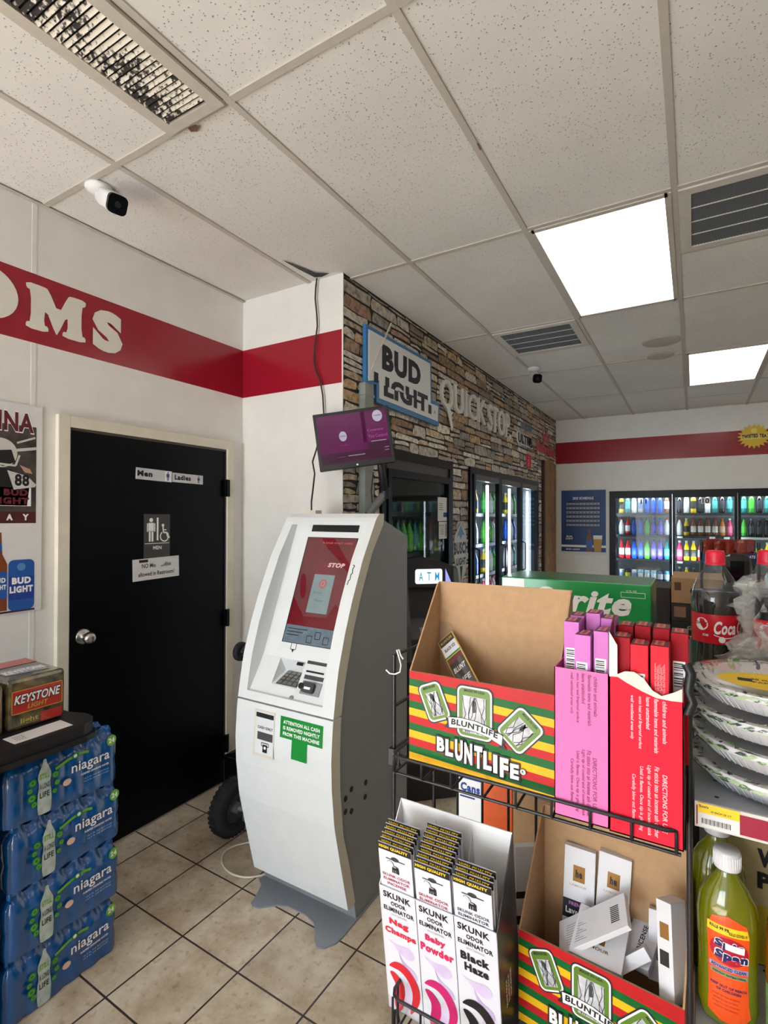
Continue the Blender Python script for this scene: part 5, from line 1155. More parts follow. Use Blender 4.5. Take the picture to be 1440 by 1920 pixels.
b = MB(); b.prism(frame((BW-.001, 0, 0), (0, 1, 0), (0, 0, 1)), [(0, 0), (.107, 0), (.107, .385), (0, hf)], 0, .0018, M_skside)
G = frame((BW+.001, 0, 0), (0, 1, 0), (0, 0, 1))
for k, t_ in enumerate(('SKUNK ODOR', 'ELIMINATOR', 'INCENSE')): b.text(G, t_, .030+.012*k, .125, .055, .007, M_W, 2, rot=PI/2, bold=.02)
b.build('side_panel', sk)
b = MB(); b.prism(frame((-.0008, 0, 0), (0, 1, 0), (0, 0, 1)), [(0, 0), (.107, 0), (.107, .385), (0, hf)], 0, .0018, M_paper); b.build('side_panel', sk)
b = MB(); b.box(0, BW, 0, .0016, 0, hf, M_sk); F = fx(0, -.0002, 0)
for k, (a1, a2, tc_, sc_c) in enumerate(FLAV):
    x0 = .001+cw_*k; xc = x0+cw_/2; mt = mat('flavour_ink_%d' % k, tc_, .45); ms = mat('swirl_ink_%d' % k, sc_c, .4)
    if k: b.rect(F, x0-.0006, 0, x0+.0006, hf, M_dgrey, 1)
    b.text(F, 'SKUNK', xc-.002, hf-.014, .060, .0130, M_ink, 2, bold=.03); b.text(F, 'ODOR', xc, hf-.030, .032, .0085, M_ink, 2, bold=.03); b.text(F, 'ELIMINATOR', xc, hf-.0435, .066, .0095, M_ink, 2, bold=.03); b.text(F, 'INCENSE', xc, hf-.054, .034, .004, mat('pale_grey_ink', (190, 190, 196), .5), 2)
    b.text(F, a1, xc-.002, hf-.0715, .042 if k < 2 else .055, .0165, mt, 2, bold=.06); b.text(F, a2, xc, hf-.0925, .068 if k < 2 else .046, .0165, mt, 2, bold=.06)
    b.poly(F, chaikin([(x0+.006, .160), (x0+.03, .152), (x0+.058, .160), (x0+.070, .140), (x0+.052, .128), (x0+.036, .136), (x0+.020, .150)]), M_smk, 1)
    b.poly(F, chaikin([(x0+.030, .146), (x0+.040, .120), (x0+.066, .112), (x0+.072, .090), (x0+.052, .098), (x0+.036, .118)]), M_smk2, 1.2)
    b.poly(F, chaikin([(x0+.050, .10), (x0+.066, .09), (x0+.070, .045), (x0+.045, .010), (x0+.022, .030), (x0+.040, .06)]), M_smk, 1.1)
    # tail swirl
    sw = [(.004, .098), (.022, .116), (.048, .114), (.068, .092), (.0745, .060), (.066, .032), (.046, .004), (.052, .030), (.058, .060), (.050, .084), (.034, .098), (.016, .098)]
    b.poly(F, chaikin([(x0+x, z) for x, z in sw], 2), ms, 3)
    sw2 = [(.006, .088), (.022, .088), (.038, .072), (.040, .050), (.034, .030), (.030, .008), (.018, .0), (.012, .020), (.018, .042), (.020, .062), (.012, .076)]
    b.poly(F, chaikin([(x0+x, z) for x, z in sw2], 2), ms, 3.5)
b.build('front_panel', sk)
b = MB(); b.rect(fx(0, -.0014, 0), .0, .0, BW, .03, M_film, 1); b.build('clear_band', sk)
names = ['leftmost', 'middle', 'right-hand']; topz = [.363, .350, .352]
def skp(k, j, top, label, front):
    t = thing('incense_packet', label, 'incense packet', (0, 0, 0), 0, '%s skunk incense packets' % names[k])
    t.rotation_euler = (.150, 0, 0)
    off = sk.rotation_euler.to_matrix() @ Vector((.0025+cw_*k+.0015*(j % 2), .0035+.0078*j, top-.20))
    t.location = Vector(sk.location)+off
    w_ = cw_-.006; h_ = .20
    b = MB(); b.box(0, w_, 0, .0022, 0, h_, M_sk); F = fx(0, -.0002, 0)
    b.rect(F, 0, h_-.0135, w_, h_, M_ink, 1); b.text(F, 'HIGH QUALITY', w_*.47, h_-.0068, w_*.88, .0070, M_yel, 2, bold=.05)
    if front:
        b.rect(F, w_*.22, h_-.0300, w_*.80, h_-.0278, M_dgrey, 1); b.disc(F, w_*.5, h_-.027, w_*.12, M_dgrey, 1, .0045); skunk(b, F, w_*.42, h_-.045, .0128, 1)
        for q, t_ in enumerate(('SKUNK ODOR', 'ELIMINATOR', 'INCENSE')): b.text(F, t_, w_*.5, h_-.0645-.0088*q, w_*(.84, .80, .58)[q], .0058, mat('faded_rose_ink', (176, 60, 80), .5) if k < 2 else M_dgrey, 2, bold=.02)
    b.build('packet_card', t)
for k in range(3):
    n = (6, 9, 4)[k]
    for j in range(n):
        skp(k, j, topz[k]+(.0042 if k == 1 else .004)*j, ('front white skunk incense packet with black top strip in the %s column' if j == 0 else 'white skunk incense packet edge behind the front one, %s column') % names[k], j == 0)

# ---- loose white boxes in the lower tray
M_gold = mat('gold_square', (150, 108, 52), .3, metal=.4); M_wb = mat('box_white', (222, 222, 228), .4, var=.02)
def wbox(nm, o, u, v, w_, h_, d_, label, art, m=M_wb):
    u = Vector(u).normalized(); v = Vector(v); v = (v-u*v.dot(u)).normalized(); t = thing(nm, label, 'small box', o)
    b = W(t); F = (Vector(o), u, v, u.cross(v)); b.obox(F, 0, w_, 0, h_, -d_, 0, m); b.build('box_body', t, bevel=.0008)
    b = W(t); art(b, F, w_, h_, d_)
    if b.f: b.build('print', t)
    return t
def a_front(b, F, w_, h_, d_, low=None):
    b.rect(F, w_*.30, h_*.58, w_*.68, h_*.78, M_gold, 1); b.text(F, 'he', w_*.49, h_*.68, w_*.22, h_*.10, M_ink, 2, bold=.06); b.text(F, 'LAMOUR', w_*.48, h_*.53, w_*.55, h_*.028, mat('pale_gold_ink', (200, 180, 150), .5), 2)
    if low: b.rect(F, 0, h_*.10, w_, h_*.34, mat('box_navy', (40, 40, 52), .4), 1); b.text(F, 'FRENCH', w_*.5, h_*.29, w_*.6, h_*.045, M_lil, 2); b.text(F, 'Lavender', w_*.52, h_*.20, w_*.84, h_*.08, M_W, 2, bold=.03)
def bar_art(b, F, w_, h_, d_):
    for k in range(9): b.rect(F, w_*.78, h_*(.25+.055*k), w_*.90, h_*(.25+.055*k)+h_*.03, M_ink, 1)
    for k in range(9): b.rect(F, w_*(.12), h_*(.16+.07*k), w_*(.12+.30-.05*(k % 3)), h_*(.16+.07*k)+h_*.012, M_dgrey, 1)
Yb = 1.095
P = Vector(onY(1055, 1720, 1.094)); T_ = Vector(onY(1052, 1598, 1.090))
wbox('incense_box', tuple(Vector(onY(1054, 1730, 1.088))), (1, .02, -.03), (0, .04, 1), .058, .155, .014, 'white box with gold square and dark lavender band standing at the back left', lambda *a: a_front(*a, low=True))
wbox('incense_box', tuple(Vector(onY(1114, 1740, 1.086))), (1, .0, -.06), (.02, .04, 1), .058, .150, .014, 'white box with gold square standing right of the lavender box', lambda *a: a_front(*a, low=False))
wbox('incense_box', tuple(Vector(onY(968, 1750, 1.07))), (1, .7, 0), (0, .02, 1), .05, .175, .014, 'narrow white box standing behind the skunk display corner', lambda b, F, w_, h_, d_: (b.rect(F, 0, h_*.40, w_, h_*.48, M_ink, 1), b.rect(F, 0, h_*.1, w_, h_*.2, M_ink, 1)))
def A3(px, py, y): return Vector(onY(px, py, y))
p0 = A3(1014, 1745, 1.05); p1 = A3(1208, 1658, 1.055); p2 = A3(1048, 1790, .99)
wbox('incense_box', tuple(p2), tuple(p1-p0), tuple(p0-p2), .150, .066, .010, 'big white box lying tilted on top with barcode and small print', bar_art)
q0 = A3(1072, 1782, .99); q1 = A3(1128, 1822, .965); q2 = A3(1145, 1745, 1.03)
wbox('incense_box', tuple(A3(1066, 1782, .985)), tuple(A3(1150, 1822, .98)-A3(1066, 1782, .985)), tuple(A3(1145, 1740, 1.045)-A3(1066, 1782, .985)), .088, .092, .018, 'white box with gold square lying flat at the front', lambda b, F, w_, h_, d_: (b.rect(F, w_*.32, h_*.35, w_*.62, h_*.68, M_gold, 1), b.text(F, 'he', w_*.47, h_*.51, w_*.2, h_*.2, M_ink, 2, bold=.06), b.text(F, 'LAMOUR', w_*.47, h_*.26, w_*.5, h_*.06, M_gold, 2)))
wbox('incense_box', tuple(A3(1160, 1790, 1.03)), tuple(A3(1205, 1815, 1.02)-A3(1160, 1790, 1.03)), tuple(A3(1195, 1745, 1.08)-A3(1160, 1790, 1.03)), .05, .10, .016, 'white box lying behind the flat gold square box', lambda b, F, w_, h_, d_: b.text(F, 'INCENSE', w_*.5, h_*.5, h_*.5, w_*.16, M_ink, 1, rot=PI/2))
wbox('incense_box', tuple(A3(1128, 1850, .99)), tuple(A3(1225, 1800, 1.02)-A3(1128, 1850, .99)), (0, .5, 1), .10, .020, .05, 'white box with barcode on its narrow edge in the middle', lambda b, F, w_, h_, d_: [b.rect(F, w_*.2+.003*i, h_*.2, w_*.2+.003*i+.0015, h_*.8, M_ink, 1) for i in range(9)])
wbox('incense_box', tuple(A3(1236, 1872, .985)), tuple(A3(1262, 1888, .975)-A3(1236, 1872, .985)), (-.06, .28, 1), .026, .145, .045, 'white box standing on end with gold square at the right', lambda b, F, w_, h_, d_: (b.rect(F, w_*.15, h_*.35, w_*.75, h_*.5, M_ink, 1), b.rect(F, w_*.2, h_*.62, w_*.8, h_*.78, M_gold, 1)))
wbox('incense_box', tuple(A3(1215, 1835, 1.05)), tuple(A3(1240, 1845, 1.05)-A3(1215, 1835, 1.05)), (.03, .3, 1), .045, .11, .018, 'white box leaning behind the end-standing box', lambda b, F, w_, h_, d_: b.rect(F, w_*.3, h_*.3, w_*.6, h_*.5, M_ink, 1))
t = thing('display_back', 'plain brown cardboard sheet standing behind the lower tray', 'cardboard sheet', (-.35, 1.114, .61)) if False else None

# ================================================================== DRINKS CARTONS BEHIND THE RACK
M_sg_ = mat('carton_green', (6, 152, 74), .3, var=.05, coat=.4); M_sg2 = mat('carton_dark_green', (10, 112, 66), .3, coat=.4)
def boxc(name, label, x0, x1, y0, y1, z0, z1, m, art=None, cat='drinks carton', group=None, mt=None, ms=None, bev=.003):
    t = thing(name, label, cat, ((x0+x1)/2, y0, z0), 0, group)
    b = W(t); b.box(x0, x1, y0, y1, z0, z1, m); b.build('carton', t, bevel=bev)
    b = W(t); F = fx(0, y0-.0003, 0)
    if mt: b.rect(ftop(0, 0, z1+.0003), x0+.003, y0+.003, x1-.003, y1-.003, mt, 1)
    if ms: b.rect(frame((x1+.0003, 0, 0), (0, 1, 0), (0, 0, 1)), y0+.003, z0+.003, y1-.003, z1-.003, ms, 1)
    if art: art(b, F, x0, x1, z0, z1)
    if b.f: b.build('print', t)
    return t
def sprite(b, F, x0, x1, z0, z1):
    b.rect(F, x0+.003, z0+.003, -.420, z1-.003, M_W, 1); b.text(F, '15', -.455, z1-.062, .05, .055, M_sg_, 2, bold=.06)
    b.text(F, 'Sprite', -.268, z1-.062, .256, .084, M_W, 2, bold=.04, shear=.25); b.line(F, [(-.165, z1-.022), (-.108, z1-.022), (-.108, z1-.035), (-.165, z1-.035), (-.165, z1-.022)], .0012, M_W, 2); b.text(F, '12 FL OZ', -.14, z1-.018, .025, .004, M_W, 2)
boxc('soda_carton', 'green soda carton on top of the stack behind brown cardboard tray', -.488, -.094, 1.5, 1.70, 1.205, 1.412, M_sg_, sprite, mt=M_sg2, ms=M_sg2)
boxc('soda_carton', 'second green soda carton under the top one behind the rack', -.488, -.094, 1.5, 1.70, .998, 1.204, M_sg_, None)
boxc('soda_carton', 'white and blue ten cans carton seen through the rack wires', -.630, -.5475, 1.5, 1.70, .60, .880, M_W,
     lambda b, F, x0, x1, z0, z1: (b.rect(F, x0+.003, .79, x1-.003, z1-.005, M_blu, 1), b.text(F, '10', x0+.045, .825, .055, .06, M_W, 2, bold=.06), b.text(F, 'Cans', x0+.045, .765, .062, .026, M_blu, 2, bold=.05), b.rect(F, x0+.012, .733, x0+.06, .738, M_blu, 1)))
boxc('soda_carton', 'orange soda carton seen through the rack wires', -.546, -.455, 1.5, 1.70, .60, .880, mat('carton_orange', (226, 92, 28), .35, coat=.3))
boxc('soda_carton', 'white carton with dark blue print behind the upper basket', -.454, -.094, 1.5, 1.70, .79, .996, mat('carton_lilac_white', (206, 206, 226), .4), lambda b, F, x0, x1, z0, z1: (b.text(F, 'CAN', -.38, .81+.02, .12, .04, mat('print_purple_navy', (52, 40, 110), .4), 2, bold=.05), b.text(F, 'SODA', -.22, .90, .16, .05, mat('print_purple_navy', (52, 40, 110), .4), 2, bold=.05)))
boxc('soda_carton', 'plain brown carton at the base of the soda stack', -.454, -.094, 1.5, 1.70, .60, .789, M_card)
boxc('pallet_base', 'dark grey stand under the soda cartons behind the rack', -.64, .20, 1.30, 1.72, 0, .599, M_blk, cat='display stand')
t = boxc('carton_stack_base', 'plain dark carton under the large cola bottle', -.05, .20, 1.30, 1.46, .60, 1.195, mat('dark_carton', (46, 38, 38), .6), cat='carton')

# ================================================================== BACKGROUND CARTONS AND CANDY
gy = 2.6
M_gu = mat('carton_dark_brown', (44, 34, 34), .5); M_gu2 = mat('carton_dark_red', (120, 18, 28), .45)
boxc('beer_carton', 'plain brown cardboard carton on top of the dark beer carton stack', -.085, .25, gy, gy+.3, 1.215, 1.325, M_card, lambda b, F, x0, x1, z0, z1: (b.rect(F, -.073, 1.27, -.048, 1.305, mat('brown_print', (90, 60, 44), .6), 1), b.disc(F, .0, 1.27, .014, M_ink, 1)), 'carton')
boxc('beer_carton', 'dark brown beer carton with tan label below the cardboard carton', -.085, .25, gy, gy+.3, 1.135, 1.214, M_gu, lambda b, F, x0, x1, z0, z1: b.rect(F, -.075, 1.155, -.030, 1.20, mat('tan_label', (146, 112, 84), .6), 1), 'carton')
boxc('beer_carton', 'black extra stout carton with pale lettering in the dark stack', -.085, .25, gy, gy+.3, 1.045, 1.134, M_blk, lambda b, F, x0, x1, z0, z1: (b.text(F, 'GUINNESS', .035, 1.112, .12, .016, mat('pale_gold_ink', (200, 180, 150), .5), 1), b.text(F, 'EXTRA STOUT', .02, 1.072, .12, .012, M_W, 1, bold=.03)), 'carton')
boxc('beer_carton', 'red beer carton with black lettering at the bottom of the stack', -.085, .25, gy, gy+.3, .92, 1.044, M_gu2, lambda b, F, x0, x1, z0, z1: b.text(F, 'XX', .01, 1.01, .09, .035, M_ink, 1, bold=.06), 'carton')
boxc('beer_carton', 'dark carton column standing left of the extra stout carton', -.20, -.088, gy+.02, gy+.3, .60, 1.275, M_gu, None, 'carton')
boxc('display_stand', 'low dark stand carrying the beer carton stack', -.20, .26, gy, gy+.32, 0, .599, M_blk, None, 'display stand')
boxc('beer_carton', 'lower dark carton hidden behind the red beer carton row', -.085, .25, gy, gy+.3, .60, .919, M_gu, None, 'carton')
cy_ = 2.2
can_ = thing('candy_tray', 'blue candy tray on a black wire stand behind the cola bottle', 'candy tray', (.105, cy_, 1.43))
M_bn = mat('tray_navy', (20, 28, 84), .4)
b = W(can_); b.box(.022, .195, cy_, cy_+.2, 1.428, 1.434, M_bn); b.box(.022, .195, cy_, cy_+.004, 1.434, 1.462, M_bn); b.box(.022, .026, cy_, cy_+.2, 1.434, 1.462, M_bn); b.box(.191, .195, cy_, cy_+.2, 1.434, 1.462, M_bn); b.text(fx(0, cy_-.0005, 0), 'MILK CHOCOLATE', .14, 1.45, .085, .010, M_W, 1); b.build('tray', can_)
b = W(can_)
for x, y in ((.024, cy_+.01), (.193, cy_+.01), (.024, cy_+.19), (.193, cy_+.19)): b.tube([(x, y, 0), (x, y, 1.50)], .005, M_wire, 8)
b.build('stand_posts', can_)
M_rw = mat('wrapper_red', (176, 26, 34), .22, var=.3, scale=40, coat=.6); M_rw2 = mat('wrapper_rust', (140, 44, 30), .25, coat=.6)
rs = random.Random(11)
for k in range(12):
    x = .046+.0115*k; z = 1.438
    t = thing('candy_bag', 'shiny red wrapped candy bag in the blue tray', 'candy bag', (x, cy_+.015+.05*(k % 3), 1.436), rs.uniform(-.2, .2), 'red candy bags in the blue tray')
    b = MB(); ww_ = .034; hh_ = .062+.014*rs.random()
    V = []; n1, n2 = 5, 7
    for sd in (-1, 1):
        for j in range(n2):
            for i in range(n1):
                a, c = i/(n1-1), j/(n2-1); bulge = math.sin(PI*a)**.5*math.sin(PI*c)**.5 if 0 < a < 1 and 0 < c < 1 else 0
                V.append(((a-.5)*ww_*1+sd*0, (a-.5)*.03+sd*.007*bulge+rs.uniform(-.0015, .0015), c*hh_))
    fs = [(s0*n1*n2+j*n1+i, s0*n1*n2+j*n1+i+1, s0*n1*n2+(j+1)*n1+i+1, s0*n1*n2+(j+1)*n1+i) for s0 in (0, 1) for j in range(n2-1) for i in range(n1-1)]
    b.add(V, fs, M_rw if k % 3 else M_rw2, False); b.build('wrapper', t)
t = boxc('black_case', 'small black glossy box behind the cola bottle cap', .075, .150, 1.9, 1.98, 1.385, 1.475, mat('glossy_black', (12, 12, 14), .12), None, 'case', bev=.02)
boxc('display_stand', 'narrow black stand under the glossy black box', .075, .150, 1.9, 1.98, 0, 1.384, M_blk, None, 'display stand')

# ================================================================== COLA BOTTLES IN FILM
M_cola = mat('cola_liquid', (16, 6, 5), .06, spec=.6, var=0); M_pet = glassy('pet_plastic', (240, 244, 246), .9, .05, .03, (230, 230, 230)); M_cap = mat('cola_cap_red', (226, 30, 56), .4); M_clr = mat('cola_label_red', (206, 20, 40), .3, var=.02)
def cola(x, y, z, label, art=True, s_=1.0):
    t = thing('cola_bottle', label, 'cola bottle', (x, y, z), 0, None)
    R = .0475*s_; H = .318*s_
    prof = [(.030, 0), (.040, .004), (.0465, .02), (.0475, .05), (.0465, .085), (.0445, .112), (.0450, .118), (.0450, .182), (.0470, .195), (.0470, .21), (.043, .235), (.034, .258), (.022, .277), (.0165, .288), (.0165, .297)]
    b = MB(); b.lathe([(r*s_, z_*s_) for r, z_ in prof], M_pet, 40); b.build('bottle_body', t)
    lq = [(.001, .003)]+[(max(.001, r-.0015), z_) for r, z_ in prof if z_ <= .22]+[(.0435, .228), (.001, .228)]
    b = MB(); b.lathe([(r*s_, z_*s_) for r, z_ in lq], M_cola, 40); b.build('cola', t)
    b = MB(); b.lathe([(.0455*s_, .120*s_), (.0458*s_, .122*s_), (.0458*s_, .180*s_), (.0455*s_, .182*s_)], M_clr, 48); lo = b.build('bottle_label', t)
    b = MB(); b.lathe([(.0185*s_, .290*s_), (.0190*s_, .294*s_), (.0182*s_, .312*s_), (.0165*s_, H-.001), (.001, H)], M_cap, 32); b.lathe([(.0195*s_, .286*s_), (.0195*s_, .290*s_), (.0165*s_, .291*s_)], M_cap, 32); b.build('cap', t)
    if art:
        b = MB()
        def wrap(pts, m, L):   # bend a flat outline (u along the circumference, v up) round the bottle; u=0 faces the shopper
            R_ = .0458+.0002*L; b.add([(R_*math.sin(u/R_+a_c)*1, -R_*math.cos(u/R_+a_c), v) for u, v in pts], [tuple(range(len(pts)))], m)
        a_c = -.05
        def wtext(s, cx, cy, wd, h, m, L, bold=.02, shear=0, rot=0):
            vs, fs, asp = glyphs(s, bold, shear)
            for f in fs: wrap([(cx+(vs[i][0]-.5)*wd, cy+(vs[i][1]-.5)*h+rot*(vs[i][0]-.5)*wd) for i in f], m, L)
        def wdisc(cx, cy, r, m, L): wrap([(cx+r*math.cos(2*PI*i/20), cy+r*math.sin(2*PI*i/20)) for i in range(20)], m, L)
        wtext('Coca', .020, .155, .044, .028, M_W, 2, .035, .3); wtext('Cola', .066, .155, .040, .028, M_W, 2, .035, .3)
        for k in range(10): u0 = -.002+.0045*k; wrap([(u0, .1385-.006*math.sin(k/10*3)), (u0+.005, .1385-.006*math.sin((k+1)/10*3)), (u0+.005, .1405-.006*math.sin((k+1)/10*3)), (u0, .1405-.006*math.sin(k/10*3))], M_W, 2)
        wdisc(-.026, .160, .0135, M_W, 2); wtext('DAILY', -.026, .162, .026, .007, M_clr, 3, .05); wdisc(.013, .130, .0065, M_W, 2); wtext('SCAN', -.018, .1375, .011, .005, M_W, 2, .03)
        b.build('label_print', lo)
    return t
cola(.0405, 1.362, 1.197, 'nearest large cola bottle with red cap and red label')
cola(.150, 1.335, 1.197, 'second cola bottle wrapped in crumpled film at the right edge', True)
cola(.1405, 1.432, 1.197, 'cola bottle standing behind the wrapped one, red cap showing', False)
# crumpled film round the right hand bottles
fl_ = thing('plastic_film', 'crumpled clear shrink film hanging off the cola bottles', 'plastic film', (.13, 1.30, 1.2))
M_crf = glassy('crumpled_film', (250, 250, 250), .95, .10, .26, (226, 224, 218), .10)
from mathutils import noise
def crumple(name, c, R, H, a0, a1, seed, amp, zbase, n1=34, n2=26, wav=.02):
    b = W(fl_); V = []
    for j in range(n2+1):
        for i in range(n1+1):
            a = a0+(a1-a0)*i/n1; h = j/n2; p = Vector((math.cos(a)*3+seed, math.sin(a)*3, h*6))
            q = abs(noise.noise(p))*1.4+abs(noise.noise(p*2.3))*.8+.5*abs(noise.noise(p*5))
            r = R*(1-.15*h)+(q-.5)*amp
            V.append((c[0]+r*math.cos(a), c[1]+r*math.sin(a)*.8, zbase+h*H+noise.noise(p*1.7)*wav))
    b.add(V, [(j*(n1+1)+i, j*(n1+1)+i+1, (j+1)*(n1+1)+i+1, (j+1)*(n1+1)+i) for j in range(n2) for i in range(n1)], M_crf); return b.build(name, fl_)
crumple('film_wrap', (.150, 1.345), .062, .235, PI*.75, PI*2.2, 2.0, .050, 1.222)
crumple('film_fold', (.150, 1.33), .060, .13, PI*.80, PI*1.9, 9.0, .075, 1.195, 28, 16, .03)
b = W(fl_); rs = random.Random(21)
G = []
for j in range(9):
    row = []
    for i in range(15):
        u, v = i/14, j/8; px = 1338+120*u; py = 1228+60*(v-.5)*u*1.6+6*math.sin(u*9)
        row.append(Vector(onY(px, py, 1.20+.05*u+rs.uniform(-.008, .008))))
    G.append(row)
b.add([p for r in G for p in r], [(j*15+i, j*15+i+1, (j+1)*15+i+1, (j+1)*15+i) for j in range(8) for i in range(14)], M_crf); b.build('film_tail', fl_)

# ================================================================== GONDOLA SHELF (right edge)
gon = thing('gondola_shelving', 'grey metal shop shelving with red price rail at the right edge', 'shelving', (.45, 1.1, 0))
M_gs = mat('shelf_grey_metal', (186, 190, 196), .4, metal=.3, var=.04); M_rail = mat('price_rail_red', (158, 14, 58), .25, coat=.4); M_rw_ = mat('rail_edge_white', (214, 208, 204), .4)
b = W(gon)
for x in (.0085, .93): b.box(x, x+.028, 1.262, 1.292, 0, 1.185, M_gs)
for k in range(40): b.box(.0166, .0306, 1.2610, 1.262, .05+.028*k, .064+.028*k, M_ink)
b.build('upright', gon)
b = W(gon); b.box(-.002, .008, 1.0, 1.292, 0, 1.15, M_gs); b.build('end_panel', gon) if False else None
b = W(gon); b.box(.035, .93, 1.272, 1.280, .05, 1.185, M_gs); b.build('back_panel', gon)
for nm, zt in (('shelf_deck', 1.150), ('shelf_deck', .800), ('shelf_deck', .45), ('shelf_deck', .15)):
    yf = .932 if zt > 1 else .90
    b = W(gon); b.box(.0, .955, yf+.004, 1.26, zt-.020, zt-.006, M_gs)
    for i in range(5):
        for j in range(12): b.disc(ftop(0, 0, zt-.0058), .03+.075*j, yf+.05+.06*i, .0035, M_ink, 1, .0035, 10)
    sh_ = b.build('shelf_deck', gon)
    b = W(gon); b.box(.0, .955, yf, yf+.004, zt-.034, zt+.004, M_rw_); b.rect(fx(0, yf-.0004, 0), .002, zt-.030, .953, zt-.001, M_rail, 1); b.build('price_rail', sh_)
tg = thing('price_tag', 'yellow and white shelf price tag with barcode on the red rail', 'price tag', (.03, .93, 1.135))
b = W(tg); F = fx(0, .9305, 0); b.box(.004, .057, .9305, .9312, 1.1185, 1.1535, M_paper); b.rect(F, .004, 1.139, .057, 1.1535, M_yel, 1); b.text(F, 'Bowls', .012, 1.149, .012, .004, M_ink, 2); b.text(F, '10 INCH 20 CT', .034, 1.1435, .026, .003, M_ink, 2)
for k in range(22): b.rect(F, .009+.0017*k, 1.1235, .009+.0017*k+(.0006 if k % 3 else .0011), 1.1315, M_ink, 2)
b.build('tag_card', tg)
# paper bowl packs
M_bowl = mat('bowl_white_paper', (232, 231, 233), .5, var=.05, scale=50); M_leafg = mat('leaf_green_print', (90, 130, 70), .5); M_leafd = mat('leaf_navy_print', (60, 66, 90), .5); M_leafp = mat('leaf_pale_print', (180, 200, 160), .5)
M_wrapf = glassy('bowl_wrap', (255, 255, 255), .9, .03, 0, (230, 230, 230), .06)
bx, by, R = .120, 1.075, .1265
rs = random.Random(4)
for k in range(4):
    z0 = 1.1455+.0445*k
    t = thing('paper_bowls', ['lowest', 'second lowest', 'third', 'topmost'][k]+' wrapped pack of leaf-printed paper bowls'+(' with yellow label' if k == 3 else ''), 'paper bowls', (bx+(0, .003, -.002, .001)[k], by, z0))
    b = MB(); H = .043
    pr_ = [(.001, .002), (R*.66, .002), (R*.74, .004), (R*.93, H*.62), (R*.97, H*.70)]
    b.lathe(pr_, M_bowl, 72)
    b.lathe([(R*.97, H*.70), (R*1.0, H*.72), (R*1.005, H*.86), (R*.985, H*.93)], M_bowl, 72); b.lathe([(R*.985, H*.93), (R*.90, H*.93), (R*.80, H*.45), (R*.66, H*.40), (.001, H*.40)], M_bowl, 72)
    for q in range(60):
        a = 2*PI*q/60; b.box(0, 0, 0, 0, 0, 0, M_bowl) if False else None
        ca, sa = math.cos(a), math.sin(a); r0, r1 = R*.78, R*.925; z0_, z1_ = .0055, H*.61
        b.add([(r0*ca-.0006*sa, r0*sa+.0006*ca, z0_), (r0*ca+.0006*sa, r0*sa-.0006*ca, z0_), (r1*ca+.0009*sa, r1*sa-.0009*ca, z1_), (r1*ca-.0009*sa, r1*sa+.0009*ca, z1_), ((r0+.0016)*ca, (r0+.0016)*sa, z0_), ((r1+.0016)*ca, (r1+.0016)*sa, z1_)], [(0, 4, 5, 3), (4, 1, 2, 5)], M_bowl)
    b.build('bowl_stack', t)
    b = MB()
    for q in range(330):
        a = rs.uniform(0, 2*PI); dz = rs.uniform(0, 1); m = rs.choice((M_leafg, M_leafd, M_leafp, M_leafp)); s0 = rs.uniform(.004, .010)
        if dz < .55:   # on the rim edge
            r = R*1.006; zz = H*(.74+.12*rs.random()); T1 = Vector((-math.sin(a), math.cos(a), 0)); T2 = Vector((0, 0, 1))
        else:
            r = R*rs.uniform(.84, .97); T1 = Vector((-math.sin(a), math.cos(a), 0)); T2 = Vector((math.cos(a), math.sin(a), .0)); zz = H*.937 if r > R*.91 else H*(.48+.45*(r/R-.80)/.10)
            if r < R*.91: T2 = Vector((math.cos(a), math.sin(a), 1.9)).normalized()
        th_ = rs.uniform(0, PI); d1 = T1*math.cos(th_)+T2*math.sin(th_); d2 = T1*-math.sin(th_)+T2*math.cos(th_); c = Vector((r*math.cos(a), r*math.sin(a), zz))
        if dz < .55: d1 = T1*.9+T2*.2*math.sin(th_); d2 = T2; c += Vector((math.cos(a), math.sin(a), 0))*.0006; b.add([c-d1*s0, c-d2*s0*.3, c+d1*s0, c+d2*s0*.3], [(0, 1, 2, 3)], m)
        else: b.add([c-d1*s0, c-d2*s0*.4, c+d1*s0, c+d2*s0*.4], [(0, 1, 2, 3)], m)
    b.build('leaf_print', t)
    if k == 3:
        b = MB(); G = ftop(0, 0, H*1.01); b.disc(G, .0, -.040, .088, M_yel, 1, .052, 40); b.rect(G, -.06, -.05, -.04, -.032, M_ink, 2); b.text(G, 'PAPER BOWLS', .0, -.05, .08, .010, mat('label_brown', (120, 84, 20), .5), 2, bold=.03); b.text(G, '20 ct', -.03, -.032, .022, .010, M_ink, 2, bold=.03); b.poly(G, rrect(.025, -.062, .060, -.04, .004), M_rink, 3); b.poly(G, rrect(.027, -.060, .058, -.042, .004), M_W, 4); b.build('yellow_label', t)
    b = MB(); b.lathe([(R*.80, .003), (R*.99, H*.60), (R*1.02, H*.80), (R*1.0, H*.97), (R*.7, H*1.0), (.001, H*.99)], M_wrapf, 48); b.build('clear_wrap', t)
# small card and blue cap behind the bowls
b = MB(); b.box(-.004, .032, 1.16, 1.162, 1.20+.09, 1.335, M_paper) if False else None
t = boxc('white_card', 'small off-white card numbered twelve propped behind the bowls', -.003, .040, 1.24, 1.245, 1.18, 1.268, mat('offwhite_card', (190, 186, 172), .6), lambda b, F, x0, x1, z0, z1: b.text(F, '12', .012, 1.250, .012, .012, M_ink, 1, bold=.03), 'card', bev=.0005)
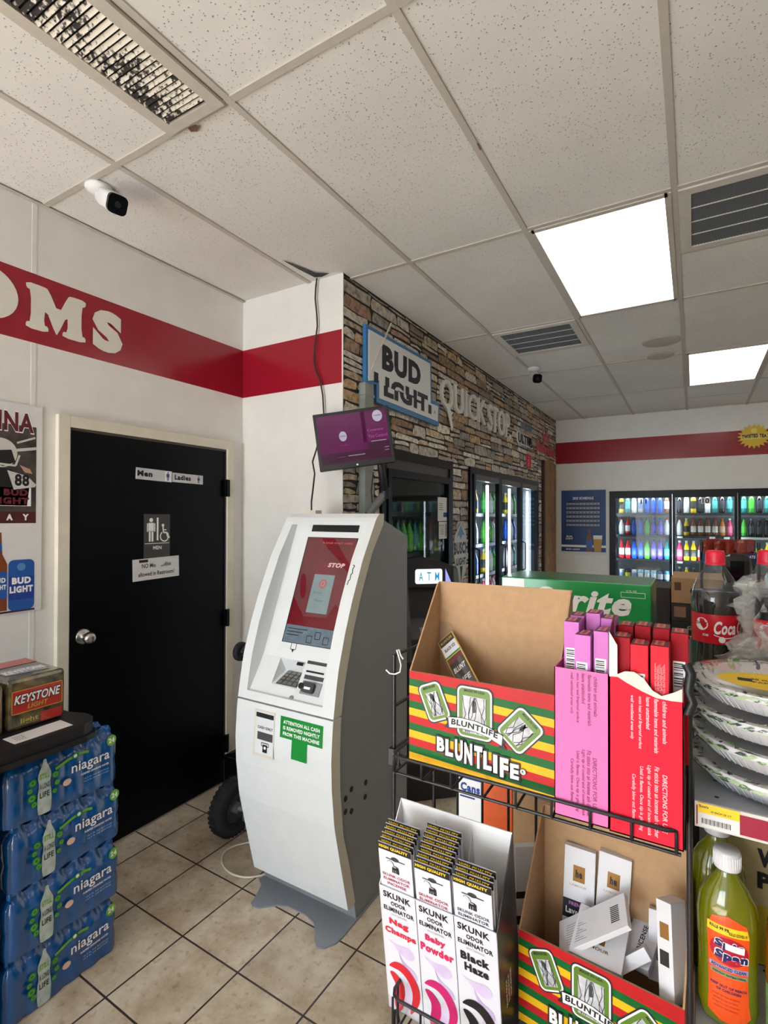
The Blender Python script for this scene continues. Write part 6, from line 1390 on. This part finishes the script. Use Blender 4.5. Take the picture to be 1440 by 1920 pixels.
# cleaner bottles
M_clean = mat('cleaner_liquid_yellow', (160, 168, 10), .08, spec=.5, var=.04, coat=.8)
def clean_mat():
    m = bpy.data.materials.new('cleaner_yellow_green'); m.use_nodes = True; n = m.node_tree; p = n.nodes['Principled BSDF']
    p.inputs['Base Color'].default_value = lin((112, 114, 6)); p.inputs['Roughness'].default_value = .12; p.inputs['Coat Weight'].default_value = .6; p.inputs['Subsurface Weight'].default_value = .25; p.inputs['Subsurface Radius'].default_value = (.03, .03, .005)
    nz = n.nodes.new('ShaderNodeTexNoise'); nz.inputs['Scale'].default_value = 12; return m
M_cl = clean_mat(); M_or = mat('label_orange', (240, 84, 24), .35, var=.03); M_capw = mat('cap_white', (226, 226, 230), .4)
def cleaner(x, y, z, label, art, s_=1.0):
    t = thing('cleaner_bottle', label, 'cleaner bottle', (x, y, z))
    sec_ = [(.032, .0), (.0385, .006), (.041, .03), (.040, .10), (.0415, .14), (.042, .165), (.038, .190), (.028, .210), (.017, .224), (.0135, .232)]
    b = MB(); b.lathe([(r*s_, z_*s_) for r, z_ in [(.001, .0)]+sec_], M_cl, 40, sx=1.0, sy=.68); b.build('bottle_body', t)
    b = MB(); b.lathe([(.0135*s_, .232*s_), (.013*s_, .243*s_)], M_pet, 28, sx=1, sy=.9); b.build('bottle_neck', t)
    b = MB(); b.lathe([(.0185*s_, .238*s_), (.0190*s_, .241*s_), (.0185*s_, .262*s_), (.017*s_, .266*s_), (.001, .266*s_)], M_capw, 32)
    for i in range(32):
        a = 2*PI*i/32; b.box(.0186*math.cos(a)-.0006, .0186*math.cos(a)+.0006, .0186*math.sin(a)-.0006, .0186*math.sin(a)+.0006, .243*s_, .260*s_, M_capw)
    b.build('cap', t)
    if art:
        b = MB(); outl = [(-.029, .022), (-.010, .012), (.016, .012), (.031, .026), (.028, .045), (.027, .08), (.0285, .12), (.0295, .150), (.025, .166), (.0, .176), (-.022, .170), (-.030, .150), (-.0285, .11), (-.0275, .06)]
        def put(pts, m, L):
            # lay the print on the curved front
            out = []
            for u, v in pts:
                r = interp([(rr, zz) for rr, zz in sec_], v) ; a = u/r; out.append(((r+.0004+.0003*L)*math.sin(a), -(r*.68+.0004+.0003*L)*math.cos(a), v))
            b.add(out, [tuple(range(len(out)))], m)
        def strips(P, m, L):
            zz0, zz1 = min(p[1] for p in P), max(p[1] for p in P); n_ = max(1, int((zz1-zz0)/.008)); x0_, x1_ = min(p[0] for p in P), max(p[0] for p in P); m_ = max(1, int((x1_-x0_)/.008))
            for i in range(n_):
                a, c = zz0+(zz1-zz0)*i/n_, zz0+(zz1-zz0)*(i+1)/n_
                Q = clip_half(clip_half(P, 0, 1, -a), 0, -1, c)
                if len(Q) < 3: continue
                for j in range(m_):
                    d, e_ = x0_+(x1_-x0_)*j/m_, x0_+(x1_-x0_)*(j+1)/m_; Q2 = clip_half(clip_half(Q, 1, 0, -d), -1, 0, e_)
                    if len(Q2) > 2: put(Q2, m, L)
        def tx(s, cx, cy, wd, h, m, L, bold=.03, shear=0):
            vs, fs, _ = glyphs(s, bold, shear)
            for f in fs: put([(cx+(vs[i][0]-.5)*wd, cy+(vs[i][1]-.5)*h) for i in f], m, L)
        def dsk(cx, cy, rx, ry, m, L): strips([(cx+rx*math.cos(2*PI*i/28), cy+ry*math.sin(2*PI*i/28)) for i in range(28)], m, L)
        strips(outl, M_or, 1); strips([(-.0295, .1465), (.0290, .1465), (.026, .160), (-.0290, .160)], M_yel, 2)
        tx('KILLS 99.9%', -.012, .155, .026, .005, M_ink, 3.5); tx('KILLS COVID-19', .013, .1515, .024, .0048, M_ink, 3.5)
        dsk(.001, .122, .026, .021, mat('label_crimson', (186, 20, 50), .35), 2.5)
        mnv = mat('label_navy', (32, 30, 96), .35)
        tx('Spic', .001, .131, .040, .017, M_W, 4, .10, .1); tx('Spic', .001, .131, .038, .015, mnv, 5, .06, .1); tx('Span', .004, .114, .046, .020, M_W, 4.5, .10, .1); tx('Span', .004, .114, .043, .017, mnv, 5.5, .06, .1)
        strips([(-.004, .126), (.020, .124), (.021, .134), (-.004, .136)], M_W, 7)
        strips([(-.026, .092), (.027, .092), (.027, .099), (-.026, .099)], mat('label_lilac', (176, 160, 200), .35), 2.2); tx('ADVANCED CLEAN', .0, .0955, .046, .005, mnv, 4); strips([(-.024, .083), (.026, .083), (.026, .089), (-.024, .089)], mat('label_sage', (140, 160, 120), .35), 2.2); tx('EVERYDAY ANTIBACTERIAL', .001, .086, .044, .003, M_ink, 4)
        tx('KEEP OUT OF REACH', .0, .067, .048, .004, mnv, 3); tx('OF CHILDREN', .0, .061, .032, .004, mnv, 3)
        for k in range(4): tx('see back for more directions', -.004, .052-.006*k, .036-.004*(k % 2), .0028, mat('label_dark_red', (140, 30, 20), .4), 3, 0)
        b.build('front_label', t)
    return t
cleaner(.044, .995, .7955, 'front yellow cleaner bottle with orange label and white cap', True)
cleaner(.033, 1.085, .7955, 'yellow cleaner bottle standing behind the front one', False, 1.02)
t = boxc('cleaner_carton', 'dull yellow cleaning wipes box behind the cleaner bottles', .045, .30, 1.14, 1.24, .7955, 1.095, mat('box_dull_yellow', (196, 168, 30), .45, var=.1), lambda b, F, x0, x1, z0, z1: (b.poly(F, rrect(.062, 1.035, .125, 1.062, .003), mat('pale_lilac_label', (180, 170, 176), .5), 1), b.text(F, 'trueliving', .093, 1.048, .055, .014, mat('living_purple', (90, 60, 110), .5), 2), b.rect(F, .05, .9, .29, 1.01, mat('pale_tan_panel', (190, 176, 130), .5), 1), b.text(F, 'WOOD', .15, .985, .11, .032, M_ink, 2, bold=.06), b.text(F, 'POLISH', .16, .945, .13, .030, M_ink, 2, bold=.06)), 'carton')
t = thing('spray_bottle', 'amber and green spray bottle cut by the right edge', 'bottle', (.122, .985, .7955))
b = MB(); b.lathe([(.001, 0), (.028, 0), (.030, .01), (.030, .09)], mat('bottle_mint_label', (120, 150, 90), .4), 28); b.lathe([(.030, .09), (.031, .13), (.028, .18), (.014, .205), (.012, .22)], mat('amber_bottle', (150, 84, 14), .15, coat=.6, var=.4, scale=30), 28); b.build('bottle_body', t)
b = MB(); b.lathe([(.0135, .22), (.0135, .24), (.001, .242)], M_capw, 20); b.build('cap', t)

# ================================================================== ATM BEHIND THE KIOSK
atm = thing('atm', 'dark grey bank machine with lit white sign behind the kiosk', 'cash machine', (-1.300, 2.70, 0), .75)
M_at = mat('atm_grey', (86, 88, 92), .4, var=.05); M_atd = mat('atm_dark', (50, 50, 56), .4)
aw = .165
b = MB(); b.prism(frame((-aw+.02, 0, 0), (0, 1, 0), (0, 0, 1)), [(-.05, 0), (.22, 0), (.22, 1.27), (.10, 1.27), (.05, 1.0), (-.05, .90)], 0, 2*aw-.04, M_atd); b.build('cabinet', atm, bevel=.004)
for x in (-aw, aw-.026):
    b = MB(); b.prism(frame((x, 0, 0), (0, 1, 0), (0, 0, 1)), [(-.14, .80), (.22, .74), (.22, 1.30), (.02, 1.30), (-.015, 1.285), (-.06, 1.12), (-.11, .98)], 0, .026, M_at); b.build('side_cheek', atm, bevel=.004)
arc_ = [(-aw+.02+(2*aw-.04)*i/12, 1.300+.042*math.sin(PI*i/12)) for i in range(13)]
b = MB(); b.prism(fx(0, .0, 0), [(-aw+.02, 1.185), (aw-.02, 1.185)]+arc_[::-1], -.21, 0, M_atd); b.build('sign_hood', atm, bevel=.004)
b = MB(); M_sl = mat('lit_sign_panel', (235, 248, 255), .3, emit=.9, var=.02)
b.prism(fx(0, -.001, 0), rrect(-.085, 1.205, .075, 1.288, .012), 0, .003, M_sl); G = fx(0, -.0045, 0); M_cy = mat('sign_cyan', (50, 150, 190), .3, emit=.5)
for ch, x in (('A', -.052), ('T', -.004), ('M', .044)): b.text(G, ch, x, 1.246, .026, .050, M_cy, 1, bold=.01)
b.build('lit_sign', atm)
b = MB(); b.poly(fx(0, -.001, 0), [(.095, 1.29), (.135, 1.20), (.095, 1.20)], mat('side_lilac_glow', (150, 150, 220), .3, emit=.8), 1); b.build('side_light', atm)
b = MB(); b.obox(frame((-.11, .06, .98), (1, 0, 0), Vector((0, .18, 1)).normalized()), 0, .22, .02, .18, 0, .004, M_black); b.build('screen', atm)
b = MB(); b.obox(frame((-.06, -.045, .905), (1, 0, 0), Vector((0, 1, .9)).normalized()), 0, .12, 0, .07, 0, .006, M_grey); b.build('keypad', atm)

# ================================================================== WATER CASES, LEDGE, BEER (left)
M_wf = mat('blue_shrink_film', (8, 84, 152), .16, var=.10, scale=6, coat=.7, bump=.35); M_wc = mat('blue_bottle_cap', (50, 130, 214), .25, coat=.6)
M_ng = mat('leaf_green_ink', (110, 178, 44), .35); M_ng2 = mat('ring_green_ink', (24, 128, 66), .35); M_sil = mat('bottle_print_silver', (196, 208, 204), .35, col2=(168, 184, 178), scale=40)
PKL, PKW, PKH = .375, .26, .203
def water_case(x, y, z, label, rz=0):
    """front face looks towards +x; x is the front plane, y the near end"""
    t = thing('water_bottle_case', label, 'water case', (x, y, z), rz, 'shrink wrapped water bottle cases')
    nby, nbx = 6, 4; pitch = PKL/nby; px_ = PKW/nbx
    prof = [(0, .004), (.012, 0), (.05, 0), (.085, .0035), (.10, 0), (.14, 0), (.158, .004), (.172, .013), (.182, .020), (PKH-.006, .0225)]
    path = []
    def side(p0, d, nrm, nb, pt):
        for i in range(nb*6):
            s_ = i/6; ph = (s_ % 1); sc = (1-abs(math.sin(PI*ph)))
            path.append((p0[0]+d[0]*s_*pt, p0[1]+d[1]*s_*pt, nrm[0], nrm[1], sc))
    side((0, 0), (0, 1), (1, 0), nby, pitch); side((0, PKL), (-1, 0), (0, 1), nbx, px_); side((-PKW, PKL), (0, -1), (-1, 0), nby, pitch); side((-PKW, 0), (1, 0), (0, -1), nbx, px_)
    n = len(path); V = []; rs = random.Random(int(z*100)+int(y*50))
    for h, ins in prof:
        sc_k = .006+(.016 if h > .15 else 0)*(h-.15)/.05
        for k, (xx, yy, nx, ny, sc) in enumerate(path):
            d = ins+sc*sc_k+rs.uniform(-.0007, .0007)
            # round the four corners
            cxd = min(xx+PKW, -xx); cyd = min(yy, PKL-yy); rr = .02
            x2, y2 = xx-nx*d, yy-ny*d
            if -xx < rr and yy < rr or -xx < rr and PKL-yy < rr or xx+PKW < rr and yy < rr or xx+PKW < rr and PKL-yy < rr:
                ccx = -rr if -xx < rr else -PKW+rr; ccy = rr if yy < rr else PKL-rr; vx, vy = x2-ccx, y2-ccy; l_ = math.hypot(vx, vy) or 1
                if l_ > rr-d: x2, y2 = ccx+vx/l_*max(.002, rr-d), ccy+vy/l_*max(.002, rr-d)
            V.append((x2, y2, h))
    b = MB(); b.add(V, [(j*n+i, j*n+(i+1) % n, (j+1)*n+(i+1) % n, (j+1)*n+i) for j in range(len(prof)-1) for i in range(n)], M_wf, True)
    # top sheet dipping between the caps
    N1, N2 = 24, 36; V2 = []
    for j in range(N2+1):
        for i in range(N1+1):
            xx = -.022-(PKW-.044)*i/N1; yy = .022+(PKL-.044)*j/N2
            u = ((-xx)/px_ % 1)-.5; v = ((yy)/pitch % 1)-.5; rr = math.hypot(u, v)
            V2.append((xx, yy, PKH-.006+.008*max(0, 1-(rr/.42)**2)-.010*min(1, rr/.6)))
    b.add(V2, [(j*(N1+1)+i, (j+1)*(N1+1)+i, (j+1)*(N1+1)+i+1, j*(N1+1)+i+1) for j in range(N2) for i in range(N1)], M_wf, True)
    b.build('shrink_film', t)
    b = MB()
    for j in range(nby):
        for i in (0, 1): b.lathe([(.0145, PKH-.024), (.015, PKH-.006), (.013, PKH-.001), (.001, PKH)], M_wc, 12, c=(-px_*(i+.5)-.004, pitch*(j+.5), 0))
    b.build('bottle_caps', t)
    b = MB(); F = fy(.0022, 0, 0)
    b.poly(F, chaikin([(.095, .012), (.102, .006), (.130, .006), (.137, .012), (.138, .07), (.132, .10), (.138, .13), (.128, .155), (.122, .168), (.121, .182), (.111, .182), (.110, .168), (.104, .155), (.094, .13), (.100, .10), (.094, .07)], 1), M_sil, 3)
    for z_, t_, m in ((.128, 'STILL', M_ng), (.096, 'A LONG', M_dgrey), (.068, 'LIFE', M_ink)): b.text(F, t_, .116, z_, .030, .018, m, 5, bold=.03)
    for cx_, cz_, r in ((.080, .118, .012), (.072, .095, .009), (.078, .070, .013), (.085, .048, .010), (.150, .118, .011), (.156, .09, .009), (.148, .065, .008)): b.disc(F, cx_, cz_, r, M_ng2, 2); b.disc(F, cx_, cz_, r*.68, M_ng, 2.5); b.disc(F, cx_, cz_, r*.4, M_ng2, 2.8)
    b.line(F, [(.150, .135), (.195, .150), (.235, .156), (.262, .150)], .009, M_ng, 2); b.disc(F, .215, .153, .012, M_ng2, 3, .010); b.disc(F, .215, .153, .006, M_W, 3.5)
    b.text(F, 'niagara', .270, .108, .135, .042, M_W, 4, bold=.012); b.text(F, 'PURIFIED DRINKING WATER', .285, .080, .10, .007, M_W, 4); b.disc(F, .188, .075, .014, mat('pale_peach_ink', (232, 196, 180), .4), 3, .011)
    for k in range(2): b.text(F, '16.9 FL OZ BOTTLES', .290, .062-.010*k, .09, .005, mat('pale_blue_print', (150, 190, 230), .4), 4)
    b.disc(F, .345, .158, .018, M_ng, 3, .019); b.text(F, '24', .345, .158, .022, .018, M_W, 4, bold=.05)
    b.build('film_print', t)
    return t
nmz = ['lowest', 'second', 'third', 'topmost']
for k in range(4):
    water_case(-1.815+(0, .004, .0, -.003)[k], .788+(0, .004, .012, -.002)[k], .001+.2045*k, '%s blue water case of the right-hand stack by the door' % nmz[k], rz=(.03, .02, .035, .02)[k])
for k in range(4):
    water_case(-1.815+(.006, .0, .004, .0)[k], .398+(0, .003, -.002, .0)[k], .001+.2045*k, '%s blue water case of the stack cut by the left edge' % nmz[k], rz=.0)
for k in range(4):
    pass
led = thing('black_ledge', 'black display board lying over the blue water cases', 'display board', (-1.9, .6, .85))
P = [(-2.36, .30), (-1.74, .30), (-1.74, .985), (-1.752, 1.018), (-1.785, 1.040), (-1.83, 1.045), (-1.90, 1.02), (-2.36, 1.02)]
b = W(led); b.prism(frame((0, 0, 0), (1, 0, 0), (0, 1, 0)), P, .856, .897, mat('black_board', (22, 20, 24), .5, var=.2)); b.build('board', led, bevel=.006)
b = W(led); b.prism(frame((0, 0, 0), (1, 0, 0), (0, 1, 0)), [(x+(.006 if x > -1.8 else 0), y+(.006 if y > .9 else 0)) for x, y in P], .838, .857, mat('black_board_lip', (16, 14, 17), .55)); b.build('board_lip', led, bevel=.004)
b = MB(); b.prism(frame((0, 0, 0), (1, 0, 0), (0, 1, 0)), [(-1.764, .790), (-1.763, .961), (-1.841, .962), (-1.835, .788)], .8975, .8983, M_paper)
G = ftop(0, 0, .8984, PI/2)
for k in range(3): b.text(frame((-1.80, .82, .8984), (0, 1, 0), (-1, 0, 0)), ('PRICE', 'ICE', 'LIST')[k], .0, .014-.014*k, .03, .006, M_ink, 1)
tag(b.build('paper_sheet'), 'white printed paper strip lying on the black board', 'paper')
# beer cases on the board
M_camo = mat('case_camo_print', (120, 108, 66), .25, col2=(44, 44, 40), var=.3, scale=26, coat=.8); M_kred = mat('case_red_panel', (190, 52, 42), .3, coat=.5); M_ky = mat('case_gold', (200, 168, 70), .3)
def beer_case(y0, y1, z0, z1, label, first):
    t = thing('beer_case', label, 'beer case', (-1.90, y0, z0), 0)
    x1, x0 = -1.868, -2.13
    b = W(t); b.box(x0, x1, y0, y1, z0, z1, M_camo); b.build('case_body', t, bevel=.012)
    b = W(t); F = fy(x1+.001, 0, 0); w_ = y1-y0
    b.poly(F, rrect(y0+.010, z0+.052, y1-.010, z0+.128, .008), M_kred, 1); b.line(F, [(y0+.012, z0+.054), (y1-.012, z0+.054), (y1-.012, z0+.126), (y0+.012, z0+.126), (y0+.012, z0+.054)], .0022, M_ky, 2)
    b.text(F, 'KEYSTONE', (y0+y1)/2, z0+.098, w_*.80+.004, .034, M_ink, 3, bold=.10, shear=.25); b.text(F, 'KEYSTONE', (y0+y1)/2, z0+.098, w_*.80, .029, M_W, 4, bold=.03, shear=.25); b.text(F, 'LIGHT', (y0+y1)/2, z0+.070, w_*.36, .015, M_ky, 4, bold=.03, shear=.2)
    b.rect(F, y0+w_*.55, z0+.008, y1-.012, z0+.040, M_kred, 2); b.text(F, 'light', y0+w_*.36, z0+.025, w_*.3, .022, M_ky, 3, bold=.02)
    G = frame((x1, y0, z1+.001), (0, 1, 0), (-1, 0, 0)); b.rect(G, .01, .17, w_-.01, .25, M_kred, 1); b.poly(G, [(.02, .06), (w_-.03, .04), (w_-.04, .12), (.02, .14)], mat('case_silver', (150, 156, 168), .3), 1); b.text(G, 'KEYSTONE', w_/2, .09, w_*.7, .04, M_W, 2, bold=.05)
    b.build('case_print', t)
beer_case(.815, .992, .8975, 1.063, 'camouflage beer case with red panel on the black board by door', True)
beer_case(.622, .805, .8975, 1.055, 'camouflage beer case cut by the left edge of view', False)
